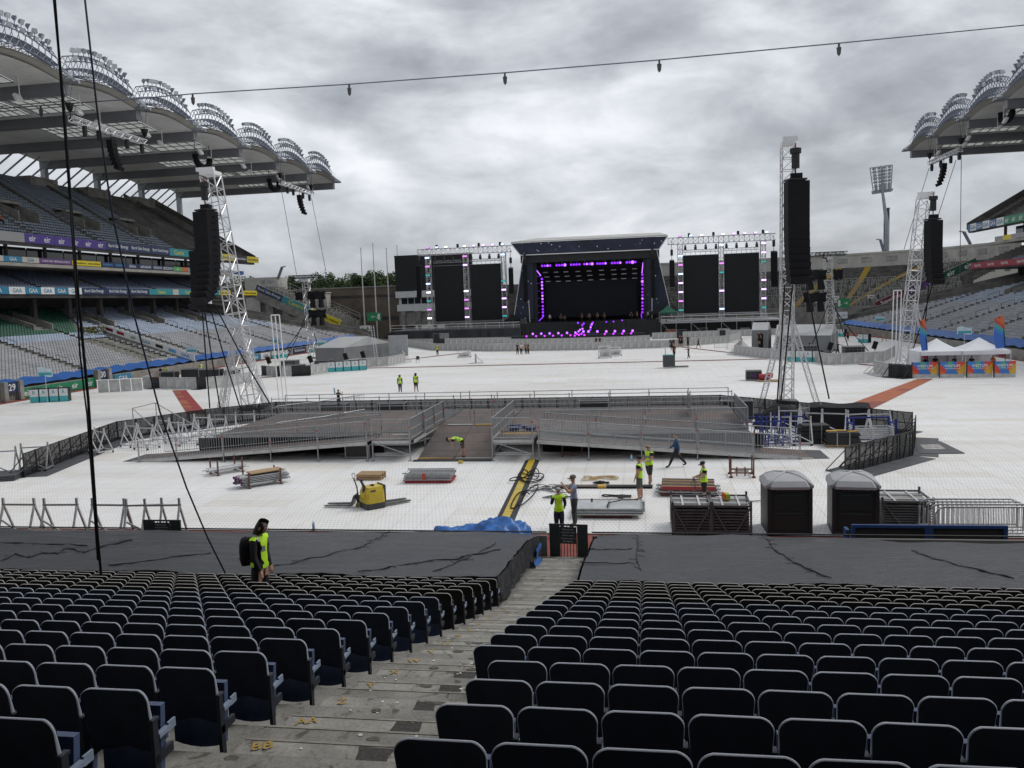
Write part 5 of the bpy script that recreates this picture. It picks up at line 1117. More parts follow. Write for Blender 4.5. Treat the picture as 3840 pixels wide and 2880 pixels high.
def tent(name, lab, c_, w, d, hz0, hz1, m, legm, cat='tent'):
    o = thing(name, lab, cat, c_); b = MB(); hw, hd = w / 2, d / 2; v = .35
    cs = [(-hw, -hd), (hw, -hd), (hw, hd), (-hw, hd)]; top = (0, 0, hz1)
    N = 6
    for i in range(4):
        a, e = Vector((*cs[i], hz0)), Vector((*cs[(i + 1) % 4], hz0))
        def f(u, t, a=a, e=e): q = a.lerp(e, u); k = 1 - t; s = q.lerp(Vector(top), t); s.z -= .12 * math.sin(math.pi * t) * (hz1 - hz0); return s
        b.grid(f, N, N, True); b.slab([a, e, e - Vector((0, 0, v)), a - Vector((0, 0, v))], Vector((0, 0, .0)) + (Vector((-e.y + a.y, e.x - a.x, 0)).normalized() * .02))
    b.build('canopy', m, o, world=False)
    for x, y in cs: b = MB(); b.tube((x, y, 0), (x, y, hz0), .05, 6); b.build('leg', legm, o, world=False)
    return o
p = aY(*z5(708, 1050), 167); tent('pop_up_tent', 'green pop-up tent on the deck right of the stage', (p.x, 167.8, 2.9), 3.6, 3.0, 2.0, 3.4, M('green_canopy', (0.01, 0.11, 0.065), 0.6), steel)
p = aY(*z4(1295, 1100), 167); tent('pop_up_tent', 'black pop-up tent left of the stage', (p.x, 168.2, 2.7), 2.8, 3.0, 1.6, 3.0, black, blackm)
p = aY(*z5(600, 1040), 167); tent('pop_up_tent', 'black pop-up tent hugging the right stage wing', (p.x, 168.4, 2.9), 3.4, 3.0, 1.9, 3.1, black, blackm)
# runway with its rows of lights
cw = thing('stage_runway', 'low black runway before the stage edged with violet lights', 'runway', (-10, 160, 0))
b = MB(); b.b2((-24.6, 155, 1.1), (.6, 158.5, 1.35)); b.b2((-12.6, 158.5, 1.1), (-8.4, SYF - 2.6, 1.5)); b.build('runway_floor', blackm, cw); b = MB(); b.b2((-24.6, 155.1, 0), (.6, 158.3, 1.1)); b.b2((-12.4, 158.6, 0), (-8.6, SYF - 2.7, 1.1)); b.build('runway_skirt', MDRAPE, cw)
def rl_(z, x, y, r, m, Y): p = aY(*z(x, y), Y); o = spot(p, r, m, cw, 'runway_light')
for x in (1515, 1603, 1690, 1780, 1870, 1957): rl_(z4, x, 1250 - (x - 1515) * .03, .22, LPH, 154.6); rl_(z4, x + 35, 1274 - (x - 1515) * .03, .2, LPK, 154.4)
for x in (2040, 2093, 2185): rl_(z4, x, 1225, .24, LPH, 154.6)
for x in (65, 155, 246, 338): rl_(z5, x, 1226 - x * .025, .24, LPH, 154.6); rl_(z5, x - 15, 1252 - x * .025, .2, LPK, 154.4)
for x, y in ((2043, 1143), (2028, 1160), (2030, 1197), (2006, 1207), (1990, 1223), (1984, 1136), (2137, 1133), (2127, 1150), (2117, 1165), (2115, 1182), (2109, 1207), (2095, 1222)): rl_(z4, x, y, .2, LPH if (x + y) % 2 else LP, 161)
for x, y in ((1950, 1268), (1972, 1250), (1995, 1260), (2020, 1248), (2050, 1262), (1450, 1275)): rl_(z4, x, y, .2, LPK, 154.3)
for x, y in ((66, 1125), (140, 1122), (230, 1110)): rl_(z5, x, y, .16, LP, 166)
# ================================================================ on the pitch: barriers, delay towers, tents
MMESH = M('perforated_barrier_plate', (0.42, 0.42, 0.41), 0.6, 0.1, 0.3, 1.5); MMESHD = M('dark_barrier_plate', (0.03, 0.03, 0.032), 0.6, 0.2, 0.3, 1.5)
def barrier_parts(plate, frame, foot=True, door=False):
    W_, H_ = 1.19, 1.2; b1 = MB(); b1.b2((-W_ / 2 + .04, -.012, .03), (W_ / 2 - .04, .012, H_ - .05))
    b2 = MB()
    for x in (-W_ / 2 + .025, W_ / 2 - .025): b2.b2((x - .025, -.025, 0), (x + .025, .03, H_))
    b2.b2((-W_ / 2, -.04, H_ - .03), (W_ / 2, .05, H_ + .02))
    for z in (.05, .45, .82): b2.b2((-W_ / 2 + .05, .014, z - .02), (W_ / 2 - .05, .04, z + .02))
    for x in (-.3, 0, .3): b2.b2((x - .015, .013, .05), (x + .015, .034, H_ - .05))
    b3 = MB()
    for x in (-W_ / 2 + .1, W_ / 2 - .1): b3.beam((x, .04, H_ * .82), (x, .95, .05), .045)
    b3.b2((-W_ / 2 + .05, .03, .02), (W_ / 2 - .05, 1.0, .045))
    b4 = MB(); b4.b2((-W_ / 2 + .02, -1.0, .0), (W_ / 2 - .02, -.03, .022))
    out_ = []
    for nme, bb, mm in (('barrier_plate', b1, plate), ('barrier_frame', b2, frame), ('rear_brace', b3, frame), ('foot_plate', b4, frame)):
        if nme == 'foot_plate' and not foot: continue
        o = bb.build(nme, mm); out_.append((nme, o.data)); bpy.data.objects.remove(o)
    return out_
BG_ = barrier_parts(MMESH, M('pale_barrier_frame', (0.58, 0.58, 0.57), 0.5, 0.2, 0.2, 2)); BD_ = barrier_parts(MMESHD, blackm)
def barrier_line(pts, label, group, flip=False, dark=(), parts=None, unit=1.2):
    pts = [Vector((p[0], p[1], 0)) for p in pts]; n = 0
    for a, c_ in zip(pts, pts[1:]):
        L = (c_ - a).length; k = max(1, round(L / unit)); d = (c_ - a).normalized(); rz = math.atan2(d.y, d.x) + (math.pi if flip else 0)
        for i in range(k):
            p = a + (c_ - a) * ((i + .5) / k); o = thing('crowd_barrier', f'{label}, {numw(n + 1)} from the left', 'barrier', p, rz, group); ps = BD_ if n in dark else (parts or BG_)
            for nme, dt in ps: q = link(nme, dt, o); q.scale = (L / k / unit, 1, 1)
            n += 1
def gp(z, x, y): p = g(*z(x, y)); return (p.x, p.y)
barrier_line([(-53, 163), (-47.7, 159.7), (-36.2, 139.9), (-24, 132.5), (-6.5, 129.6), (4.3, 130.9), (14.5, 140.5), (17.5, 151)], 'grey barrier in the long line curving across before the stage', 'main barrier line before the stage', False, (7, 8, 60))
barrier_line([(-25, 149), (-16, 146), (-3, 146), (1.5, 149)], 'grey barrier in the short inner line below the runway', 'inner barrier line at the runway')
barrier_line([(-51, 162), (-45, 160.5), (-41, 159), (-24, 156.5)], 'grey barrier in the line below the left drape', 'barrier line below the left deck', False, (9, 10))
barrier_line([(2, 158), (13.5, 160), (28.5, 162)], 'grey barrier in the line below the right deck', 'barrier line below the right deck', False, (4, 11))
barrier_line([(28.5, 162), (32, 150)], 'grey barrier in the line running along the right track', 'barrier line by the right track')
ENC = [gp(z3, 365, 1540), gp(z3, 575, 1552), gp(z3, 875, 1538), gp(z3, 1360, 1462), gp(z3, 1680, 1442), gp(z3, 1850, 1405), (-36.5, 122), (-41, 132)]
barrier_line(ENC, 'grey barrier round the left control enclosure', 'barriers round the left control area', False, (0, 3, 5, 6))
ENR = [(15, 128), gp(z5, 1390, 1462), gp(z5, 1700, 1500), gp(z7, 470, 1012), gp(z7, 590, 1035), gp(z7, 810, 1027), gp(z7, 1055, 1010), (30, 104)]
barrier_line(ENR, 'grey barrier round the right control enclosure', 'barriers round the right control area', False, ())
Z0 = zz(0, 550, 1.659)
barrier_line([(-55.5, 86), gp(Z0, 893, 1500), gp(Z0, 1100, 1506), gp(Z0, 1165, 1506), gp(Z0, 1285, 1506), gp(Z0, 1420, 1492), (-43.5, 86)], 'grey barrier round the small left mixing desk', 'barriers round the left mixing desk', False, (4, 9))
barrier_line([(22.0, 83), gp(z7, 1088, 1132), gp(z7, 1280, 1147)], 'barrier closing the left end of the merchandise stall', 'barriers at the stall end', True, (3, 4))
# red cable ramps across the cover
MCR = M('red_cable_ramp', (0.155, 0.05, 0.042), 0.7, 0, 0.25, 2)
def cable_line(pts, lab, w=.5):
    o = thing('cable_ramp', lab, 'cable ramp', (*pts[0], 0)); k_ = 0
    for a, c_ in zip(pts, pts[1:]):
        a, c_ = Vector((*a, 0)), Vector((*c_, 0)); L = (c_ - a).length; n = max(1, int(L / 3)); d = (c_ - a).normalized(); s = Vector((-d.y, d.x, 0))
        for i in range(n):
            p, q = a + d * (L * i / n + .02), a + d * (L * (i + 1) / n - .02); b = MB(); pr_ = [(-w / 2, .004), (-w / 4, .06), (w / 4, .06), (w / 2, .004)]
            b.add([e + s * u + Vector((0, 0, h)) for e in (p, q) for u, h in pr_], [(0, 1, 5, 4), (1, 2, 6, 5), (2, 3, 7, 6), (3, 2, 1, 0), (4, 5, 6, 7)]); b.build('ramp_section', MCR, o)
cable_line([(-36.5, 102.6), (15.0, 102.6)], 'thin red cable ramp running straight across the middle of the pitch')
cable_line([(-34.5, 116.8), (-27.9, 131.5)], 'thin red cable ramp slanting to the left part of the stage barrier')
cable_line([(6.3, 130.5), (12.4, 114.4)], 'thin red cable ramp slanting to the right part of the stage barrier')
cable_line([(-47, 89), (-43.1, 93.4)], 'short red cable ramp at the left control enclosure'); cable_line([(23.1, 92.6), (24.9, 88.5), (28, 82)], 'short red cable ramp behind the merchandise stall')
# red and orange matting walkways, panel by panel
def walkway(lab, A, B_, n, ncol, cols, z=.012):
    o = thing('matting_walkway', lab, 'walkway', ((A[0][0] + B_[0][0]) / 2, (A[0][1] + B_[0][1]) / 2, 0)); rq = random.Random(len(lab))
    for i in range(n):
        for j in range(ncol):
            def P(s, t): a = Vector((*A[0], 0)).lerp(Vector((*A[1], 0)), t); c_ = Vector((*B_[0], 0)).lerp(Vector((*B_[1], 0)), t); return a.lerp(c_, s)
            e = .004; q = [P(i / n + e / 4, j / ncol + e), P((i + 1) / n - e / 4, j / ncol + e), P((i + 1) / n - e / 4, (j + 1) / ncol - e), P(i / n + e / 4, (j + 1) / ncol - e)]
            b = MB(); b.slab([v + Vector((0, 0, .003)) for v in q], (0, 0, z + rq.uniform(0, .004))); b.build('mat_panel', rq.choice(cols[j]), o)
MR1, MR2, MR3 = M('red_mat', (0.27, 0.035, 0.035), 0.75, 0, 0.15, 1), M('orange_mat', (0.36, 0.105, 0.045), 0.75, 0, 0.15, 1), M('brown_red_mat', (0.23, 0.06, 0.04), 0.75, 0, 0.2, 1)
z1 = zz(0, 1400, 2.212)
walkway('red and orange matting walkway leading to the left mixing desk', (gp(z1, 1430, 142), gp(z1, 1545, 140)), (gp(z1, 1550, 335), gp(z1, 1712, 335)), 14, 2, [(MR2, MR3, MR2, MR1), (MR1,)])
walkway('orange matting walkway leading to the merchandise stall', (gp(z7, 1330, 1152), gp(z7, 1458, 1152)), ((12.2, 56.5), (14.6, 56.5)), 16, 2, [(MR2,), (MR2, MR2, MR3)])

# delay towers
def tower(lab, base, top, w, legs=True, seg=None):
    o = thing('truss_tower', lab, 'tower', (base[0], base[1], 0)); b = MB(); b.truss(base, top, w, seg or w * .95, .036 * w / .7, .022 * w / .7); b.build('mast', alu, o)
    b = MB(); t = Vector(top); b.box(t + Vector((0, 0, .2)), (w * 1.05, w * 1.05, .3)); b.box(t + Vector((-.25 if top[0] < 0 else .12, -.3, .5)), (1.5 if top[0] != 10.45 else 1.0, .3, .3)); b.build('head_block', white, o)
    bs = Vector(base); k = bs.lerp(t, .34 if legs else .3)
    if legs:
        for i, (dx, dy) in enumerate(((-1.9, -1.0), (1.9, -1.0), (0, 2.2))): b = MB(); b.truss((bs.x + dx, bs.y + dy, .1), (k.x + dx * .12, k.y + dy * .12, k.z), .32, .5, .028, .015); b.build('outrigger', alu, o)
    b = MB(); b.box(bs + Vector((0, 0, .06)), (w + .6, w + .6, .12)); b.build('base_plate', dkgrey, o)
    return o
t1 = tower('tall silver truss tower right of centre with a big black speaker array', (10.3, 61.3, .1), (10.45, 61.6, 18.2), .85)
t2 = tower('leaning silver truss tower at left with two black speaker arrays', (-31.4, 62.2, .1), (-34.0, 62.8, 18.9), 1.2)
t5 = tower('leaning silver truss tower behind the merchandise stall at right', (24.9, 84, .1), (26.7, 84.3, 16.3), 1.0, False)
t3 = tower('far silver truss tower with draped spotlights left of the trees', (-52.5, 125.4, .1), (-52.9, 125.6, 12.3), .95, False); t4 = tower('far silver truss tower with draped spotlights before the right terrace', (25.0, 114.5, .1), (24.6, 114.8, 12.1), .95, False)
# splayed white truss legs beside the leaning towers
for o, bx_, tx in ((t2, (-28.6, 61.2), (-29.0, 61.5, 7.6)), (t5, (23.6, 83), (23.8, 83.2, 7.8))):
    b = MB()
    for k in range(3): b.tube((bx_[0] + k * .35, bx_[1], 0), (tx[0] + k * .35, tx[1], tx[2]), .05, 5)
    b.tube(tx, (tx[0] + .7, tx[1], tx[2]), .05, 5); b.build('spare_pole', white, o); b = MB(); b.truss((bx_[0] - 5.2 if o is t2 else bx_[0] + 3.6, bx_[1], .1), (bx_[0] - 3.6 if o is t2 else bx_[0] + 2.2, bx_[1] + .5, 6.5), .3, .5, .028, .015); b.build('outrigger', alu, o)
a1 = line_array('line_array', 'big black speaker array on the tall tower right of centre', (10.75, 60.3, 15.6), 8.5, 1.55, 1.1, 14, .30); a1.rotation_euler.z = R(14)
a2 = line_array('line_array', 'big black speaker array on the leaning left tower', (-33.75, 61.2, 15.9), 8.65, 1.75, 1.2, 14, .55); a2.rotation_euler.z = R(-25)
a3 = line_array('line_array', 'second black speaker array tucked behind the one on the left tower', (-35.5, 62.8, 13.0), 8.3, 1.1, 1.1, 10, .5); a3.rotation_euler.z = R(-25)
a5 = line_array('line_array', 'black speaker array on the tower behind the merchandise stall', (27.2, 83.2, 14.2), 8.25, 1.3, 1.1, 12, .35); a5.rotation_euler.z = R(22)
for la, zt in ((a1, 15.6), (a2, 15.9), (a5, 14.2)):
    p = la.location; b = MB(); b.tube((p.x, p.y, zt + .7), (p.x, p.y, zt + 2.6), .05, 5); b.build('hoist_chain', M('orange_sling', (0.4, 0.05, 0.02), 0.6), la)
    b = MB(); b.tube((p.x, p.y, zt + .9), (p.x, p.y, zt + 1.9), .27, 10); b.tube((p.x, p.y, zt + 1.9), (p.x, p.y, zt + 2.25), .38, 10); b.build('chain_hoist', blackm, la); b = MB(); b.box((p.x + .05, p.y, zt + .35), (.75, .5, .4)); b.build('motor_bag', black, la)
for o, cs in ((t1, [((10.6, 60.6, 8.5), (9.8, 60.6, .3)), ((11.6, 60.9, 8.5), (13.0, 60.2, .4)), ((10.1, 60.8, 8.5), (9.5, 60.4, .2))]), (t2, [((-34.3, 61.8, 8.4), (-31.6, 60.5, .3)), ((-33.9, 61.8, 8.6), (-29.0, 60.5, .5)), ((-35, 61.8, 8.4), (-34.5, 61, .3)), ((-34.7, 61.6, 8.4), (-33.6, 61, .3))]), (t5, [((27.0, 83.4, 8.2), (26.2, 83, .3)), ((27.3, 83.4, 8.2), (25.5, 83, 2))]), (t3, [((-53, 125, 6), (-56.5, 121, .3)), ((-52.4, 125, 6), (-48, 119, .3)), ((-53, 125, 7), (-54.5, 120, .3))]), (t4, [((25, 114, 6), (28, 108, .3)), ((24.4, 114, 6), (21, 109, .3)), ((25, 114, 7), (25.8, 108, .3))])):
    for a, c_ in cs:
        a, c_ = Vector(a), Vector(c_); b = MB(); m = a.lerp(c_, .5) - Vector((0, 0, .25)); b.path([a, a.lerp(m, .6), m, m.lerp(c_, .6), c_], .055, 5); b.build('hanging_cable', black, o)
# draped follow-spot platforms on the far towers
for o, c_, sd_, nm in ((t3, (-52.7, 125, 12.5), 1, 'l'), (t4, (24.6, 114.3, 12.2), -1, 'r')):
    b = MB(); b.truss((c_[0] - 2.0 if sd_ > 0 else c_[0] - 2.6, c_[1], c_[2] + .6), (c_[0] + 2.6 if sd_ > 0 else c_[0] + 2.0, c_[1], c_[2] + .6), .5, .5, .04, .025); b.truss((c_[0] - 2.0, c_[1] - 1.4, c_[2] + .6), (c_[0] + 2.0, c_[1] - 1.4, c_[2] + .6), .4, .5, .04, .025); b.build('platform_frame', blackm, o)
    for zb in (9.6, 6.7):
        for k in (-1, 1):
            if k == -sd_ and zb < 9: continue
            x = c_[0] + k * (1.0 if k != sd_ else 1.9); b = MB(); b.grid(lambda u, v: (x + (u - .5) * (2.9 if k == sd_ else 1.2) * (1 + .05 * math.sin(v * 9)), c_[1] - .7 + .25 * math.sin(u * 9) * v, zb + 1.1 - 1.3 * v + .08 * math.sin(u * 14)), 12, 5); b.grid(lambda u, v: (x + (u - .5) * (2.9 if k == sd_ else 1.2), c_[1] - .7 + 1.2 * v, zb + 1.1), 6, 3); b.build('rain_cover', black, o)
            for q in ((-.7, .7) if k == sd_ else ()):
                b = MB(); b.tube((x + q, c_[1] - .6, zb - .1), (x + q + .1, c_[1] - .8, zb - 1.4), .38, 8, .5); b.build('draped_spotlight', black, o)
for zb, k in ((9.6, 1),): pass
# generators / ballast cubes, cases, tents in the control enclosures
MIBC = M('wire_cage', (0.22, 0.23, 0.24), 0.5, 0.5); MTENT = M('grey_tarpaulin_tent', (0.17, 0.175, 0.18), 0.55, 0, 0.15, 0.5, 0.4, 1.5); MTENT2 = M('pale_grey_tent_roof', (0.40, 0.405, 0.41), 0.55, 0, 0.1, 0.5, 0.3, 1.5)
def cage(lab, p, w=1.2, h=1.15, fill=None):
    o = thing('ballast_cube', lab, 'container', p, rnd.uniform(-.2, .2), 'caged ballast cubes'); b = MB(); b.box((0, 0, h / 2 + .1), (w * .94, w * .94, h * .95)); b.build('tank', fill or M('dark_tank', (0.03, 0.03, 0.032), 0.5), o, world=False); b = MB()
    for sy in (-1, 1):
        for i in range(6): x = (-.5 + i / 5) * w; b.tube((x, sy * w / 2, .1), (x, sy * w / 2, h + .12), .018, 4); b.tube((sy * w / 2, x, .1), (sy * w / 2, x, h + .12), .018, 4)
        for i in range(5): zc_ = .12 + h * i / 4; b.tube((-w / 2, sy * w / 2, zc_), (w / 2, sy * w / 2, zc_), .018, 4); b.tube((sy * w / 2, -w / 2, zc_), (sy * w / 2, w / 2, zc_), .018, 4)
    b.build('cage_bars', MIBC, o, world=False); b = MB(); b.box((0, 0, .05), (w, w, .09)); b.build('pallet_base', dkgrey, o, world=False); return o
for i, (x, y, w, h) in enumerate(((-46.5, 103.5, 2.0, 1.1), (-44.5, 99.5, 2.6, .8), (-42.0, 104, 1.9, 1.0), (20.2, 105, 2.0, 1.3), (24.5, 101, 2.2, 1.3), (23.5, 99, 3.0, .6))): cage(['wire-caged ballast cube behind the left enclosure corner', 'wide wire-caged ballast in the left control enclosure', 'wire-caged ballast right of the wide one on the left', 'wire-caged ballast beside the right grey tent', 'tall wire-caged ballast below the far right truss tower', 'long low caged ballast in the right enclosure'][i], (x, y, 0), w, h)
def shed(name, lab, pts, h0, h1, ridge=True):
    o = thing(name, lab, 'tent', (sum(p[0] for p in pts) / 4, sum(p[1] for p in pts) / 4, 0)); a, c_, d, e = [Vector((*p, 0)) for p in pts]; b = MB(); U_ = Vector((0, 0, h0))
    for p, q in ((a, c_), (c_, d), (d, e), (e, a)): b.grid(lambda u, v: p.lerp(q, u) + Vector((.05 * math.sin(u * 30) * (1 - v), .06 * math.sin(u * 23) * (1 - v), h0 * v)), 18, 3)
    b.build('tent_wall', MTENT, o); b = MB(); r0, r1 = a.lerp(e, .5) + Vector((0, 0, h1)), c_.lerp(d, .5) + Vector((0, 0, h1))
    for p, q, s, t in ((a + U_, c_ + U_, r1, r0), (d + U_, e + U_, r0, r1)): b.grid(lambda u, v: p.lerp(q, u).lerp(t.lerp(s, u), v) - Vector((0, 0, .10 * math.sin(u * math.pi * 3) ** 2 * math.sin(v * 3.14))), 9, 5)
    b.add([a + U_, r0, e + U_], [(0, 1, 2)]); b.add([c_ + U_, d + U_, r1], [(0, 1, 2)]); b.build('tent_roof', MTENT2, o)
    for p in (a, c_, d, e): b = MB(); b.tube(p, p + U_, .05, 5); b.build('tent_pole', steel, o)
    return o
sh = shed('control_tent', 'grey tarpaulin control tent in the left enclosure', [(-46.8, 113), (-42.0, 112), (-38.8, 124), (-44.5, 127)], 2.3, 3.6)
b = MB(); b.b2((-38.4, 121.5, .3), (-35.4, 121.7, 3.5)); b.build('side_panel', M('pale_panel', (0.34, 0.35, 0.36), 0.5), sh)
for x, y in ((-39.2, 118.5),):
    ld = thing('ladder', 'aluminium ladder leaning on the left control tent', 'ladder', (x, y, 0)); b = MB()
    for k in (-.2, .2): b.beam((x + k, y - .8, 0), (x - .8 + k, y + .4, 5.2), .06)
    for i in range(14): t = i / 14; b.tube((x - .2 - .8 * t, y - .8 + 1.2 * t, 5.2 * t), (x + .2 - .8 * t, y - .8 + 1.2 * t, 5.2 * t), .02, 4)
    b.build('ladder_rails', alu, ld)
sh2 = shed('control_tent', 'grey tarpaulin control tent in the right enclosure', [(17.6, 113), (24.0, 110), (27.5, 122), (20, 126)], 2.3, 3.5)
sh3 = shed('entrance_tent', 'narrow grey tent porch with open doorway beside the right control tent', [(15.2, 118), (17.2, 117), (18.2, 121), (16.0, 122)], 2.9, 3.9); b = MB(); b.b2((16.0, 117.3, 0), (17.0, 117.42, 2.4)); b.build('doorway', black, sh3)
# portable bins, signs on sticks
MBINW = M('bin_white', (0.62, 0.64, 0.64), 0.5); MBINT = M('bin_teal', (0.05, 0.36, 0.38), 0.5)
def bins(lab, p, n, rz=0.0, s=1.0):
    for i in range(n):
        q = Vector((p[0], p[1], 0)) + Matrix.Rotation(rz, 3, 'Z') @ Vector((i * 1.0 * s, 0, 0)); o = thing('recycling_bin', f'{lab}, {ordn(i + 1)} from its left end' if n > 1 else lab, 'bin', q, rz, 'white and teal event bins'); b = MB(); b.cur = 0; b.b2((-.44 * s, -.3, .55), (.44 * s, .3, 1.25)); b.cur = 1; b.b2((-.44 * s, -.3, .02), (.44 * s, .3, .55)); b.build('bin_body', [MBINW, MBINT], o, world=False)
        b = MB(); b.b2((-.46 * s, -.32, 1.25), (.46 * s, .32, 1.33)); b.b2((.44 * s, -.31, .02), (.48 * s, .31, 1.25)); b.build('bin_frame', blackm, o, world=False); text_on('R', q + Matrix.Rotation(rz, 3, 'Z') @ Vector((0, -.31, .95)), Matrix.Rotation(rz, 3, 'Z') @ Vector((1, 0, 0)), (0, 0, 1), .3, .3, MBINT, o, 'bin_mark')
bins('white and teal bin in the row before the left enclosure', gp(z3, 1000, 1512), 6, .55)
bins('white and teal bin by the green pitchside boards', gp(z1, 300, 240), 4, .25, .9)
bins('white and teal bin before the right enclosure', (17.2, 98.5), 4, -.6)
bins('white and teal bin at the left pitchside hoarding', gp(z3, 490, 1365), 3, .9); bins('white and teal bin on the right track', (33.0, 131), 2, -1.0); bins('white and teal bin far along the right track', (34.0, 150), 2, -1.0); bins('white and teal bin under the far left truss tower', gp(z3, 880, 1300), 2, .9)
MWB = M('pale_blue_sign', (0.55, 0.68, 0.75), 0.5)
for i, (z_, x, y, lab) in enumerate(((z1, 395, 240, 'pale blue stick sign above the bins by the green boards'), (Z0, 1200, 1390, 'pale blue stick sign behind the left mixing desk'), (z3, 1000, 1400, 'pale blue stick sign above the left enclosure bins'), (z3, 518, 1350, 'pale blue stick sign at the far left pitchside'), (z7, 1715, 960, 'pale blue stick sign behind the white gazebos'), (z7, 1015, 790, 'pale blue stick sign by the right track'))):
    p = g(*z_(x, y)); o = thing('stick_sign', lab, 'sign', p); b = MB(); b.tube(p, p + Vector((0, 0, 2.6)), .03, 5); b.build('stick', alu, o); b = MB(); c_ = p + Vector((0, 0, 2.9)); b.grid(lambda u, v: (c_.x + (u - .5) * 1.6, c_.y, c_.z + (v - .5) * .8 + .1 * math.sin(u * 6)), 8, 2); b.grid(lambda u, v: (c_.x - (u - .5) * 1.6, c_.y + .02, c_.z + (v - .5) * .8 - .1 * math.sin((u - .5) * 6 + 3 - 6.28 + 3.28) * 0 + .1 * math.sin((1 - u) * 6)), 8, 2); b.build('sign_face', MWB, o); b = MB(); b.b2((c_.x - .7, c_.y - .012, c_.z - .32), (c_.x + .7, c_.y - .006, c_.z - .05)); b.build('sign_stripe', MBINT, o)
# merchandise stall: two white gazebos, banner fence, feather flags
MGAZ = M('white_gazebo_canvas', (0.74, 0.74, 0.78), 0.55, 0, 0.04, 1)
gz1 = tent('gazebo', 'left white pyramid gazebo behind the colourful banner fence', (26.75, 80.4, 0), 3.8, 3.4, 2.2, 3.3, MGAZ, alu, 'gazebo'); gz2 = tent('gazebo', 'right white pyramid gazebo behind the colourful banner fence', (30.35, 80.3, 0), 4.0, 3.4, 2.2, 3.3, MGAZ, alu, 'gazebo')
for gz, w in ((gz1, 3.7), (gz2, 3.9)):
    c_ = gz.location; b = MB(); b.grid(lambda u, v: (c_.x + (u - .5) * w, c_.y + 1.65 + .03 * math.sin(u * 25), 2.1 * v), 20, 1); b.build('back_wall', MGAZ, gz)
b = MB(); b.grid(lambda u, v: (gz1.location.x - 1.88, gz1.location.y - 1.7 + 3.4 * u, 2.1 * v), 6, 1); b.build('side_wall', MGAZ, gz1)
def banner_mat():
    m = bpy.data.materials.new('colour_burst_banner'); m.use_nodes = True; t = m.node_tree; bs = t.nodes['Principled BSDF']; co = nn(t, 'ShaderNodeTexCoord'); sp_ = nn(t, 'ShaderNodeSeparateXYZ'); t.links.new(co.outputs['Generated'], sp_.inputs[0])
    ang = mth(t, 'ARCTAN2', mth(t, 'SUBTRACT', sp_.outputs[2], -.12), mth(t, 'MULTIPLY', mth(t, 'SUBTRACT', sp_.outputs[0], .48), 1.6)); n_ = noise(t, co.outputs['Generated'], 9, 3); a = mth(t, 'DIVIDE', mth(t, 'ADD', ang, mth(t, 'MULTIPLY', n_, .16)), 3.2)
    c_ = ramp(t, a, [(0.02, (0.62, 0.36, 0.03)), (0.2, (0.55, 0.30, 0.03)), (0.3, (0.55, 0.05, 0.03)), (0.42, (0.03, 0.16, 0.45)), (0.50, (0.05, 0.33, 0.22)), (0.60, (0.04, 0.18, 0.50)), (0.72, (0.55, 0.05, 0.03)), (0.86, (0.58, 0.13, 0.03)), (1.0, (0.45, 0.06, 0.05))], 'CONSTANT')
    r2 = mth(t, 'SQRT', mth(t, 'ADD', mth(t, 'POWER', mth(t, 'MULTIPLY', mth(t, 'SUBTRACT', sp_.outputs[0], .48), 1.7), 2.0), mth(t, 'POWER', mth(t, 'SUBTRACT', sp_.outputs[2], -.05), 2.0)))
    mx = nn(t, 'ShaderNodeMixRGB'); t.links.new(mth(t, 'LESS_THAN', r2, .42), mx.inputs[0]); t.links.new(c_, mx.inputs[1]); mx.inputs[2].default_value = (0.03, 0.16, 0.48, 1); t.links.new(mx.outputs[0], bs.inputs['Base Color']); bs.inputs['Roughness'].default_value = .5; return m
MBAN = banner_mat(); ZG = z7
for i, (x0, x1) in enumerate(((1283, 1505), (1510, 1730), (1737, 1958), (1963, 2150))):
    p, q = g(*ZG(x0, 1146 - i * 2)), g(*ZG(x1, 1144 - i * 2)); q = Vector((q.x, p.y, 0)); q.y = p.y; cx_ = (p.x + q.x) / 2; w = q.x - p.x
    o = thing('banner_fence', f"colourful stall banner fence panel, {ordn(i + 1)} from left", 'fence', (cx_, p.y, 0), 0, 'stall banner fence panels'); b = MB(); b.b2((p.x, p.y, .35), (q.x, p.y + .03, 1.4)); bo = b.build('banner', MBAN, o); text_on('WESTLIFE', (cx_, p.y - .002, 1.05), (1, 0, 0), (0, 0, 1), w * .74, .22, flat('white', 0), bo, off=.012); text_on('OFFICIAL MERCHANDISE', (cx_, p.y - .002, .82), (1, 0, 0), (0, 0, 1), w * .6, .09, flat('white', 0), bo, off=.012)
    b = MB(); b.b2((p.x, p.y + .05, 0), (q.x, p.y + .09, .36)); b.build('fence_plate', MMESH, o); b = MB(); b.b2((p.x - .03, p.y - .02, 0), (p.x + .03, p.y + .1, 1.42)); b.build('fence_post', blackm, o)
def feather(lab, base, zt, w, lean):
    o = thing('feather_flag', lab, 'flag', base); b = MB(); B0 = Vector(base); b.path([B0, B0 + Vector((lean * .1, 0, zt * .5)), B0 + Vector((lean * .45, 0, zt * .85)), B0 + Vector((lean * 1.1, 0, zt * .99))], .03, 5); b.build('flag_pole', blackm, o); b = MB()
    def f(u, v): zc_ = zt * (.30 + .70 * v); wid = w * (.45 + .55 * math.sin(min(1, v * 1.15 + .12) * 2.4)) * (1 if v < .9 else max(.12, math.sqrt(max(0, 1 - ((v - .9) / .1) ** 2)))); return B0 + Vector((lean * .45 * v * v - wid * u, .06 * math.sin(u * 5 + v * 4), zc_))
    b.grid(f, 6, 14); b.build('flag_cloth', MFLG, o)
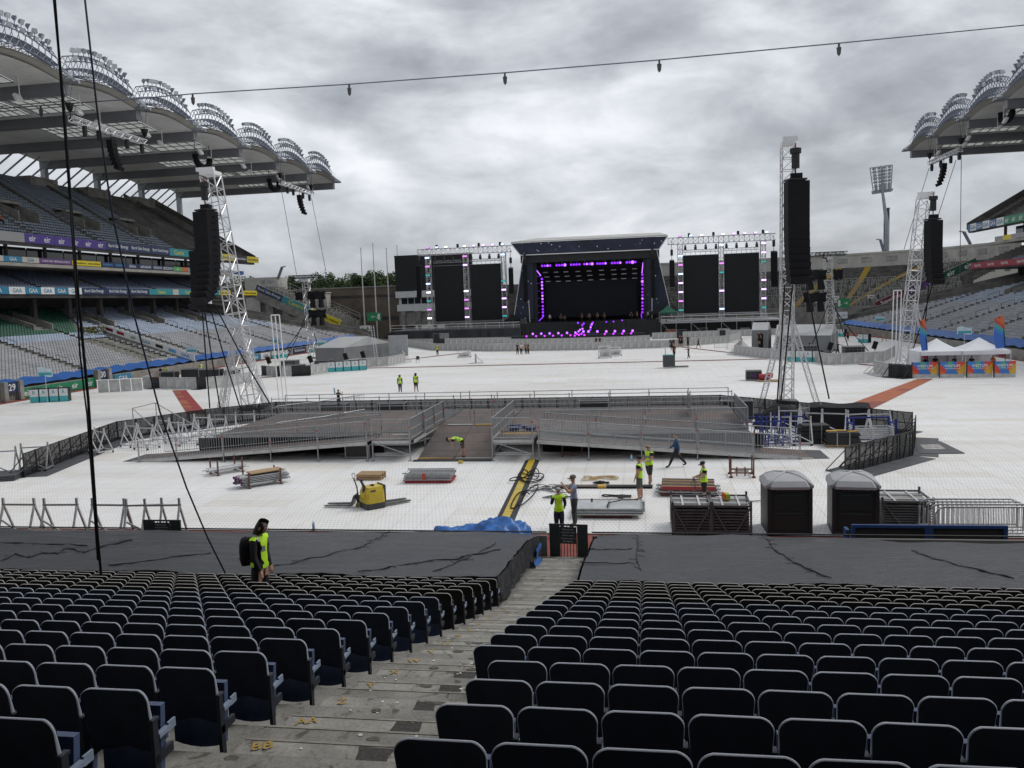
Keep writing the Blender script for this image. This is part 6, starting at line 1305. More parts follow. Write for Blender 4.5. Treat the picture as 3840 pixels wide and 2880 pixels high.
MFLG = bpy.data.materials.new('flag_cloth'); MFLG.use_nodes = True; t = MFLG.node_tree; co = nn(t, 'ShaderNodeTexCoord'); sp_ = nn(t, 'ShaderNodeSeparateXYZ'); t.links.new(co.outputs['Generated'], sp_.inputs[0]); nz_ = noise(t, co.outputs['Generated'], 3, 3); t.links.new(ramp(t, mth(t, 'ADD', sp_.outputs[2], mth(t, 'MULTIPLY', mth(t, 'ADD', sp_.outputs[0], mth(t, 'MULTIPLY', nz_, .5)), .22)), [(0.0, (0.35, 0.02, 0.05)), (0.30, (0.04, 0.14, 0.5)), (0.72, (0.04, 0.22, 0.5)), (0.80, (0.06, 0.3, 0.3)), (0.9, (0.45, 0.06, 0.04)), (1.05, (0.55, 0.12, 0.04))], 'CONSTANT'), t.nodes['Principled BSDF'].inputs['Base Color'])
feather('tall rainbow feather flag at the left end of the gazebos', (25.6, 79.0, 0), 5.2, .62, -.75); feather('tall rainbow feather flag at the right end of the gazebos', (32.1, 79.0, 0), 5.25, .95, -.6)
# loose things on the far part of the cover
cr = crate('flight_case', 'grey road case with letters right of the tall tower', (10.2, 78.2, 0), (1.4, 1.0, .8), KC[2], rz=-.1); text_on('AB', (10.1, 77.65, .5), (1, -.1, 0), (0, 0, 1), .7, .5, M('case_letters', (0.12, 0.04, 0.14), 0.6), cr, off=.02)
b = MB(); o = thing('loaded_pallet', 'pallet with red gear beside the lettered road case', 'pallet', (11.4, 76.8, 0), -.15); b.box((0, 0, .06), (2.0, 1.1, .12)); b.build('pallet_deck', wood, o, world=False); b = MB(); b.tube((-.9, 0, .4), (.1, 0, .4), .28, 8); b.tube((-.3, .2, .62), (.3, .1, .5), .22, 8); b.build('red_gear', M('red_bag', (0.3, 0.02, 0.03), 0.6), o, world=False)
def frame_cart(lab, p, w, d, h, rz, panel=True):
    o = thing('barrier_dolly', lab, 'trolley', p, rz); b = MB()
    for sx in (-1, 1):
        for sy in (-1, 1): b.tube((sx * w / 2, sy * d / 2, .12), (sx * w / 2, sy * d / 2, h), .035, 5)
        b.tube((sx * w / 2, -d / 2, .2), (sx * w / 2, d / 2, h), .03, 5)
    for sy in (-1, 1):
        for zz_ in (.15, h * .55, h): b.tube((-w / 2, sy * d / 2, zz_), (w / 2, sy * d / 2, zz_), .035, 5)
        b.tube((-w / 2, sy * d / 2, .15), (w / 2, sy * d / 2, h), .03, 5)
    b.build('dolly_frame', alu, o, world=False)
    if panel: b = MB(); b.box((0, 0, h * .4), (w * .8, d * .6, h * .5)); b.build('stacked_plates', MMESH, o, world=False)
    for sx in (-1, 1):
        for sy in (-1, 1): b = MB(); b.tube((sx * w / 2, sy * d / 2 - .03, .07), (sx * w / 2, sy * d / 2 + .03, .07), .07, 8); b.build('castor', blackm, o, world=False)
    return o
for z_, x, y, lab, w, h in ((z4, 807, 1495, 'low silver barrier dolly left of centre before the stage barrier', 1.8, 1.0), (z5, 50, 1500, 'silver barrier dolly right of centre before the stage barrier', 1.6, 1.6), (z5, 155, 1478, 'loaded silver dolly right beside the other dolly', 1.7, 1.2)):
    p = g(*z_(x, y)); frame_cart(lab, p, w, 1.2, h, .1)
p = g(*z4(925, 1552)); o = thing('barrier_unit', 'single barrier section with slanted brace standing alone before the stage', 'barrier', p, -1.2); 
for nme, dt in BG_: link(nme, dt, o)
p = g(*z1(1000, 150)); o = thing('goal_frame', 'small silver lattice barrier standing alone near the green boards', 'barrier', p, .35); b = MB(); b.b2((-2.2, -.02, 0), (2.2, .02, 1.25)); b.build('barrier_plate', MMESH, o, world=False); b = MB()
for i in range(5): b.beam((-2.2 + 1.1 * i, -.05, 1.3), (-1.9 + 1.1 * i, -1.1, .05), .07)
b.tube((-2.3, -.05, 1.3), (2.3, -.05, 1.3), .05, 5); b.build('brace_frame', white, o, world=False)
p = g(*z4(322, 1550)); o = thing('stacking_chair', 'lone black chair standing on the white cover', 'chair', p, .1); b = MB(); b.box((0, 0, .46), (.46, .46, .05)); b.build('seat', black, o, world=False); b = MB(); b.box((0, .22, .72), (.46, .05, .4)); b.build('backrest', black, o, world=False)
for sx in (-1, 1):
    for sy in (-1, 1): b = MB(); b.tube((sx * .2, sy * .2, 0), (sx * .2, sy * .2, .46 if sy < 0 else .9), .018, 5); b.build('leg', steel, o, world=False)
p = g(*z5(715, 1600)); o = thing('floor_scrubber', 'dark walk-behind pallet truck near the middle of the pitch', 'pallet truck', p, .05); b = MB(); b.box((0, 0, .75), (1.3, .9, 1.3)); b.build('machine_body', M('dark_machine', (0.05, 0.055, 0.058), 0.5), o, world=False); b = MB(); b.box((0, 0, 1.42), (1.2, .8, .1)); b.build('machine_top', MBINT, o, world=False); b = MB(); b.tube((-.35, 0, 1.4), (-.4, 0, 2.3), .06, 6); b.tube((-.75, 0, 2.3), (-.05, 0, 2.3), .05, 6); b.build('tiller', alu, o, world=False); b = MB(); b.box((1.35, -.25, .12), (1.6, .22, .1)); b.build('fork', dkgrey, o, world=False); b = MB(); b.box((1.35, .25, .12), (1.6, .22, .1)); b.build('fork', dkgrey, o, world=False)
for x, y in ((1255, 1410), (1375, 1420)):
    p = g(*z5(x, y)); o = thing('pedestrian_barrier', {1255: 'bent steel pedestrian barrier left of the right enclosure', 1375: 'steel pedestrian barrier touching the right enclosure'}[x], 'barrier', p, rnd.uniform(-.4, .4)); b = MB(); b.path([(-1, 0, .1), (-1, 0, 1.0), (-.85, 0, 1.1), (.85, 0, 1.1), (1, 0, 1), (1, 0, .1)], .03, 5); b.tube((-1, 0, .25), (1, 0, .25), .025, 5); b.build('frame', steel, o, world=False); b = MB()
    for i in range(9): b.tube((-.8 + .2 * i, 0, .25), (-.8 + .2 * i, 0, 1.1), .014, 4)
    b.build('bars', steel, o, world=False)
# mixing desk kit at the left
for i, (x, y, w, h, lab) in enumerate(((-52.0, 84, 1.6, 1.5, 'black equipment rack left on the mixing desk area'), (-49.6, 84.6, 2.2, 1.7, 'dark monitor stack in the middle of the left mixing desk'), (-46.8, 83.6, 2.4, 1.7, 'large black covered console at the left mixing desk'), (-44.6, 84, 1.5, 1.5, 'black case at the right end of the left mixing desk'))): crate('equipment_rack', lab, (x, y, 0), (w, 1.0, h), KC[2], 'rack')
for z_, x, y, lab in ((z3, 435, 1412, 'black stick speaker left of the left enclosure'), (z3, 870, 1412, 'black stick speaker in the middle of the left enclosure'), (z3, 1235, 1370, 'black stick speaker on the fence of the left enclosure'), (z3, 1415, 1350, 'black monitor wedge at the grey left tent'), (z7, 605, 925, 'black stick speaker in the right enclosure'), (z7, 975, 905, 'black stick speaker at the right end of the right enclosure')):
    q = g(*z_(x, y)); p = aY(*z_(x, y), min(q.y, 110)); o = thing('tilted_speaker', lab, 'speaker', (p.x, p.y, 0)); b = MB(); b.tube((p.x, p.y, 0), (p.x, p.y, max(.6, p.z)), .04, 5); b.build('stand', blackm, o); b = MB(); b.box((p.x, p.y, max(.6, p.z) + .3), (.5, .4, 1.0), ry=.3 if 'right' in lab else -.3); b.build('cabinet', black, o)
# ================================================================ viewing platform with ramps, and the dark fence round it
PLYS = [M(f'plywood_{i}', c_, .6, 0, .25, 1.5, .1, 30) for i, c_ in enumerate(((0.10, 0.074, 0.063), (0.082, 0.068, 0.063), (0.066, 0.064, 0.064), (0.115, 0.084, 0.07)))]
MTAPE = M('red_tape', (0.5, 0.05, 0.03), .6); MALUE = M('aluminium_edge', (0.50, 0.50, 0.49), .45, .4, .15, 3); MYEL = M('yellow_strip', (0.55, 0.33, 0.05), .6, 0, .15, 4)
vp = thing('viewing_platform', 'raised plywood viewing platform with scaffold legs, railings and three ramps', 'platform', (-10, 46, 0))
rq = random.Random(21)
def board(p4, th=.04, m=None): b = MB(); b.slab(p4, (0, 0, -th)); b.build('deck_board', m or rq.choice(PLYS), vp)
ZD = 1.08
def deck(x0, x1, y0, y1, zf, bw=1.2, bl=2.4):
    nx = max(1, round((x1 - x0) / bl)); ny = max(1, round((y1 - y0) / bw)); e = .012
    for i in range(nx):
        for j in range(ny):
            xa, xb, ya, yb = x0 + (x1 - x0) * i / nx + e, x0 + (x1 - x0) * (i + 1) / nx - e, y0 + (y1 - y0) * j / ny + e, y0 + (y1 - y0) * (j + 1) / ny - e
            board([(xa, ya, zf(xa, ya)), (xb, ya, zf(xb, ya)), (xb, yb, zf(xb, yb)), (xa, yb, zf(xa, yb))])
rampL = lambda x, y: max(.03, min(1.0, (x + 27.7) / 13.5 * 1.0)); rampR = lambda x, y: max(.03, min(1.0, (8.0 - x) / 13.3 * 1.0)); rampC = lambda x, y: max(.03, min(ZD, (y - 40.5) / 5.0 * ZD))
deck(-27.7, -14.2, 40.5, 42.7, rampL); deck(-13.95, -11.85, 40.5, 42.8, lambda x, y: ZD); deck(-11.6, -7.7, 40.5, 45.5, rampC, 1.25, 1.95); deck(-7.55, -5.45, 40.5, 42.8, lambda x, y: ZD); deck(-5.3, 8.0, 40.5, 42.7, rampR)
deck(-24, -11.65, 42.95, 52.3, lambda x, y: ZD); deck(-11.6, -7.7, 45.55, 52.3, lambda x, y: ZD); deck(-7.65, 5.3, 42.95, 52.3, lambda x, y: ZD)
# edge beams and stringers
def edge(p, q, h=.16, w=.05, m=MALUE, nm='edge_beam'): b = MB(); b.beam(p, q, w, h); b.build(nm, m, vp)
edge((-27.7, 40.42, -.02), (-14.2, 40.42, .93)); edge((-5.3, 40.42, .93), (8.0, 40.42, -.02)); edge((-13.95, 40.42, ZD - .1), (-11.85, 40.42, ZD - .1)); edge((-7.55, 40.42, ZD - .1), (-5.45, 40.42, ZD - .1)); edge((-11.72, 40.6, ZD - .1), (-11.72, 47.5, ZD - .1)); edge((-7.62, 40.6, ZD - .1), (-7.62, 47.5, ZD - .1)); edge((-24, 42.88, ZD - .1), (-14, 42.88, ZD - .1)); edge((-5.4, 42.88, ZD - .1), (5.3, 42.88, ZD - .1))
for x0, x1, y, z, m in ((-11.6, -9.7, 40.75, .075, MYEL), (-9.6, -7.7, 40.75, .075, MALUE), (-11.1, -9.6, 45.5, ZD + .012, MALUE), (-9.5, -7.9, 45.5, ZD + .012, MYEL), (-7.3, -5.6, 42.2, ZD + .012, MYEL), (-13.4, -12.1, 42.2, ZD + .012, MALUE)): b = MB(); b.box(((x0 + x1) / 2, y, z), (x1 - x0, .18, .02)); b.build('threshold_strip', m, vp)
b = MB(); b.slab([(-11.75, 40.15, .008), (-7.6, 40.15, .008), (-7.6, 40.5, .05), (-11.75, 40.5, .05)], (0, 0, -.006)); b.build('ramp_toe', M('black_rubber', (0.02, 0.02, 0.02), .7), vp)
for x0, x1, sg_ in ((-28.3, -27.7, 1), (8.0, 8.8, -1)): b = MB(); lo = .006; b.slab([(x0, 40.5, lo if sg_ > 0 else .03), (x1, 40.5, .03 if sg_ > 0 else lo), (x1, 42.7, .03 if sg_ > 0 else lo), (x0, 42.7, lo if sg_ > 0 else .03)], (0, 0, -.004)); b.build('ramp_toe', MATS['dark_grey_steel'], vp)
# black void sheeting below the ramps
b = MB(); b.b2((-25, 42.74, .0), (-14.1, 42.84, .9)); b.b2((-5.3, 42.74, 0), (6.0, 42.84, .9)); b.build('back_sheet', black, vp)
def post(x, y, z0, z1, tape=True):
    b = MB(); b.tube((x, y, z0), (x, y, z1), .03, 6); b.build('scaffold_post', steel, vp); b = MB(); b.box((x, y, .012), (.18, .18, .02)); b.build('base_plate', steel, vp)
    if tape: b = MB(); zt = rq.uniform(.55, .9) * z1; b.tube((x, y, zt), (x, y, zt + .10), .036, 6); b.build('tape_mark', MTAPE, vp)
for x in (-27.2, -24.95, -22.25, -19.55, -16.9, -14.2, -13.9, -11.9): post(x, 40.36, 0, rampL(x, 0) + 1.18 if x < -14.1 else ZD + 1.18)
for x in (-7.58, -5.5, -5.2, -2.7, -.1, 2.6, 5.25, 7.4): post(x, 40.36, 0, rampR(x, 0) + 1.18 if x > -5.3 else ZD + 1.18)
for x in np.arange(-24, -11.6, 2.45): post(x, 42.9, 0, ZD + 1.12)
for x in np.arange(-7.6, 5.4, 2.58): post(x, 42.9, 0, ZD + 1.12)
for y in (42.9, 45.3, 47.6): post(-11.8, y, 0, ZD + 1.15); post(-7.58, y, 0, ZD + 1.15)
for x in np.arange(-24, 5.4, 2.44): post(x, 52.3, 0, ZD + 1.15, False); post(x, 50.2, 0, ZD + 1.2, False)
for x, y, zt in ((-10.2, 47.6, 2.8), (-9.1, 49.8, 2.2), (-9.6, 45.9, 2.0)): post(x, y, ZD, zt)
def rail(p, q, h=1.1, gap=.14, solid=None, nm='railing'):
    p, q = Vector(p), Vector(q); L = Vector((q.x - p.x, q.y - p.y, 0)).length; n = max(2, int(L / gap)); u = Vector((0, 0, h)); b = MB(); b.tube(p + u, q + u, .028, 6); b.tube(p + Vector((0, 0, .1)), q + Vector((0, 0, .1)), .022, 5)
    if solid: 
        for k in (0, 1): s = p.lerp(q, k); b.tube(s + Vector((0, 0, .1)), s + u, .025, 5)
        b.tube(p + u * .5, q + u * .5, .018, 4); m_ = p.lerp(q, .5); b.tube(m_ + Vector((0, 0, .1)), m_ + u, .018, 4)
    else:
        for i in range(n + 1): s = p.lerp(q, i / n); b.tube(s + Vector((0, 0, .1)), s + u, .0105, 4, caps=False)
    o = b.build(nm, steel, vp)
    if solid: b = MB(); d = (q - p).normalized(); s = Vector((-d.y, d.x, 0)) * .006; b.slab([p + Vector((0, 0, .12)), q + Vector((0, 0, .12)), q + u * .97, p + u * .97], s); b.build('infill_panel', solid, o)
def glassy(name, col, a):
    m = bpy.data.materials.new(name); m.use_nodes = True; t = m.node_tree; b0 = t.nodes['Principled BSDF']; b0.inputs['Base Color'].default_value = (*col, 1); b0.inputs['Roughness'].default_value = .35
    tr = nn(t, 'ShaderNodeBsdfTransparent'); mx = nn(t, 'ShaderNodeMixShader'); mx.inputs[0].default_value = a; t.links.new(tr.outputs[0], mx.inputs[1]); t.links.new(b0.outputs[0], mx.inputs[2]); t.links.new(mx.outputs[0], t.nodes['Material Output'].inputs[0]); return m
MCLR = glassy('clear_plastic_sheet', (0.45, 0.46, 0.47), .22); MMSH = glassy('grey_wire_mesh', (0.20, 0.21, 0.22), .62); MNET = glassy('black_mesh_net', (0.012, 0.012, 0.013), .66)
xs = [-27.2, -24.95, -22.25, -19.55, -16.9, -14.2]
for a, c_ in zip(xs, xs[1:]):
    rail((a + .06, 40.36, rampL(a, 0)), (c_ - .06, 40.36, rampL(c_, 0))); rail((a + .06, 42.72, rampL(a, 0)), (c_ - .06, 42.72, rampL(c_, 0)))
rail((-13.88, 40.36, ZD), (-11.9, 40.36, ZD)); rail((-7.55, 40.36, ZD), (-5.55, 40.36, ZD))
xr_ = [-5.2, -2.7, -.1, 2.6, 5.25, 7.4]
for i, (a, c_) in enumerate(zip(xr_, xr_[1:])):
    rail((a + .06, 40.36, rampR(a, 0)), (c_ - .06, 40.36, rampR(c_, 0)), solid=MCLR if i < 4 else None); rail((a + .06, 42.72, rampR(a, 0)), (c_ - .06, 42.72, rampR(c_, 0)))
for a in np.arange(-24, -14.3, 2.45): rail((a, 42.95, ZD), (min(a + 2.45, -14.1), 42.95, ZD))
for a in np.arange(-5.3, 5.2, 2.65): rail((a, 42.95, ZD), (min(a + 2.65, 5.3), 42.95, ZD))
for xx in (-11.86, -7.55):
    for ya, yb in ((40.45, 42.85), (42.95, 45.25), (45.35, 47.6)): rail((xx, ya, ZD), (xx, yb, ZD), solid=MMSH if (xx > -9 or ya > 42) else MMSH, gap=.14)
rail((2.7, 47.6, ZD), (2.7, 50.4, ZD), 1.2, solid=MMSH); rail((5.3, 42.95, ZD), (5.3, 45.9, ZD), 1.15, solid=MMSH); rail((5.3, 46, ZD), (5.3, 49, ZD), 1.15, solid=MMSH)
rail((-22.0, 46.5, ZD), (-20.0, 49.0, ZD)); rail((-20.0, 49.0, ZD), (-18.6, 51.9, ZD)); rail((-18.6, 51.9, ZD), (-18.4, 52.2, ZD))
for h_ in (.55, 1.12):
    for ya in (50.2, 52.3): b = MB(); b.tube((-24, ya, ZD + h_), (5.3, ya, ZD + h_), .026, 6); b.build('guard_rail', steel, vp)
for a, c_ in ((-13.8, -11.9), (-7.5, -5.5)): 
    for za_, zb_ in ((.95, .3), (.3, .3), (.85, .85)): b = MB(); b.tube((a, 40.38, za_), (c_, 40.38, zb_), .024, 5); b.build('scaffold_brace', steel, vp)
for x in (-11.8, -7.58):
    for za_, zb_ in ((.9, .25), (.3, .3)): b = MB(); b.tube((x, 40.4, za_), (x, 47.6, zb_), .024, 5); b.build('scaffold_brace', steel, vp)
# big scaffold frame standing at the left foot of the ramp
sf = thing('scaffold_frame', 'open scaffold tube frame standing behind the left ramp foot', 'scaffold', (-27.5, 46, 0)); b = MB()
A_, B2, C2 = aY(*z1(1098, 290), 45.5), aY(*z1(1290, 245), 48), aY(*z1(1440, 580), 43.5)
for p in (A_, B2): b.tube((p.x, p.y, 0), p, .03, 6)
b.tube(A_, B2, .03, 6); b.tube(A_, (C2.x - .5, C2.y, .8), .028, 6); b.tube(B2, C2 + Vector((1.5, 2, 0)), .028, 6); b.build('frame_tubes', steel, sf)
# dark mesh-covered barrier fence round the platform
def dark_fence(pts, lab, group, outside=1, unit=1.22):
    n = 0; pts = [Vector((*p, 0)) for p in pts]
    for a, c_ in zip(pts, pts[1:]):
        L = (c_ - a).length; k = max(1, round(L / unit)); d = (c_ - a).normalized(); rz = math.atan2(d.y, d.x)
        for i in range(k):
            n += 1; w = L / k; o = thing('mesh_fence_panel', lab.replace('#', numw(n)), 'fence', a + d * (w * (i + .5)), rz, group)
            b = MB(); b.b2((-w / 2 + .02, -.006, .03), (w / 2 - .02, .006, 1.2)); b.build('net', MNET, o, world=False); b = MB()
            for x in (-w / 2 + .03, w / 2 - .03): b.b2((x - .025, -.02, 0), (x + .025, .03, 1.23))
            for z in (.04, .6, 1.2): b.b2((-w / 2, -.018, z - .02), (w / 2, .022, z + .02))
            b.beam((0, .02, 1.15), (.28, .03, .05), .03); b.beam((-.3, .02, .05), (-.3, .02, 1.2), .025); b.build('panel_frame', blackm, o, world=False)
            b = MB(); s = -outside
            for x in (-w / 2 + .06, w / 2 - .06): b.beam((x, s * .03, 1.05), (x, s * .95, .04), .035)
            b.b2((-w / 2 + .02, min(s * .95, s * .03), .02), (w / 2 - .02, max(s * .95, s * .03), .04)); b.build('brace', blackm, o, world=False); b = MB(); b.b2((-w / 2 + .01, min(outside * .02, outside * 1.1), .004), (w / 2 - .01, max(outside * .02, outside * 1.1), .022)); b.build('foot_plate', dkgrey, o, world=False)
dark_fence([(-31, 36.5), (-33.5, 47.7), (-30.5, 53.3), (-26.9, 57)], 'black mesh fence panel, # from the near end of the left wing', 'left wing of the mesh fence', -1)
dark_fence([(-26.9, 57), (5.2, 56.8)], 'black mesh fence panel, # from left in the long back run', 'back run of the mesh fence', 1)
dark_fence([(5.2, 56.8), (14.6, 47.3)], 'black mesh fence panel, # from the back in the right wing', 'right wing of the mesh fence', 1)
dark_fence([(14.4, 46.2), (12.7, 41.1)], 'black mesh fence panel, # from the back in the short right return', 'right return of the mesh fence', 1)
dark_fence([(12.7, 41.1), (8.65, 37)], 'black mesh fence panel, # from the far end of the near right run', 'near right run of the mesh fence', 1)
b = MB(); o = thing('ramp_plate', 'grey steel road plate lying outside the right fence corner', 'plate', (14.2, 42.5, 0), .0); b.slab([(13.1, 41.5, .01), (15.2, 41.6, .01), (15.2, 44.9, .01), (13.9, 45.0, .01)], (0, 0, .03)); b.build('plate_sheet', dkgrey, o); b = MB(); b.slab([(13.7, 42.6, .043), (14.7, 42.6, .043), (14.8, 43.9, .043), (13.9, 43.9, .043)], (0, 0, .004)); b.build('worn_patch', M('worn_bare_metal', (0.34, 0.33, 0.31), .6, .2, .5, 3), o)
# ---- stored gear: silver dollies, blue trolleys, mat stacks
MBLU = M('blue_enamel', (0.02, 0.035, 0.22), .45, 0, .2, 2)
def aframe(p, rz, s=1.0, m=alu, lab='', grp=None):
    o = thing('barrier_dolly', lab, 'trolley', p, rz, grp); b = MB()
    for sx in (-1, 1):
        b.beam((sx * .55 * s, -.45, .12), (sx * .55 * s, 0, 1.25), .06); b.beam((sx * .55 * s, .45, .12), (sx * .55 * s, 0, 1.25), .06); b.beam((sx * .55 * s, -.45, .15), (sx * .55 * s, .45, .15), .06)
        b.beam((sx * .55 * s, 0, 1.15), (sx * .55 * s, 0, 1.5), .07)
    b.beam((-.6 * s, 0, 1.25), (.6 * s, 0, 1.25), .06); b.beam((-.55 * s, -.45, .15), (.55 * s, -.45, .15), .06); b.beam((-.55 * s, .45, .15), (.55 * s, .45, .15), .06); b.beam((-.5 * s, -.2, .7), (.5 * s, -.45, .2), .05); b.build('dolly_frame', m, o, world=False)
    for sx in (-1, 1):
        for sy in (-1, 1): b = MB(); b.tube((sx * .5 * s, sy * .45 - .025, .07), (sx * .5 * s, sy * .45 + .025, .07), .07, 8); b.build('castor', blackm, o, world=False)
    return o
k_ = 0
for i in range(9):
    k_ += 1; aframe((-31.6 + i * .72 + rq.uniform(-.15, .15), 43.2 + (i % 3) * 1.7 + i * .42, 0), rq.uniform(-.5, .5), 1.05, alu, f'silver barrier dolly in the left pen, {numw(k_)} from left', 'silver dollies in the left pen')
k_ = 0
for i in range(8):
    k_ += 1; aframe((5.9 + (i % 4) * .75, 44.3 + (i // 4) * 1.6 + rq.uniform(-.2, .2), 0), rq.uniform(-.4, .4), .95, MBLU if i not in (3, 6) else alu, f'upright trolley frame crowded beside the right ramp, {numw(k_)} of the bunch', 'blue and silver trolleys beside the right ramp')
k_ = 0
for x, y in ((9.2, 47.2), (10.4, 46.9), (11.6, 46.6), (12.6, 46.4), (8.3, 48.3), (9.6, 49.3)):
    k_ += 1; aframe((x, y, 0), rq.uniform(-.4, .4), 1.1, alu, f'silver barrier dolly in the right pen, {numw(k_)} counted from left', 'silver dollies in the right pen')
o = thing('rack_trolley', 'blue trolley loaded with flat silver frames in the right pen', 'trolley', (11.7, 44.5, 0), .08)
for sx in (-1, 1): b = MB(); b.beam((sx * 1.05, -.5, .1), (sx * 1.05, -.5, 1.35), .09); b.beam((sx * 1.05, .5, .1), (sx * 1.05, .5, 1.35), .09); b.beam((sx * 1.05, -.5, 1.1), (sx * 1.05, .5, 1.1), .08); b.build('trolley_end', MBLU, o, world=False)
b = MB(); b.beam((-1.05, .5, 1.3), (1.05, .5, 1.3), .08); b.beam((-1.05, -.5, .15), (1.05, -.5, .15), .08); b.beam((-1.05, .5, .15), (1.05, .5, .15), .08); b.build('trolley_rail', MBLU, o, world=False)
for i in range(6): b = MB(); z = .25 + i * .12; b.beam((-1.0, -.48, z), (1.0, -.48, z), .06); b.beam((-1.0, .45, z), (1.0, .45, z), .06); b.beam((-1, -.48, z), (-1, .45, z), .05); b.beam((1, -.48, z), (1, .45, z), .05); b.beam((0, -.48, z), (0, .45, z), .05); b.build('flat_frame', alu, o, world=False)
def matstack(lab, p, w, d, n, pal, rz, yel):
    o = thing('mat_stack', lab, 'mat stack', p, rz); z = .0
    if pal:
        for sy in (-.4, 0, .4): b = MB(); b.box((0, sy * d, .05), (w * .95, .1, .1)); b.build('pallet_runner', wood, o, world=False)
        b = MB(); b.box((0, 0, .12), (w, d, .03)); b.build('pallet_deck', wood, o, world=False); z = .14
    for i in range(n): b = MB(); b.box((rq.uniform(-.05, .05), rq.uniform(-.04, .04), z + .045), (w * rq.uniform(.9, 1), d * rq.uniform(.9, 1), .085), rz=rq.uniform(-.04, .04)); b.build('rubber_mat', M('black_rubber_mat', (0.018, 0.018, 0.019), .65, 0, .3, 3), o, world=False); z += .09
    if yel:
        for k in range(3): b = MB(); b.box((-w * .3 + k * w * .3, rq.uniform(-.2, .2), z + .02), (.5, .25, .03), rz=rq.uniform(-.5, .5)); b.build('yellow_strap', MYEL, o, world=False)
    for x in (-.3, .3): b = MB(); b.box((x, -d / 2 - .01, z / 2), (.05, .01, z)); b.build('strap', MATS['galvanised_steel'], o, world=False)
matstack('strapped black mat stack beside the blue trolleys', (8.9, 44.9, 0), 1.5, 1.0, 11, False, .05, False); matstack('black and yellow mat stack on a pallet in the right pen', (10.1, 43.9, 0), 1.7, 1.1, 7, True, -.05, True)
o = thing('draped_case', 'black draped box behind the silver dollies in the right pen', 'case', (11.2, 49.2, 0), -.2); b = MB(); b.grid(lambda u, v: (-1.6 + 3.2 * u, -.7 - .1 * math.sin(u * 22) * (1 - v), 1.35 * v), 24, 2); b.grid(lambda u, v: (-1.6 + 3.2 * u, -.7 + 1.5 * v, 1.35 + .05 * math.sin(u * 9) + .1 * v), 12, 4); b.grid(lambda u, v: (1.6 + .06 * math.sin(u * 9), -.7 + 1.5 * u, 1.35 * v), 8, 2); b.grid(lambda u, v: (-1.6, .8 - 1.5 * u, 1.35 * v), 8, 2); b.build('drape', black, o, world=False); b = MB(); b.box((0, .05, .65), (3.0, 1.3, 1.25)); b.build('case_body', blackm, o, world=False)
o = thing('draped_pile', 'slumped black tarpaulin heap left of the draped box', 'tarpaulin', (8.4, 50.5, 0)); b = MB(); b.grid(lambda u, v: (-1.8 + 3.6 * u, -1 + 2.2 * v, 1.3 * math.sin(math.pi * min(1, u * 1.1)) ** .6 * math.sin(math.pi * v) ** .5 + .12 * hz(u * 6, v * 6, 1) + .03), 22, 14); b.build('heap', black, o, world=False)
for x, y, lab in ((-17.2, 54.6, 'black tool case stack behind the platform left part'), (-3.2, 54.4, 'black tool case pile behind the platform middle'), (5.9, 53.2, 'dark green machine behind the platform right part'), (-21.5, 54.8, 'scaffold trolley heap behind the left platform end')): crate('flight_case', lab, (x, y, 0), (1.9, .9, 1.2), KC[2])
k_ = 0
for x, y in ((-5.0, 45.0), (-4.4, 45.6), (-5.1, 46.0), (-4.1, 45.0)): k_ += 1; o = thing('folded_chair', f'blue folded dolly lying flat on the right deck, {numw(k_)} of four', 'dolly', (x - 1.9, y - 1.6, ZD + .01), rq.uniform(-.3, .3), 'flat blue dollies on the deck'); b = MB(); b.box((0, 0, .08), (.5, .34, .1)); b.build('dolly_board', MBLU, o, world=False); b = MB(); b.tube((-.25, -.17, .15), (.25, -.17, .15), .02, 4); b.tube((-.25, .17, .15), (.25, .17, .15), .02, 4); b.build('dolly_rail', steel, o, world=False)
# ================================================================ near edge of the pitch: machines, stacks, cabins, gates
z1 = zz(0, 1400, 2.212); z2 = zz(900, 1400, 2.212); zc = zz(1800, 1400, 2.212); zq = zz(2700, 1400, 1.940)
RUST = M('rusty_brown_steel', (0.13, 0.055, 0.04), .75, .1, .3, 4); REDP = M('red_painted_pallet', (0.30, 0.03, 0.035), .7, 0, .3, 3)
def pallet(o, w, d, m=wood, z=0.0, nm='pallet'):
    for sy in (-.44, 0, .44): b = MB(); b.box((0, sy * d, z + .05), (w, .09, .095)); b.build('pallet_runner', m, o, world=False)
    for i in range(5): b = MB(); b.box((-w / 2 + .06 + i * (w - .12) / 4, 0, z + .112), (w / 6.5, d, .022)); b.build('pallet_slat', m, o, world=False)
    return z + .125
o = thing('wooden_pallet', 'pair of bare wooden pallets stacked behind the yellow pallet truck', 'pallet', (-12.6, 36.2, 0), .02); zt = 0
for k in range(2):
    for sy in (-.42, 0, .42): b = MB(); b.box((0, sy * .8, zt + .05), (1.2, .1, .1)); b.build('pallet_runner', wood, o, world=False)
    for i in range(6): b = MB(); b.box((0, -.36 + i * .145, zt + .115), (1.2, .115, .024)); b.build('pallet_slat', wood, o, world=False)
    zt += .15
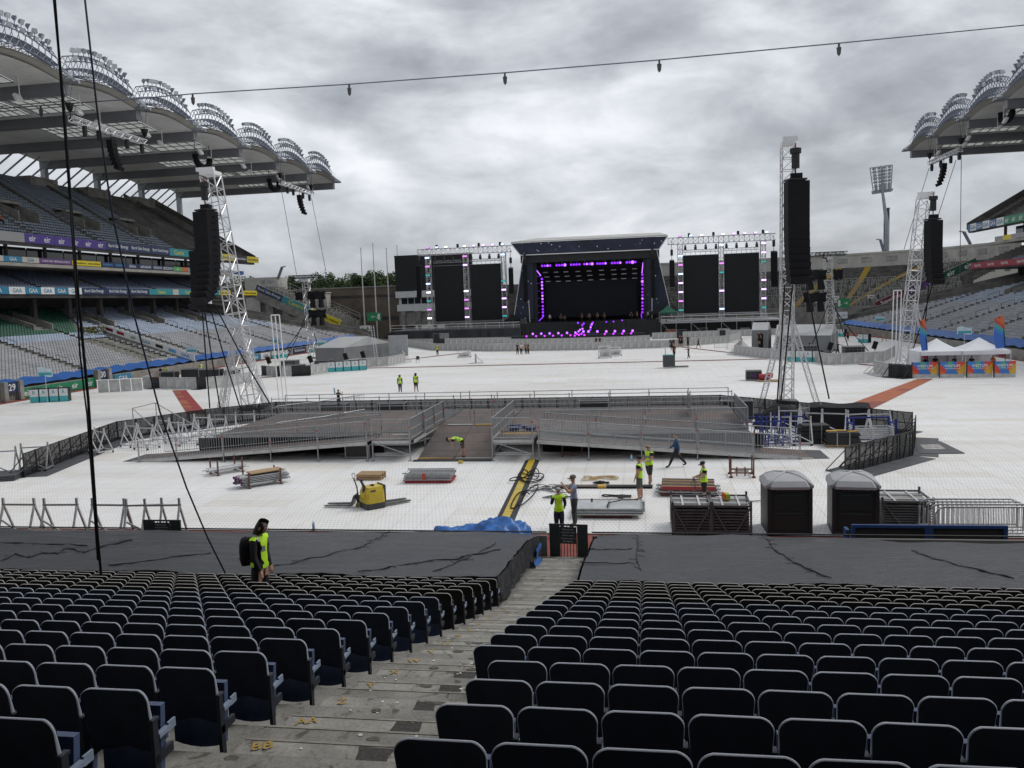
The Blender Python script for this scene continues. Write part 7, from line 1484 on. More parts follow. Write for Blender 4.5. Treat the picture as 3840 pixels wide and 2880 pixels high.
def tube_stack(lab, p, rz, n, L, mt, cap=None, brd=False):
    o = thing('tube_stack', lab, 'tube stack', p, rz)
    for sx in (-.33, .33):
        b = MB()
        for sy in (-1, 1): b.beam((sx * L, sy * .45, 0), (sx * L, sy * .45, .75), .06); b.box((sx * L, sy * .45, .01), (.16, .16, .02))
        b.beam((sx * L, -.45, .14), (sx * L, .45, .14), .06); b.build('stillage_post', RUST, o, world=False)
    k = 0
    for r in range(n):
        for c_ in range(9):
            y = -.37 + c_ * .092 + rq.uniform(-.015, .015); z = .21 + r * .075; dx = rq.uniform(-.15, .15); b = MB(); b.tube((-L / 2 + dx, y, z), (L / 2 + dx, y + rq.uniform(-.02, .02), z + rq.uniform(-.01, .01)), .026, 6); b.build('tube', mt, o, world=False)
            if cap: b = MB(); b.tube((-L / 2 + dx - .02, y, z), (-L / 2 + dx + .05, y, z), .034, 6); b.build('tube_end', cap, o, world=False)
    if brd: b = MB(); b.box((.15, 0, .27 + n * .075), (L * .7, .7, .04), rz=.06); b.build('timber_board', wood, o, world=False)
tube_stack('rusty stillage with a few silver tubes left of centre', (-20.6, 37.6, 0), .9, 2, 1.9, steel); tube_stack('bundle of silver tubes with purple ends and a board on top', (-17.4, 34.9, 0), .75, 5, 2.2, steel, M('purple_end', (0.11, 0.02, 0.10), .6), True)
# stack of railing panels on a red pallet
o = thing('railing_stack', 'stack of steel railing panels on a red pallet with red tape', 'railing stack', (-9.65, 35.7, 0), .03); zt = pallet(o, 2.1, 1.0, REDP)
for k in range(5):
    b = MB(); dx, dy = rq.uniform(-.08, .08), rq.uniform(-.05, .05); z = zt + .04 + k * .075
    for y in (-.5, .5): b.tube((-1.1 + dx, y + dy, z), (1.1 + dx, y + dy, z), .032, 6)
    for i in range(15): x = -1.0 + i * .143; b.tube((x + dx, -.5 + dy, z), (x + dx, .5 + dy, z), .02, 4)
    b.build('railing_panel', steel, o, world=False)
b = MB(); b.box((-.15, -.57, zt + .2), (.14, .02, .3)); b.build('red_tape', MTAPE, o, world=False)
# powered pallet truck (yellow) and hand pallet truck
MYB = M('machine_yellow', (0.50, 0.36, 0.025), .4, 0, .12, 3); MDG = M('machine_dark', (0.035, 0.036, 0.038), .5, 0, .2, 4); MGST = M('worn_grey_steel', (0.13, 0.135, 0.13), .5, .3, .3, 5)
o = thing('pallet_truck', 'yellow powered pallet truck with dark forks pointing right', 'pallet truck', (-10.75, 30.9, 0), .75); o.scale = (1, 1, .84)
b = MB(); pr = [(-.40, -.33), (-.30, -.38), (.30, -.38), (.38, -.33), (.38, .33), (.30, .38), (-.30, .38), (-.40, .33)]
vs = [(x, y, .28) for x, y in pr] + [(x * .98, y * .98, .80) for x, y in pr] + [(x * .86 + .04, y * .84, 1.04) for x, y in pr]; n = 8
b.add(vs, [(k * n + i, k * n + (i + 1) % n, (k + 1) * n + (i + 1) % n, (k + 1) * n + i) for k in range(2) for i in range(n)] + [tuple(range(2 * n, 3 * n))]); b.box((-.36, 0, .66), (.16, .42, .26)); b.build('machine_cover', MYB, o, world=False)
b = MB(); b.add([(x * 1.05, y * 1.05, .04) for x, y in pr] + [(x * 1.04, y * 1.04, .28) for x, y in pr], [(i, (i + 1) % n, n + (i + 1) % n, n + i) for i in range(n)] + [tuple(range(n, 2 * n))]); b.build('skirt', MDG, o, world=False)
b = MB(); b.box((.40, 0, .66), (.08, .66, .84)); b.build('backrest_plate', MDG, o, world=False); b = MB(); b.box((.455, 0, .62), (.02, .3, .6)); b.build('white_label', white, o, world=False); b = MB(); b.box((-.12, -.34, .86), (.22, .06, .12), rx=.3); b.build('control_slot', MDG, o, world=False)
for s in (-.2, .2): b = MB(); b.add([(.42, s - .085, .06), (.42, s + .085, .06), (1.5, s + .07, .05), (1.6, s, .05), (1.5, s - .07, .05), (.42, s - .085, .17), (.42, s + .085, .17), (1.5, s + .07, .12), (1.6, s, .10), (1.5, s - .07, .12)], [(5, 6, 7, 8, 9), (0, 5, 9, 4), (4, 9, 8, 3), (3, 8, 7, 2), (2, 7, 6, 1)]); b.build('fork', MGST, o, world=False)
b = MB(); b.path([(-.30, 0, .8), (-.34, 0, 1.05), (-.46, 0, 1.38)], [.09, .06, .05], 8); b.tube((-.30, 0, .75), (-.30, 0, .95), .12, 10); b.build('tiller_arm', MDG, o, world=False); b = MB(); b.path([(-.44, -.2, 1.42), (-.52, -.18, 1.46), (-.54, 0, 1.46), (-.52, .18, 1.46), (-.44, .2, 1.42)], .035, 6); b.box((-.48, 0, 1.42), (.12, .2, .06)); b.build('tiller_handle', MDG, o, world=False); b = MB(); b.tube((-.48, 0, 1.44), (-.5, 0, 1.50), .05, 8); b.build('red_button', M('signal_red', (0.5, 0.02, 0.02), .4), o, world=False)
b = MB(); b.tube((.02, 0, 1.04), (.05, 0, 1.11), .06, 8); b.box((.05, .12, 1.06), (.14, .1, .05)); b.build('key_panel', MDG, o, world=False)
o = thing('hand_pallet_truck', 'grey hand pallet truck with forks pointing left beside the yellow truck', 'pallet truck', (-11.55, 31.0, 0), math.pi - .02)
for s in (-.19, .19): b = MB(); b.add([(.1, s - .08, .06), (.1, s + .08, .06), (1.15, s + .07, .05), (1.24, s, .05), (1.15, s - .07, .05), (.1, s - .08, .13), (.1, s + .08, .13), (1.15, s + .07, .10), (1.24, s, .09), (1.15, s - .07, .10)], [(5, 6, 7, 8, 9), (0, 5, 9, 4), (4, 9, 8, 3), (3, 8, 7, 2), (2, 7, 6, 1)]); b.build('fork', MGST, o, world=False)
b = MB(); b.slab([(.12, -.27, .06), (.12, .27, .06), (-.06, .27, .52), (-.06, -.27, .52)], (-.05, 0, .0)); b.build('fork_head', MGST, o, world=False); b = MB(); b.tube((-.16, 0, .1), (-.16, 0, .42), .07, 8); b.box((-.15, 0, .40), (.2, .16, .14)); b.build('pump', MDG, o, world=False)
for s in (-.09, .09): b = MB(); b.tube((-.18, s - .03, .1), (-.18, s + .03, .1), .1, 12); b.build('wheel', M('yellow_green_wheel', (0.20, 0.20, 0.05), .6), o, world=False)
b = MB(); b.path([(-.16, 0, .42), (-.13, 0, .8), (-.02, 0, 1.15)], .028, 6); b.build('tiller_arm', MDG, o, world=False); b = MB(); b.path([(-.02, 0, 1.12), (-.03, -.13, 1.2), (0, -.14, 1.34), (.03, 0, 1.36), (0, .14, 1.34), (-.03, .13, 1.2), (-.02, 0, 1.12)], .016, 5); b.build('handle_loop', MDG, o, world=False)
# yellow and black cable protector, section by section, with loose cables
o = thing('cable_protector', 'long yellow and black cable protector running towards the platform', 'cable ramp', (-5.3, 34.5, 0)); P0, P1 = Vector((-5.05, 28.2, 0)), Vector((-5.55, 40.4, 0)); d = (P1 - P0).normalized(); s_ = Vector((-d.y, d.x, 0)); L = (P1 - P0).length; n = 13
for i in range(n):
    p, q = P0 + d * (L * i / n + .012), P0 + d * (L * (i + 1) / n - .012); b = MB()
    for a_, e_ in ((-1, .3), (1, .3)): b.add([v + s_ * (a_ * u) + Vector((0, 0, h)) for v in (p, q) for u, h in ((.36, .004), (.15, .062), (.15, .004))], [(0, 1, 4, 3), (2, 1, 0), (3, 4, 5), (1, 2, 5, 4)] if a_ > 0 else [(3, 4, 1, 0), (0, 1, 2), (5, 4, 3), (4, 5, 2, 1)])
    b.build('black_side', M('ramp_black', (0.022, 0.022, 0.024), .7, 0, .3, 3), o); b = MB(); b.slab([p - s_ * .155 + Vector((0, 0, .064)), p + s_ * .155 + Vector((0, 0, .064)), q + s_ * .155 + Vector((0, 0, .064)), q - s_ * .155 + Vector((0, 0, .064))], (0, 0, .012)); b.build('yellow_lid', MYB, o)
def squiggle(lab, c_, ext, n, r, m, z=.02, loops=1.0, cat='cable', name='loose_cable', seed=1, grp=None):
    rg = random.Random(seed); pts = []; ph = [rg.uniform(0, 6.28) for _ in range(4)]
    for i in range(n): t = i / n; pts.append((ext[0] * (math.sin(6.28 * loops * t + ph[0]) * .6 + .5 * math.sin(6.28 * loops * 2.3 * t + ph[1])), ext[1] * (math.cos(6.28 * loops * 1.3 * t + ph[2]) * .6 + .4 * math.sin(6.28 * loops * 3.1 * t + ph[3])), z + r + .03 * abs(math.sin(t * 30))))
    o = thing(name, lab, cat, (*c_, 0), 0, grp); b = MB(); b.path(pts, r, 5); b.build('cable_run', m, o, world=False); return o
squiggle('tangled black cable lying over the yellow cable protector', (-5.2, 36.3), (.7, 1.6), 70, .025, black, .07, 2.2, seed=4); squiggle('black cable snaking along the near half of the yellow protector', (-4.85, 32.6), (.35, 2.2), 60, .025, black, .07, 1.0, seed=9)
squiggle('heap of bent steel wire right of the cable protector', (-4.0, 34.0), (.9, .8), 60, .016, dkgrey, .02, 3.1, 'wire', 'wire_heap', 5); squiggle('second scatter of bent wire nearer the stacked glazed panels', (-3.4, 32.6), (.7, .35), 40, .016, dkgrey, .02, 2.3, 'wire', 'wire_heap', 6); squiggle('beige strap coiled on the cover behind the timber strips', (-2.0, 36.0), (.8, .5), 50, .022, M('beige_strap', (0.42, 0.31, 0.13), .7), .02, 2.0, 'strap', 'lifting_strap', 7); squiggle('black and yellow ratchet strap heap beside the beige strap', (-1.85, 35.1), (.35, .2), 40, .03, black, .02, 2.5, 'strap', 'ratchet_strap', 8); squiggle('knotted black chain lying on the cover before the timber strips', (-1.05, 32.6), (.6, .22), 30, .03, blackm, .02, 1.6, 'chain', 'chain', 2)
squiggle('thin grey cable loop beside the left portable toilet', (3.7, 32.3), (.9, .8), 30, .014, dkgrey, .02, 1.0, seed=12)
# timber / rubber threshold strips
for x0, x1, m, lab in ((-3.75, -1.95, PLYS[3], 'brown topped black timber strip lying across the cover'), (-1.6, .35, M('black_board', (0.02, 0.02, 0.022), .6), 'long black board lying across the cover behind the chain')): o = thing('timber_strip', lab, 'board', ((x0 + x1) / 2, 34.35, 0)); b = MB(); b.b2((x0, 34.2, .06), (x1, 34.55, .10)); b.build('board_top', m, o); b = MB(); b.b2((x0 + .02, 34.22, 0), (x1 - .02, 34.53, .06)); b.build('board_base', black, o)
o = thing('yellow_block', 'small yellow joiner piece between the two long strips', 'block', (-1.78, 34.4, 0)); b = MB(); b.box((0, 0, .05), (.3, .4, .1)); b.box((0, -.18, .09), (.34, .1, .06)); b.build('block_body', MYEL, o, world=False)
# glazed barrier panels on a pallet
o = thing('glazed_panel_stack', 'stack of silver glazed barrier panels on a rusty pallet', 'panel stack', (-1.35, 30.1, 0), .0); zt = pallet(o, 1.75, 1.3, RUST)
for k in range(3):
    z = zt + .05 + k * .09; b = MB(); dx = rq.uniform(-.05, .05)
    for y in (-.72, .72): b.beam((-1.25 + dx, y, z), (1.25 + dx, y, z), .06)
    for x in (-1.22, 0, 1.22): b.beam((x + dx, -.72, z), (x + dx, .72, z), .055)
    for x in (-1.28, 1.28):
        for y in (-.5, .3): b.box((x + dx, y, z), (.08, .06, .1))
    pf = b.build('panel_frame', steel, o, world=False)
    for sx in (-.61, .61): b = MB(); b.box((sx + dx, 0, z + .01), (1.14, 1.36, .012)); b.build('glazing', M('frosted_sheet', (0.42, 0.43, 0.43), .35, 0, .15, 2), pf, world=False)
b = MB(); b.path([(.02, -.74, zt + .1), (0, -.5, zt + .32), (.02, 0, zt + .3), (.5, .4, zt + .31), (1.1, .5, zt + .30)], .022, 5); b.build('black_strap', black, o, world=False)
o = thing('paper_cup', 'dark paper cup standing on the glazed panels', 'cup', (-1.95, 30.15, zt + .31)); b = MB(); b.lathe([(0, 0), (.035, 0), (.05, .13), (.045, .13), (.03, .01)], 10); b.build('cup_body', M('cup_brown', (0.12, 0.09, 0.06), .6), o, world=False)
# timber decks on a pallet
o = thing('deck_stack', 'stack of red and brown deck boards on a pallet beside the cap-wearing worker', 'board stack', (1.75, 33.4, 0), -.06); zt = pallet(o, 2.1, 1.3, RUST)
b = MB()
for y in (-.6, 0, .6): b.tube((-1.3, y, zt + .06), (1.3, y, zt + .06), .04, 6)
for x in (-1.2, -.6, 0, .6, 1.2): b.tube((x, -.65, zt + .1), (x, .65, zt + .1), .03, 5)
b.build('steel_grid', steel, o, world=False); b = MB(); b.box((.05, -.62, zt + .22), (2.1, .05, .14)); b.build('red_beam', REDP, o, world=False)
for i in range(6): b = MB(); b.box((.0, -.5 + i * .2, zt + .24 + .015 * i), (2.1, .13, .10)); b.build('timber_batten', PLYS[i % 4] if i % 2 else wood, o, world=False)
# small stillage
o = thing('empty_stillage', 'empty rusty four-post stillage frame behind the left toilet', 'stillage', (4.25, 36.7, 0), -.03); b = MB()
for x in (-.48, .48):
    for y in (-.4, .4): b.beam((x, y, 0), (x, y, .85), .06); b.box((x, y, .03), (.15, .15, .06))
    b.beam((x, -.4, .22), (x, .4, .22), .06)
for y in (-.4, .4): b.beam((-.48, y, .22), (.48, y, .22), .06)
for x in (-.2, .15): b.beam((x, 0, .0), (x, 0, .4), .05)
b.beam((-.3, 0, .22), (.3, 0, .22), .05); b.build('stillage_frame', RUST, o, world=False)
# steel barrier cages at the pitch edge
MCG = M('cage_grey', (0.11, 0.115, 0.12), .5, .4, .25, 4); MPL = M('barrier_back_plate', (0.26, 0.255, 0.24), .6, .2, .2, 3)
def steel_cage(lab, p, w, d, h, rz):
    o = thing('barrier_cage', lab, 'barrier rack', p, rz); b = MB()
    for x in (-w / 2, w / 2):
        for y in (-d / 2, d / 2): b.beam((x, y, 0), (x, y, h + .15), .07)
    for zz_ in (.08, h): 
        for y in (-d / 2, d / 2): b.beam((-w / 2, y, zz_), (w / 2, y, zz_), .06)
        for x in (-w / 2, w / 2): b.beam((x, -d / 2, zz_), (x, d / 2, zz_), .06)
    b.beam((-w / 2, -d / 2 - .04, h), (-w * .12, -d / 2 - .04, .1), .05); b.beam((w / 2, -d / 2 - .04, h), (w * .12, -d / 2 - .04, .1), .05); b.build('rack_frame', MCG, o, world=False)
    for i in range(8): b = MB(); b.box((0, 0, .14 + i * (h - .2) / 8), (w - .1, d - .3, .03)); b.box((0, -d / 2 + .02, .14 + i * (h - .2) / 8), (w - .1, .05, .05)); b.build('stacked_barrier', MCG, o, world=False)
    b = MB(); b.box((0, 0, h - .06), (w - .12, d - .12, .02)); tp = b.build('top_plate', MPL, o, world=False); b = MB()
    for x in (-w * .22, w * .22): b.beam((x, -d / 2, h - .02), (x, d / 2, h - .02), .06)
    for y in (-d * .22, d * .18): b.beam((-w / 2, y, h - .02), (w / 2, y, h - .02), .05)
    b.build('top_rails', alu, tp, world=False); return o
steel_cage('steel rack of stacked barriers, left of the pair at the pitch edge', (1.55, 28.25, 0), 1.25, 1.5, .98, .0); ca = steel_cage('steel rack of stacked barriers with a bright box on top', (2.87, 28.25, 0), 1.25, 1.5, .98, -.02); steel_cage('steel rack of stacked barriers right of the toilets', (8.7, 29.3, 0), 1.6, 1.6, .9, -.03)
o = thing('tool_box', 'small orange and lime box lying on the steel rack', 'box', (2.8, 28.5, .97), .2); b = MB(); b.box((0, 0, .1), (.16, .3, .2)); b.build('box_body', M('lime_box', (0.35, 0.4, 0.03), .5), o, world=False); b = MB(); b.box((-.09, .05, .11), (.05, .3, .22)); b.build('box_lid', M('orange_plastic', (0.6, 0.12, 0.02), .5), o, world=False)
# portable toilets
MTB = M('toilet_green_black', (0.012, 0.02, 0.019), .45, 0, .2, 2); MTF = M('toilet_corner', (0.022, 0.024, 0.028), .5, 0, .15, 2); MTR = M('toilet_roof_grey', (0.36, 0.36, 0.37), .55, 0, .1, 2)
def toilet(lab, p, rz):
    o = thing('portable_toilet', lab, 'toilet', p, rz); W_, D_, H_ = 1.44, 1.4, 1.56
    b = MB(); b.b2((-W_ / 2 + .05, -D_ / 2 + .04, .1), (W_ / 2 - .05, D_ / 2 - .04, H_)); b.build('cabin_wall', MTB, o, world=False)
    for x in (-1, 1):
        b = MB(); b.b2((x * W_ / 2 - (.12 if x > 0 else 0), -D_ / 2, .05), (x * W_ / 2 + (.12 if x < 0 else 0), -D_ / 2 + .12, H_)); b.b2((x * W_ / 2 - (.04 if x > 0 else 0), -D_ / 2 + .13, .05), (x * W_ / 2 + (.04 if x < 0 else 0), D_ / 2, H_)); b.build('corner_post', MTF, o, world=False)
        for k in (.02, .07): b = MB(); b.b2((x * W_ / 2 + (-.03 - k if x > 0 else k), -D_ / 2 - .012, .08), (x * W_ / 2 + (-k if x > 0 else .03 + k), -D_ / 2, H_ - .02)); b.build('post_rib', MTF, o, world=False)
    b = MB(); b.b2((-W_ / 2, -D_ / 2, 0), (W_ / 2, D_ / 2, .1)); b.build('base_skid', MTF, o, world=False)
    def bevelpanel(z0, z1_, nm='back_panel'):
        b = MB(); x0 = -.5; b.slab([(x0, -D_ / 2 + .02, z0), (-x0, -D_ / 2 + .02, z0), (-x0 + .03, -D_ / 2 + .02, z1_ - .08), (-x0 - .06, -D_ / 2 + .02, z1_), (x0 + .06, -D_ / 2 + .02, z1_), (x0 - .03, -D_ / 2 + .02, z1_ - .08)], (0, .03, 0)); b.build(nm, MTB, o, world=False)
        b = MB(); y = -D_ / 2 + .012; b.path([(-.54, y, z1_ - .10), (-.44, y, z1_ + .015), (.44, y, z1_ + .015), (.54, y, z1_ - .10)], .012, 5); b.build('moulded_rib', M('toilet_rib', (0.03, 0.05, 0.05), .5), o, world=False)
    bevelpanel(.15, .70); bevelpanel(.82, 1.32)
    for i in range(5): b = MB(); b.box((-.36 + i * .18, -D_ / 2 + .03, 1.49), (.14, .02, .09)); b.build('vent_slot', M('toilet_vent', (0.05, 0.055, 0.06), .5), o, world=False)
    b = MB(); y = -D_ / 2 + .012; b.path([(-.52, y, 1.44), (-.42, y, 1.38), (.42, y, 1.38), (.52, y, 1.44)], .012, 5); b.build('moulded_rib', MATS['toilet_rib'], o, world=False)
    b = MB(); n = 10; e = .06; prof = [(1.0, -.02), (1.02, .07), (.86, .24), (.5, .37), (0.02, .41)]
    def ring(s, z):
        h = (W_ / 2 + e) * s; c_ = h * .72; return [(-c_, -h, z), (c_, -h, z), (h, -c_, z), (h, c_, z), (c_, h, z), (-c_, h, z), (-h, c_, z), (-h, -c_, z)]
    vs = [p_ for s, z in prof for p_ in ring(s, H_ + z)]; b.add(vs, [(k * 8 + i, k * 8 + (i + 1) % 8, (k + 1) * 8 + (i + 1) % 8, (k + 1) * 8 + i) for k in range(4) for i in range(8)]); rf = b.build('roof', MTR, o, world=False)
    b = MB()
    for sx, sy in ((-1, -1), (1, -1), (1, 1), (-1, 1)): b.path([Vector((sx * .72, sy * .72, H_ + .07)), Vector((sx * .56, sy * .56, H_ + .235)), Vector((sx * .32, sy * .32, H_ + .365)), Vector((0, 0, H_ + .42))], [.06, .06, .055, .05], 5)
    b.build('roof_rib', M('toilet_roof_rib', (0.40, 0.40, 0.41), .55), rf, world=False); return o
toilet('left of the two portable toilets with grey domed roof', (4.72, 28.25, 0), .02); toilet('right of the two portable toilets with grey domed roof', (6.86, 28.25, 0), -.10)
# blue team bench seen from behind
o = thing('team_bench', 'long blue framed bench shelter seen from behind at right', 'bench', (7.7, 25.3, 0))
for x0, x1 in ((6.1, 8.24), (8.28, 10.4)):
    b = MB(); z0, z1_ = .42, .98
    for zz_ in (z0, z1_): b.beam((x0, 25.2, zz_), (x1, 25.2, zz_), .09)
    for x in (x0 + .045, x1 - .045): b.beam((x, 25.2, z0 - .25), (x, 25.2, z1_ + .04), .1)
    b.build('bench_frame', MBLU if False else M('bench_blue', (0.015, 0.05, 0.16), .5, 0, .2, 3), o); b = MB(); b.b2((x0 + .1, 25.22, z0 + .04), (x1 - .1, 25.25, z1_ - .04)); b.build('back_panel', M('bench_dark_panel', (0.016, 0.016, 0.014), .7, 0, .5, 4), o); b = MB(); b.b2((x0, 25.3, .40), (x1, 25.7, .46)); b.build('bench_seat', MATS['bench_blue'], o); b = MB(); b.tube((x0, 25.12, .36), (x1, 25.12, .36), .025, 6); b.build('bench_rail', steel, o)
b = MB(); b.box((6.0, 25.4, .6), (.10, .35, .5)); b.build('bench_end', MATS['bench_blue'], o)
# crowd barriers stacked behind the bench
for i in range(4): o = thing('pedestrian_barrier', f'round-cornered steel pedestrian barrier behind the bench, {ordn(i + 1)} from the front', 'barrier', (10.6 - i * .05, 27.2 + i * .35, 0), .02, 'pedestrian barriers behind the bench'); b = MB(); b.path([(-1.5, 0, .1), (-1.5, 0, .85), (-1.42, 0, 1.0), (-1.28, 0, 1.06), (1.28, 0, 1.06), (1.42, 0, 1.0), (1.5, 0, .85), (1.5, 0, .1)], .032, 6); b.tube((-1.5, 0, .22), (1.5, 0, .22), .025, 5); b.build('barrier_hoop', steel, o, world=False); b = MB(); [b.tube((-1.38 + k * .145, 0, .22), (-1.38 + k * .145, 0, 1.06), .012, 4) for k in range(20)]; b.build('barrier_bars', steel, o, world=False)
o = thing('wall_gate', 'dark metal gate leaf standing open at the far right edge', 'gate', (11.35, 25.6, 0), 1.25); b = MB(); [b.beam((x, 0, 0), (x, 0, 1.25), .05) for x in (-.5, .5)]; [b.beam((-.5, 0, z), (.5, 0, z), .05) for z in (.1, .65, 1.22)]; b.build('gate_frame', blackm, o, world=False); b = MB(); b.box((0, .03, .95), (.95, .02, .45)); b.build('gate_panel', M('gate_board', (0.12, 0.11, 0.10), .7), o, world=False)
# gates with notices at the front of the stand
MNOT = M('notice_black', (0.012, 0.012, 0.012), .5); MNTX = M('notice_lettering', (0.34, 0.34, 0.33), .6)
def gate(lab, xa, xb, y, zt, rz=0.0):
    cx_ = (xa + xb) / 2; w = xb - xa; o = thing('pitch_gate', lab, 'gate', (cx_, y, 0), rz)
    for s in (-1, 1): b = MB(); b.box((s * w * .36, 0, zt / 2), (w * .27, .06, zt)); b.build('gate_leaf', M('gate_dark_green', (0.014, 0.02, 0.018), .55, 0, .3, 4), o, world=False)
    b = MB(); b.beam((-w / 2, 0, zt + .02), (w / 2, 0, zt + .02), .05); b.beam((-w / 2, 0, .1), (w / 2, 0, .1), .05)
    for i in range(6): b.tube((-w * .2 + i * w * .08, 0, .1), (-w * .2 + i * w * .08, 0, zt), .012, 5)
    b.build('gate_bars', blackm, o, world=False); b = MB(); b.box((0, -.05, zt * .74), (w * .43, .03, zt * .46)); nb_ = b.build('notice_board', MNOT, o, world=False)
    m = Matrix.Rotation(rz, 3, 'Z'); c_ = Vector((cx_, y, 0)) + m @ Vector((0, -.068, zt * .74))
    for k, line in enumerate(('Patrons are', 'requested to keep', 'off the pitch.', 'Except in cases of', 'emergency.')): text_on(line, c_ + Vector((0, 0, zt * (.17 - .085 * k))), m @ Vector((1, 0, 0)), (0, 0, 1), w * .36 if len(line) > 12 else w * .28, zt * .058, MNTX, nb_, off=.004)
gate('dark metal gate with black notice at the foot of the aisle', -2.92, -1.72, 24.45, 1.13, -.10); gate('dark metal gate with black notice at the left behind the tarpaulin', -16.6, -15.25, 24.6, 1.12)
# low front wall of the stand
fw_ = thing('front_barrier_wall', 'low dark wall along the front of the near stand', 'wall', (-5, 24.5, 0)); 
for x0, x1 in ((-34, -16.7), (-15.2, -3.0), (-1.6, 24)): b = MB(); b.b2((x0, 24.5, -.2), (x1, 24.62, .78)); b.build('wall_section', MATS['dark_stained_concrete'], fw_); b = MB(); b.tube((x0, 24.45, .92), (x1, 24.45, .92), .025, 6); b.build('wall_rail', blackm, fw_)
# silver dollies parked along the left front
for i, x in enumerate((-22.6, -20.9, -19.0, -17.6, -16.9)): aframe((x, 26.2, 0), .1 + rq.uniform(-.15, .15), 1.15, steel, f'grey barrier dolly parked at the left front edge, {ordn(i + 1)} from left', 'grey dollies along the left front edge')
for i, (x, y) in enumerate(((-31.7, 38.2), (-32.6, 37.0))): aframe((x, y, 0), .3, 1.2, steel, ['grey barrier dolly outside the left end of the mesh fence', 'second dolly at the far left frame edge'][i])
o = thing('flat_stack', 'dark folded barrier frames lying flat at the left frame edge', 'barrier stack', (-32.6, 36.0, 0), .3); [MB().box((0, 0, .06 + k * .09), (3.0, 1.4, .06)).build('flat_barrier', dkgrey, o, world=False) for k in range(3)]
# blue tarpaulin heap
o = thing('blue_tarpaulin', 'crumpled bright blue tarpaulin heap beside the aisle gate', 'tarpaulin', (-5.1, 25.3, .0)); b = MB()
def bt(u, v): x = -1.75 + 3.2 * u; y = -.75 + 1.5 * v; hgt = (.50 + .25 * math.sin(u * 5.2 + 3.6)) * math.sin(math.pi * v) ** .6 * (math.sin(math.pi * min(1, max(0, u))) ** .35); return (x + .12 * hz(u * 7, v * 7), y + .15 * hz(u * 6 + 9, v * 5), .55 + hgt * .75 + .17 * hz(u * 11, v * 8) + .08 * hz(u * 26, v * 20))
b.grid(bt, 60, 26); b.build('tarp_heap', M('bright_blue_tarp', (0.025, 0.13, 0.40), .42, 0, .35, 2), o, world=False); b = MB(); b.b2((-2.0, -.5, 0), (1.5, .5, .45)); b.build('covered_bench', dkgrey, o, world=False)
o = thing('hanging_sheet', 'strip of blue sheet hanging below the tarpaulin edge at the aisle', 'tarpaulin', (-3.08, 23.0, .3)); b = MB(); b.grid(lambda u, v: (.05 * math.sin(v * 9), -.6 + 1.1 * u, -.05 + .75 * v - .1 * u), 8, 8); b.build('sheet', MATS['bright_blue_tarp'], o, world=False)
# small litter
for i, (z_, x, y, lab, m) in enumerate(((z2, 612, 1300, 'plastic bottle standing on the red track left', 'b'), (zc, 1257, 725, 'clear water bottle standing by the right ramp', 'w'), (z2, 1830, 745, 'yellow tape roll lying before the centre ramp', 'y'))):
    p = g(*z_(x, y)); o = thing('tape_roll' if m == 'y' else 'drink_bottle', lab, 'tape' if m == 'y' else 'bottle', p); b = MB()
    if m == 'y': b.lathe([(.05, 0), (.12, 0), (.12, .12), (.05, .12), (.05, 0)], 12)
    else: b.lathe([(0, 0), (.055, 0), (.055, .22), (.02, .29), (.02, .33), (0, .33)], 10)
    b.build('roll' if m == 'y' else 'bottle_body', MYB if m == 'y' else M('clear_bottle', (0.3, 0.45, 0.6), .2), o, world=False)
for i, (x, lab) in enumerate(((-11.8, 'left white plate'), (-11.2, 'right white plate'))): pass
# speaker box tucked below the left ramp, rusty rack below the right one
crate('speaker_box', 'black ribbed box tucked under the left ramp', (-15.0, 41.4, 0), (1.3, .7, .62), KC[2], 'case'); o = thing('empty_stillage', 'rusty frame tucked under the right ramp', 'stillage', (-3.6, 41.2, 0)); b = MB(); [b.beam((x, 0, 0), (x, 0, .7), .06) for x in (-.5, .5)]; b.beam((-.5, 0, .2), (.5, 0, .2), .06); b.build('stillage_frame', RUST, o, world=False)

# ================================================================ cables and hung trusses
def rope(lab, pts, r, m, name='hanging_rope', cat='rope', n=6): o = thing(name, lab, cat, pts[-1]); b = MB(); b.path(pts, r, n); b.build('rope_strand', m, o); return o
def interp(ps, Y, n=14):
    P = [aY(*p, y) for p, y in zip(ps, Y)]; return P
Yc = 15.6; top_ = aY(205, -90, 9.0)
rope('thick black rope hanging from above into the left seats', interp([(199, -60), (238, 400), (283, 1000), (331, 1500), (365, 2000), (383, 2200)], [12.2, 13.0, 13.8, 14.5, 15.2, 15.6]), .027, black)
rope('second black rope knotted around the lower half of the first', interp([(262, 750), (300, 1330), (318, 1490), (327, 1560), (352, 1900), (366, 2100)], [13.4, 14.2, 14.4, 14.5, 15.0, 15.4]), .016, black)
rope('thinner blue-black rope slanting from above down to the man with the backpack', interp([(312, -60), (365, 420), (420, 800), (500, 1170), (600, 1545), (700, 1830), (780, 2020), (845, 2150)], [12.4, 12.9, 13.3, 13.7, 14.1, 14.4, 14.6, 14.8]), .016, M('navy_rope', (0.008, 0.011, 0.028), .7))
wy = 96.0; wp = [(-40, 410), (520, 370), (720, 352), (1309, 316), (1893, 273), (2472, 225), (3146, 162), (3900, 88)]
wr = thing('overhead_cable', 'long thin cable with hanging clamps strung across the sky between the roofs', 'cable', aY(1893, 273, wy)); b = MB(); b.path([aY(*p, wy) for p in wp], .075, 5); b.build('cable_strand', MFRAME, wr)
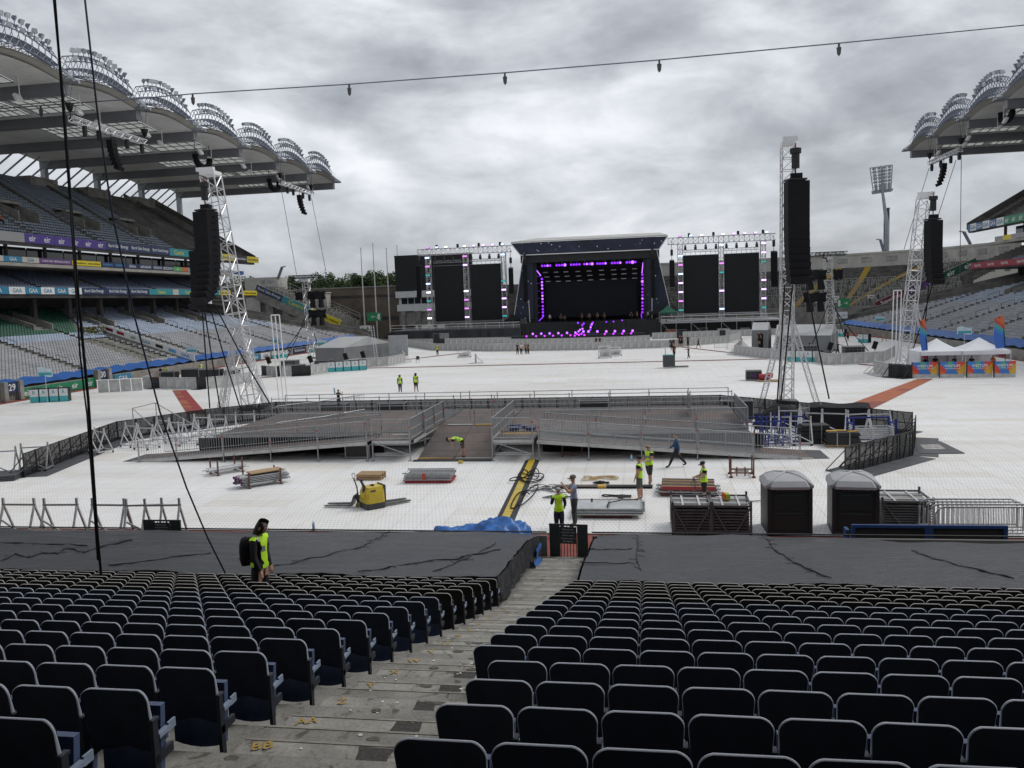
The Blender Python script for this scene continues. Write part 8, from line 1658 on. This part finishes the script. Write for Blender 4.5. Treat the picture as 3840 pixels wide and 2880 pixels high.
for px, py in ((152, 398), (722, 352), (1309, 316), (1893, 273), (2472, 225), (3146, 162)):
    p = aY(px, py, wy); b = MB(); b.tube(p, p - Vector((0, 0, .5)), .12, 6); b.tube(p - Vector((0, 0, .45)), p - Vector((0, 0, 1.1)), .26, 8, .2); b.tube(p - Vector((0, 0, 1.1)), p - Vector((0, 0, 1.35)), .2, 8, .03); b.build('cable_clamp', dkgrey, wr)
def hung_truss(lab, pa, pb, X_, heads, arr=None, Xt=None):
    A, B_ = aX(*pa, X_), aX(*pb, X_); o = thing('hung_truss', lab, 'truss', (A + B_) / 2); b = MB(); b.truss(A, B_, .62, .8, .05, .03); b.build('truss_run', alu, o)
    for e in (A, B_):
        b = MB(); b.tube(e, e + Vector((0, 0, 1.0)), .06, 5); b.tube(e + Vector((0, -.0, 1.6)), e + Vector((0, 1.2, 5.4)), .03, 4); b.tube(e + Vector((0, 0, 1.6)), e + Vector((0, -1.2, 5.4)), .03, 4); b.build('bridle', blackm, o); b = MB(); b.lathe([(.05, 0), (.25, .2), (.5, 1.0), (0, 1.05)], 8, e + Vector((0, 0, .7))); b.build('motor_bag', black, o)
    for t in heads: p = A.lerp(B_, t); b = MB(); b.box(p - Vector((0, 0, .6)), (.4, .4, .45)); b.tube(p - Vector((0, 0, .8)), p - Vector((0, 0, 1.5)), .3, 8, .24); b.build('moving_head', blackm, o)
    if arr:
        p = A.lerp(B_, arr); b = MB()
        for i in range(7): b.box(p - Vector((-.04 * i * i * (1 if X_ < 0 else -1) * .5, 0, 1.3 + i * .52)), (.75, 1.0, .49), ry=.07 * i * (1 if X_ < 0 else -1))
        b.tube(p, p - Vector((0, 0, 1.1)), .05, 5); b.build('side_fill_array', MSPK, o)
hung_truss('white lighting truss hung below the left roof near the frame edge', (265, 445), (545, 535), -63.5, (.16, .34, .72, .94), .5); hung_truss('white lighting truss hung below the far end of the left roof', (1052, 685), (1168, 727), -63.5, (.2, .38, .70, .92), .58); hung_truss('white lighting truss hung below the end of the right roof', (3486, 612), (3604, 560), 50.0, (.08, .38, .70, .95), .48)
for i, (pa, pb, X_) in enumerate((((690, 660), (735, 1000), None), ((1056, 717), (1112, 1030), None), ((1168, 742), (1222, 1015), None))): pass
for lab, pa, pb, Y0_ in (('thin grey wire dropping from the far end of the left roof', (1056, 717), (1112, 1030), 168), ('second thin grey wire dropping from the far end of the left roof', (1168, 742), (1222, 1015), 172), ('thin grey wire slanting from the right roof to the terrace wall', (3484, 630), (3390, 935), 165), ('thin grey wire slanting from the right roof behind the right speaker tower', (3585, 600), (3505, 850), 160), ('thin grey vertical wire below the right roof', (3605, 585), (3600, 1020), 150)): rope(lab, [aY(*pa, Y0_), aY(*pb, Y0_ + 4)], .06, MPIPE, 'guy_wire', 'wire', 4)
for i, (px, py, X_, nm) in enumerate(((760, 603, -70, 'dark semicircular loudspeaker ring under the left roof centre'), (1028, 690, -72, 'dark semicircular loudspeaker ring under the far left roof'), (3520, 550, 58, 'dark semicircular loudspeaker ring under the end of the right roof'), (3775, 425, 56, 'dark semicircular loudspeaker ring under the right roof edge'))):
    p = aX(px, py, X_); o = thing('speaker_ring', nm, 'speaker', p); b = MB(); b.path([p + Vector((0, 2.2 * math.cos(t), -1.5 * math.sin(t) + .4)) for t in np.linspace(-.2, math.pi + .2, 12)], .5, 8); b.build('ring_cabinets', black, o); b = MB(); b.tube(p + Vector((0, 2.2, .3)), p + Vector((0, 2.2, 2.8)), .05, 4); b.tube(p + Vector((0, -2.2, .3)), p + Vector((0, -2.2, 2.8)), .05, 4); b.build('hangers', blackm, o)
# ================================================================ people
SKIN = M('skin', (0.42, 0.24, 0.17), .6, 0, .08, 8); HAIRS = {'dark': M('hair_dark', (0.018, 0.012, 0.009), .6, 0, .3, 30), 'grey': M('hair_grey', (0.30, 0.29, 0.28), .7, 0, .2, 30), 'brown': M('hair_brown', (0.06, 0.035, 0.02), .6, 0, .3, 30), 'fair': M('hair_fair', (0.16, 0.10, 0.045), .6, 0, .3, 30)}
CL = {k: M('cloth_' + k, v, .85, 0, .18, 5, .25, 18) for k, v in {'black': (0.012, 0.012, 0.014), 'charcoal': (0.035, 0.035, 0.038), 'navy': (0.012, 0.018, 0.045), 'blue': (0.018, 0.055, 0.13), 'paleblue': (0.22, 0.25, 0.36), 'grey': (0.16, 0.16, 0.165), 'white': (0.60, 0.60, 0.60), 'khaki': (0.12, 0.105, 0.075), 'camo': (0.075, 0.085, 0.07), 'brown': (0.10, 0.075, 0.055), 'jeans': (0.035, 0.05, 0.09), 'red': (0.35, 0.02, 0.03), 'orange': (0.6, 0.13, 0.02), 'boots': (0.075, 0.05, 0.035), 'tan': (0.36, 0.25, 0.19)}.items()}
HIVIS = M('hi_vis_yellow', (0.48, 0.80, 0.02), .7, 0, .08, 4, .2, 15, emit=None); REFL = M('reflective_tape', (0.20, 0.22, 0.20), .4, .2, .1, 6)
def rot2(v, a): return Vector((v.x, v.y * math.cos(a) - v.z * math.sin(a), v.y * math.sin(a) + v.z * math.cos(a)))
PQ = []
def skeleton(h, P):
    """joint list (local, facing +Y) with radii, edges and a body zone per joint"""
    J, Rr, E_, Zn = [], [], [], []
    def add(p, r, par, zn): J.append(Vector(p) * h); Rr.append(r * h); Zn.append(zn); E_.append((par, len(J) - 1)) if par is not None else None; return len(J) - 1
    lean = P.get('lean', 0.0); hipz = .515
    ext = []
    for s, th, kn in ((-1, P.get('thL', 0.05), P.get('knL', .08)), (1, P.get('thR', -.05), P.get('knR', .05))):
        k = Vector((s * .052, math.sin(th) * .245, -math.cos(th) * .245)); a2 = th - kn; f = k + Vector((s * .008, math.sin(a2) * .235, -math.cos(a2) * .235)); ext.append((s, k, f, a2))
    low = min(f.z for _, _, f, _ in ext); hipz = P.get('hipz', -low + .042)
    up = lambda y, z, x=0.0: Vector((x, 0, hipz)) + rot2(Vector((0, y, z)), -lean) + Vector((0, 0, 0)) if False else Vector((x, 0, hipz)) + Vector((0, y * math.cos(lean) + z * math.sin(lean), -y * math.sin(lean) + z * math.cos(lean)))
    root = add((0, 0, hipz + .01), .084, None, 'legs'); wa = add(up(0, .10), .078, root, 'torso'); ch = add(up(-.005, .205), .090, wa, 'torso'); ub = add(up(-.008, .285), .070, ch, 'torso'); nk = add(up(-.004, .325), .034, ub, 'skin')
    hl = P.get('head', 0.0); hb = up(-.004, .325); d = lean + hl; hd = lambda y, z: hb + Vector((0, y * math.cos(d) + z * math.sin(d), -y * math.sin(d) + z * math.cos(d)))
    j = add(hd(.012, .045), .044, nk, 'skin'); j2 = add(hd(.010, .085), .054, j, 'skin'); add(hd(.0, .122), .046, j2, 'skin')
    for s, k, f, a2 in ext:
        hp = add((s * .05, 0, hipz - .025), .070, root, 'legs'); H0 = Vector((s * .05 * 0, 0, hipz)); th = add(H0 + k * .5 + Vector((s * .025, 0, 0)), .064, hp, 'legs'); kn = add(H0 + k, .047, th, 'legs' if not P.get('shorts') else 'shorts'); cf = add(H0 + k.lerp(f, .35) + Vector((0, -.006, 0)), .044, kn, 'shin'); an = add(H0 + f, .026, cf, 'shin'); pit = P.get('foot', 0.0)
        add(H0 + f + Vector((s * .012, .045, -.018)), .026, an, 'shoe'); add(H0 + f + Vector((s * .022, .095, -.024)), .021, len(J) - 1, 'shoe')
    arms = P.get('arms', {'L': (.05, .12, .15, 0), 'R': (.05, .12, .15, 0)}); hands = {}
    for s, key in ((-1, 'L'), (1, 'R')):
        sw, ab, el, inn = arms[key]; S0 = up(-.004, .272, 0) + Vector((s * .098, 0, 0)); sh = add(S0, .050, ub, 'torso')
        ud = Vector((s * math.sin(ab), math.sin(sw) * math.cos(ab), -math.cos(sw) * math.cos(ab))); e0 = S0 + ud * .165; a = sw + el; fd = Vector((s * math.sin(ab) * .6 - s * math.sin(inn), math.sin(a), -math.cos(a))).normalized()
        mid = add(S0.lerp(e0, .5), .040, sh, 'sleeve'); eb = add(e0, .034, mid, 'sleeve' if P.get('long') else 'skin'); w0 = e0 + fd * .145; add(e0.lerp(w0, .4), .031, eb, 'sleeve' if P.get('long') else 'skin'); wr_ = add(w0, .0185, len(J) - 1, 'sleeve' if P.get('long') else 'skin'); pm = add(w0 + fd * .035, .021, wr_, 'skin'); hands[key] = (w0 * h, (w0 + fd * .06) * h, fd)
        if P.get('fingers'):
            side = fd.cross(Vector((0, 0, 1)));  side = (side if side.length > .1 else Vector((1, 0, 0))).normalized(); nrm = fd.cross(side).normalized()
            for i, ln in enumerate((.036, .042, .039, .030)):
                b0 = w0 + fd * .052 + side * (-.0165 + .011 * i); k1 = add(b0, .0052, pm, 'skin'); k2 = add(b0 + fd * ln * .55 + nrm * .006, .005, k1, 'skin'); add(b0 + fd * ln * .9 + nrm * .018, .0045, k2, 'skin')
            t0 = add(w0 + fd * .028 + side * s * -.022, .006, pm, 'skin'); add(w0 + fd * .052 + side * s * -.03 + nrm * .006, .0052, t0, 'skin')
        else: add(w0 + fd * .068, .016, pm, 'skin')
    return J, Rr, E_, Zn, hands, hb * h, hd
def person(label, p, h, face, P=None, top='black', legs='black', shoe='black', hair='dark', vest=None, cap=None, shin=None, longhair=False, near=False, extra=None, group=None, bald=False):
    P = dict(P or {}); P['fingers'] = near; J, Rr, E_, Zn, hands, hb, hd = skeleton(h, P)
    me = bpy.data.meshes.new('body'); me.from_pydata([tuple(v) for v in J], E_, []); o = bpy.data.objects.new('skel', me); COL.objects.link(o); md = o.modifiers.new('s', 'SKIN'); md.use_smooth_shade = True; md.branch_smoothing = .6
    for i, sv in enumerate(me.skin_vertices[0].data): sv.radius = (Rr[i], Rr[i]); sv.use_root = (i == 0)
    sb_ = o.modifiers.new('u', 'SUBSURF'); sb_.levels = sb_.render_levels = 1
    PQ.append((o, label, p, h, face, P, J, E_, Zn, hands, hb, hd, top, legs, shoe, hair, vest, cap, shin, longhair, near, extra, group, bald))
def at(z_, x, y, ytop, zg=0.0, Y=None):
    p = g(*z_(x, y), zg) if Y is None else aY(*z_(x, y), Y); t = aY(*z_(x, ytop), p.y); return p, max(1.45, min(1.98, t.z - p.z))
W_L = {'arms': {'L': (.15, .15, .5, .1), 'R': (-.2, .12, .2, 0)}}; STAND = {}; STRIDE = {'thL': .42, 'knL': .1, 'thR': -.38, 'knR': .25, 'arms': {'L': (-.35, .12, .3, 0), 'R': (.4, .12, .5, 0)}}; FIDDLE = {'arms': {'L': (.35, .10, 1.15, .45), 'R': (.35, .10, 1.15, .45)}, 'head': .35}; PHONE = {'arms': {'L': (.85, .25, 1.75, .55), 'R': (.85, .25, 1.75, .55)}, 'head': .1}
BEND = {'lean': 1.45, 'thL': -.12, 'knL': .06, 'thR': -.02, 'knR': .05, 'head': .3, 'arms': {'L': (-.0, .1, .1, 0), 'R': (.1, .1, .1, 0)}}; SIT = {'thL': 1.45, 'knL': 1.4, 'thR': 1.45, 'knR': 1.4, 'lean': .15, 'arms': {'L': (.5, .1, .9, .2), 'R': (.5, .1, .9, .2)}}; POINT = {'thL': .3, 'knL': .05, 'thR': -.35, 'knR': .1, 'arms': {'L': (.2, .15, .4, 0), 'R': (1.4, .5, .1, 0)}}
FW, LFT, RGT, CAMD = 0.0, math.pi / 2, -math.pi / 2, math.pi
p = aY(*zc(650, 1000), 27.2); p.z = 0; h = aY(*zc(650, 935), 27.2).z; person('grey-haired worker in yellow vest seen from behind at the gate', p, h, FW + .15, {'arms': {'L': (.3, .25, 1.2, .3), 'R': (.2, .2, .7, .2)}, 'long': True}, 'black', 'navy', 'black', 'grey', 'v', near=True)
p, h = at(zc, 785, 1270, 842); person('man in pale blue shirt and flat cap holding hands to his face', p, h, LFT + .3, dict(PHONE, long=False, thL=.08, thR=-.06), 'paleblue', 'charcoal', 'boots', 'grey', None, 'khaki', near=True)
p, h = at(zc, 1325, 1050, 683); person('worker in yellow vest and camouflage shorts facing left', p, h, LFT - .2, {'shorts': True, 'arms': {'L': (.12, .12, .3, .1), 'R': (.0, .12, .3, .1)}}, 'black', 'camo', 'boots', 'dark', 'v', 'black', shin='skin', near=True)
p, h = at(zc, 1405, 932, 585); person('bald worker in yellow vest and sunglasses near the stacked boards', p, h, LFT + .9, dict(FIDDLE, shorts=True, head=.05, thL=.15, thR=-.25, knR=.2), 'black', 'charcoal', 'black', 'dark', 'v', None, shin='skin', near=True, bald=True, extra='shades')
p, h = at(zc, 1630, 778, 480); person('man in dark blue shirt striding left before the right ramp', p, h, LFT, dict(STRIDE, long=True, thL=.5, thR=-.48), 'blue', 'black', 'black', 'dark', None, None, near=True)
p, h = at(zc, 1860, 1076, 727); person('worker in cap and yellow vest holding a bunch of wires', p, h, LFT + .2, dict(FIDDLE, shorts=True, head=.3), 'black', 'black', 'boots', 'dark', 'v', 'black', shin='skin', near=True, extra='wires')
p, h = at(z2, 1832, 705, 533); person('worker in yellow vest bending down at the centre ramp foot', Vector((p.x + .1, p.y, .06)), 1.76, LFT + .1, dict(BEND, shorts=True), 'black', 'brown', 'boots', 'dark', 'v', 'black', shin='skin', near=True)
p, h = at(z2, 822, 305, 137, ZD); person('person in black photographing from the back of the platform', p, h, FW - .4, dict(PHONE), 'black', 'black', 'black', 'brown', None, None, extra='towel')
p, h = at(z2, 1330, 158, 8); person('long-haired woman in yellow vest and jeans walking, left of the pair', p, h, FW + .3, {'thL': .15, 'thR': -.15, 'long': True}, 'charcoal', 'jeans', 'black', 'fair', 'v', None, longhair=True)
p, h = at(z2, 1462, 152, -6); person('woman in yellow vest and black shorts, right of the walking pair', p, h, FW, {'shorts': True, 'thL': -.1, 'thR': .15}, 'charcoal', 'black', 'black', 'dark', 'v', None, shin='skin', longhair=True)
p, h = at(z4, 528, 1473, 1355); person('lone steward in yellow vest before the left stage barrier', p, h, CAMD, STAND, 'charcoal', 'navy', 'black', 'dark', 'v')
for x, yf, yt, tp_, lg, lab, fc in ((1358, 1462, 1343, 'navy', 'black', 'leftmost of the four people grouped before the barrier, in dark clothes', .3), (1397, 1462, 1343, 'white', 'black', 'second of the four grouped people, in a white top', .0), (1445, 1460, 1335, 'grey', 'navy', 'third of the four grouped people, in a grey top', -.2), (1470, 1458, 1341, 'black', 'black', 'rightmost of the four grouped people, all in black', -.4)): p, h = at(z4, x, yf, yt); person(lab, p, h, FW + fc, W_L, tp_, lg, 'black', 'dark')
for x, lab in ((2160, 'left of two people in dark clothes behind the centre barrier'), (2200, 'right of two people in dark clothes behind the centre barrier')): p = g(*z4(x, 1405)); person(lab, p + Vector((0, 4, 0)), 1.8, CAMD + .2, W_L, 'navy', 'black')
for x, yf, yt, P_, fc, lab, sh_ in ((745, 1422, 1310, W_L, .2, 'man in black by the gate in the right barrier line', None), (770, 1503, 1350, dict(W_L, thL=.2, thR=-.15), 2.6, 'man in black standing on the cover with an arm bent', None), (918, 1505, 1380, dict(POINT), 2.2, 'man in black with legs apart and one arm stretched out', None), (828, 1385, 1260, W_L, .4, 'left of two men in black shorts at the barrier gap', 'skin'), (850, 1385, 1262, STAND, -.2, 'right of two men in black at the barrier gap', 'skin'), (912, 1385, 1265, {'arms': {'L': (.1, .5, .1, 0), 'R': (.1, .5, .1, 0)}}, 3.1, 'man in black facing the camera with arms held out', None), (1020, 1398, 1285, dict(STRIDE, shorts=True), 1.6, 'man in black shorts walking along the right barrier', 'skin')): p, h = at(z5, x, yf, yt); person(lab, p, h, fc, dict(P_, shorts=bool(sh_)), 'black', 'black', 'black', 'dark', shin=sh_)
p = g(*z5(1362, 1275)); person('steward in yellow vest crouching behind the right barrier', Vector((p.x, p.y, .2)), 1.7, FW, dict(SIT, lean=.9), 'charcoal', 'orange', 'black', 'dark', 'v')
p = g(*z5(1470, 1385)); person('seated person in black at the right control enclosure', Vector((p.x, p.y, .3)), 1.75, LFT, SIT, 'black', 'black')
p = aY(*z5(1648, 1390), 117.0); person('man in black standing in the doorway of the right tent', Vector((p.x, 116.9, .9)), 1.85, CAMD + .3, dict(W_L, shorts=True), 'black', 'black', shin='skin')
p = aY(*z7(668, 870), 106); person('man in dark blue pointing from inside the right enclosure', Vector((p.x, 106, 0)), 1.8, RGT, dict(POINT, arms={'L': (.1, .1, .2, 0), 'R': (1.3, .1, .1, 0)}), 'navy', 'black')
p, h = at(z7, 750, 840, 750); person('man in black shorts walking beyond the right enclosure', Vector((p.x, p.y, 0)), h, FW, {'shorts': True}, 'black', 'black', shin='skin')
p, h = at(z7, 1052, 842, 750); person('bare-chested man in pale shorts on the right track', p, h, FW + .5, dict(STRIDE, shorts=True), 'tan', 'tan', shin='skin')
p = aY(*z7(430, 852), 108); person('man in dark clothes sitting at the right control desk', Vector((p.x, 108, .5)), 1.75, RGT, SIT, 'charcoal', 'black')
for i, (x, y, tp_, lg, lab) in enumerate(((25.6, 79.6, 'black', 'black', 'stall worker in black at the left end under the left gazebo'), (26.7, 80.4, 'black', 'grey', 'stall worker in black under the middle of the left gazebo'), (28.1, 79.8, 'charcoal', 'black', 'tall stall worker in black at the right of the left gazebo'), (29.5, 79.6, 'black', 'charcoal', 'stall worker in black under the left part of the right gazebo'), (31.4, 79.9, 'orange', 'orange', 'stall worker in orange under the right gazebo'))): person(lab, Vector((x, y, 0)), 1.75, CAMD + rq.uniform(-.6, .6), [FIDDLE, W_L][i % 2], tp_, lg)
for i, (z_, x, yf, yt, tp_, P_, lab) in enumerate(((z4, 1693, 1100, 1015, 'white', W_L, 'stage hand in white top at the left of the stage'), (z4, 1808, 1085, 1010, 'black', STAND, 'stage hand in black left of the dark video wall middle'), (z4, 1847, 1110, 1062, 'charcoal', SIT, 'stage hand crouching at the left stage front'), (z4, 2025, 1115, 1045, 'black', W_L, 'stage hand in black left of the runway'), (z4, 2103, 1110, 1050, 'grey', STRIDE, 'stage hand in grey at the runway top'), (z4, 2186, 1115, 1040, 'brown', W_L, 'stage hand in brown at the centre of the stage'), (z5, 45, 1085, 1008, 'black', STAND, 'stage hand in black right of the stage centre'), (z5, 326, 1125, 1045, 'black', STRIDE, 'stage hand in black at the right stage front'), (z5, 385, 1120, 1035, 'brown', W_L, 'stage hand in brown by the right row of violet lights'), (z5, 498, 1100, 1030, 'white', W_L, 'stage hand in white beside the right stage wing'))): p = aY(*z_(x, yf), 169.2); person(lab, Vector((p.x, 169.2, 3.45)), 1.75, CAMD + rq.uniform(-1, 1), P_, tp_, 'black', shin=None)
p = aY(*Z0(1250, 1390), 89); person('steward in yellow vest behind the left mixing desk', Vector((p.x, 89, .5)), 1.75, LFT, W_L, 'charcoal', 'black', 'black', 'dark', 'v')
for x, lab, v in ((1000, 'crew member in black at the left mixing desk', None), (1030, 'crew member in yellow vest at the left mixing desk', 'v')): p = aY(*Z0(x, 1400), 86); person(lab, Vector((p.x, 86, .3)), 1.75, CAMD, FIDDLE, 'black', 'black', 'black', 'dark', v)
for x, lab in ((1650, 'left of two stewards in orange by the left stage drape'), (1683, 'right of two stewards in orange by the left stage drape')): p = aY(*z3(x, 1150), 168); person(lab, Vector((p.x, 168, 0)), 1.75, CAMD, STAND, 'orange', 'charcoal')
p = aY(*z7(548, 152), 113.2); person('rigger in blue sitting on top of the far right truss tower', Vector((p.x, 113.2, p.z - .15)), 1.75, RGT, dict(SIT, hipz=.12, thL=1.5, thR=1.3), 'blue', 'navy')
p = aX(8, 905, XL(18.6)); person('person in red jacket sitting in the upper left tier', Vector((p.x, p.y, 20.1)), 1.7, RGT, SIT, 'red', 'black')
bp_k = 13; BPP = Vector((-7.42, rowY(bp_k) + .42, treadz(bp_k))); person('long-haired man with black backpack and yellow vest among the left seats', BPP, 1.93, RGT - .1, {'head': .45, 'lean': .06, 'long': True, 'arms': {'L': (.0, .06, .35, .1), 'R': (.0, .08, .4, .1)}}, 'black', 'black', 'black', 'dark', 'v', None, longhair=True, near=True)
bpy.context.view_layer.update(); DG = bpy.context.evaluated_depsgraph_get()
def zone_faces(me, J, E_, Zn):
    A = np.array([J[a] for a, c_ in E_]); B_ = np.array([J[c_] for a, c_ in E_]); zn = [Zn[c_] for a, c_ in E_]; n = len(me.polygons); C_ = np.empty(n * 3); me.polygons.foreach_get('center', C_); C_ = C_.reshape(-1, 3)
    AB = B_ - A; t = np.clip(((C_[:, None] - A[None]) * AB[None]).sum(2) / np.maximum((AB ** 2).sum(1), 1e-9)[None], 0, 1); D = np.linalg.norm(C_[:, None] - (A[None] + AB[None] * t[..., None]), axis=2); return [zn[i] for i in D.argmin(1)], C_
for (o, label, p, h, face, P, J, E_, Zn, hands, hb, hd, top, legs, shoe, hair, vest, cap, shin, longhair, near, extra, group, bald) in PQ:
    me = bpy.data.meshes.new_from_object(o.evaluated_get(DG)); bpy.data.objects.remove(o); zf, C_ = zone_faces(me, J, E_, Zn)
    root = thing('person', label, 'person', p, face, group); me.materials.clear(); mats = [SKIN, CL[top], CL[legs], CL[shoe], CL[top] if P.get('long') or top == 'tan' else CL[top]]
    for m in mats: me.materials.append(m)
    ix = {'skin': 0, 'torso': 1, 'sleeve': 1, 'legs': 2, 'shorts': 2, 'shin': 0 if shin == 'skin' else 2, 'shoe': 3}; me.polygons.foreach_set('material_index', [ix[z] for z in zf]); me.polygons.foreach_set('use_smooth', [True] * len(zf)); me.update(); body = link('body', me, root); body.data.name = 'body'
    def shell(nm, sel, off, ms, mi=None):
        ids = [i for i in range(len(zf)) if sel(i)]
        if not ids: return
        used = {}; vs, fs = [], []
        for i in ids:
            f = []
            for v in me.polygons[i].vertices:
                if v not in used: used[v] = len(vs); vs.append(me.vertices[v].co + me.vertices[v].normal * off)
                f.append(used[v])
            fs.append(f)
        b = MB(); b.smooth = True; b.add(vs, fs)
        if mi: b.mi = [mi(C_[i]) for i in ids]
        b.build(nm, ms, root, world=False)
    ez = lambda c_: Vector(c_)
    hipz = J[0].z; ub_ = J[3]; ax = (ub_ - J[0]); axn = ax.normalized()
    if vest:
        tt = lambda i: (Vector(C_[i]) - J[0]).dot(axn) / ax.length
        shell('hi_vis_vest', lambda i: (zf[i] == 'torso' or zf[i] == 'legs') and -.06 < tt(i) < 1.12 and (abs(C_[i][0]) < .125 * h), .014 * h / 1.75 + .004, [HIVIS, REFL], lambda c_: 1 if (.22 < (Vector(c_) - J[0]).dot(axn) / ax.length < .34 or .52 < (Vector(c_) - J[0]).dot(axn) / ax.length < .62) or (abs(abs(c_[0]) - .06 * h) < .016 * h and (Vector(c_) - J[0]).dot(axn) / ax.length > .6) else 0)
    # hair / cap: cover the upper back of the head
    hc = hd(0, .085) * h; fd = (hd(.1, .085) - hd(0, .085)).normalized(); upd = (hd(0, .2) - hd(0, .1)).normalized(); isH = lambda i: zf[i] == 'skin' and (Vector(C_[i]) - hc).length < .085 * h
    if not bald: shell('hair', lambda i: isH(i) and (((Vector(C_[i]) - hc).dot(upd) - .55 * (Vector(C_[i]) - hc).dot(fd) > .008 * h) or (longhair and (Vector(C_[i]) - hc).dot(fd) < (.03 if not near else .045) * h)), .008, HAIRS[hair])
    if longhair:
        b = MB(); rh = random.Random(len(label)); b.grid(lambda u, v: hc + upd * (h * (.058 - .18 * v)) - fd * (h * (.052 + .012 * math.sin(v * 3))) * math.cos((u - .5) * 4.2) + fd.cross(upd) * (math.sin((u - .5) * 4.2) * h * (.064 - .008 * v)), 8, 6); b.build('long_hair', HAIRS[hair], root, world=False)
    if cap:
        b = MB(); sd_ = fd.cross(upd).normalized(); prof = [(0.062, .012), (.063, .04), (.048, .065), (.0, .074)]; n = 12; vs = [hc + (fd * math.cos(6.283 * i / n) + sd_ * math.sin(6.283 * i / n)) * (r_ * h) + upd * (z_ * h) for r_, z_ in prof for i in range(n)]; b.smooth = True; b.add(vs, [(k * n + i, k * n + (i + 1) % n, (k + 1) * n + (i + 1) % n, (k + 1) * n + i) for k in range(3) for i in range(n)]); b.smooth = False; q = hc + upd * (.016 * h); b.slab([q + fd * .05 * h - sd_ * .045 * h, q + fd * .11 * h - sd_ * .03 * h, q + fd * .11 * h + sd_ * .03 * h, q + fd * .05 * h + sd_ * .045 * h], -upd * .006); b.build('cap', CL[cap], root, world=False)
    # face
    sd_ = fd.cross(upd).normalized(); fc = hd(.012, .075) * h
    b = MB()
    for s in (-1, 1):
        b.tube(fc + sd_ * (s * .056 * h) - upd * .012 * h, fc + sd_ * (s * .060 * h) + upd * .018 * h, .010 * h, 6)
    b.path([fc + fd * .050 * h + upd * .02 * h, fc + fd * .066 * h - upd * .006 * h, fc + fd * .054 * h - upd * .012 * h], [.004 * h, .008 * h, .006 * h], 6); b.build('nose_and_ears', SKIN, root, world=False)
    b = MB()
    for s in (-1, 1): e = fc + fd * .050 * h + sd_ * (s * .021 * h) + upd * .016 * h; b.tube(e, e + fd * .004 * h, .006 * h, 8)
    if extra == 'shades':
        e = fc + fd * .058 * h + upd * .016 * h; b.beam(e - sd_ * .045 * h, e + sd_ * .045 * h, .016 * h)
    b.build('eyes', CL['black'], root, world=False); b = MB(); e = fc + fd * .049 * h - upd * .028 * h; b.beam(e - sd_ * .016 * h, e + sd_ * .016 * h, .006 * h); b.build('mouth', M('lips', (0.28, 0.09, 0.08), .6), root, world=False)
    mw = parent_world(root)
    if extra == 'wires':
        hp = mw @ ((hands['L'][1] + hands['R'][1]) / 2); w = thing('wire_bundle', 'bunch of thin wires held by the worker in the cap', 'wire', hp); b = MB()
        for k in range(7): a = hp + Vector((rq.uniform(-.05, .05), rq.uniform(-.05, .05), 0)); b.path([a, a + Vector((rq.uniform(-.12, .12), rq.uniform(-.1, .1), -.25)), a + Vector((rq.uniform(-.2, .2), rq.uniform(-.15, .15), -.55))], .008, 4)
        b.build('wires', dkgrey, w)
    if extra == 'towel': b = MB(); c_ = Vector((-.09 * h, -.10 * h, .74 * h)); b.grid(lambda u, v: c_ + Vector((-.12 * u, .02 * math.sin(v * 5), .45 * v)), 4, 6); b.build('pale_blue_bag', M('pale_blue_cloth', (0.2, 0.42, 0.55), .7), root, world=False)
# backpack of the man in the seats
bpk = thing('backpack', 'black backpack worn by the man in the left seats', 'backpack', BPP + Vector((0, 0, 1.0)), RGT - .1); b = MB(); b.smooth = True; n = 12
prof = [(.02, -.02), (.13, .0), (.155, .10), (.16, .28), (.145, .42), (.10, .52), (.02, .55)]
b.add([(math.cos(6.283 * i / n) * r_, -.27 + math.sin(6.283 * i / n) * r_ * .8, z_ - .0) for r_, z_ in prof for i in range(n)], [(k * n + i, k * n + (i + 1) % n, (k + 1) * n + (i + 1) % n, (k + 1) * n + i) for k in range(6) for i in range(n)]); b.build('pack_body', black, bpk, world=False)
for s in (-1, 1): b = MB(); b.path([(s * .10, -.2, .50), (s * .115, -.05, .585), (s * .12, .10, .53), (s * .125, .145, .38), (s * .13, .05, .20), (s * .12, -.18, .10)], .02, 6); b.build('shoulder_strap', black, bpk, world=False)
b = MB(); b.path([(-.06, -.40, .12), (0, -.415, .12), (.06, -.40, .12)], .012, 5); b.build('pocket_zip', dkgrey, bpk, world=False)
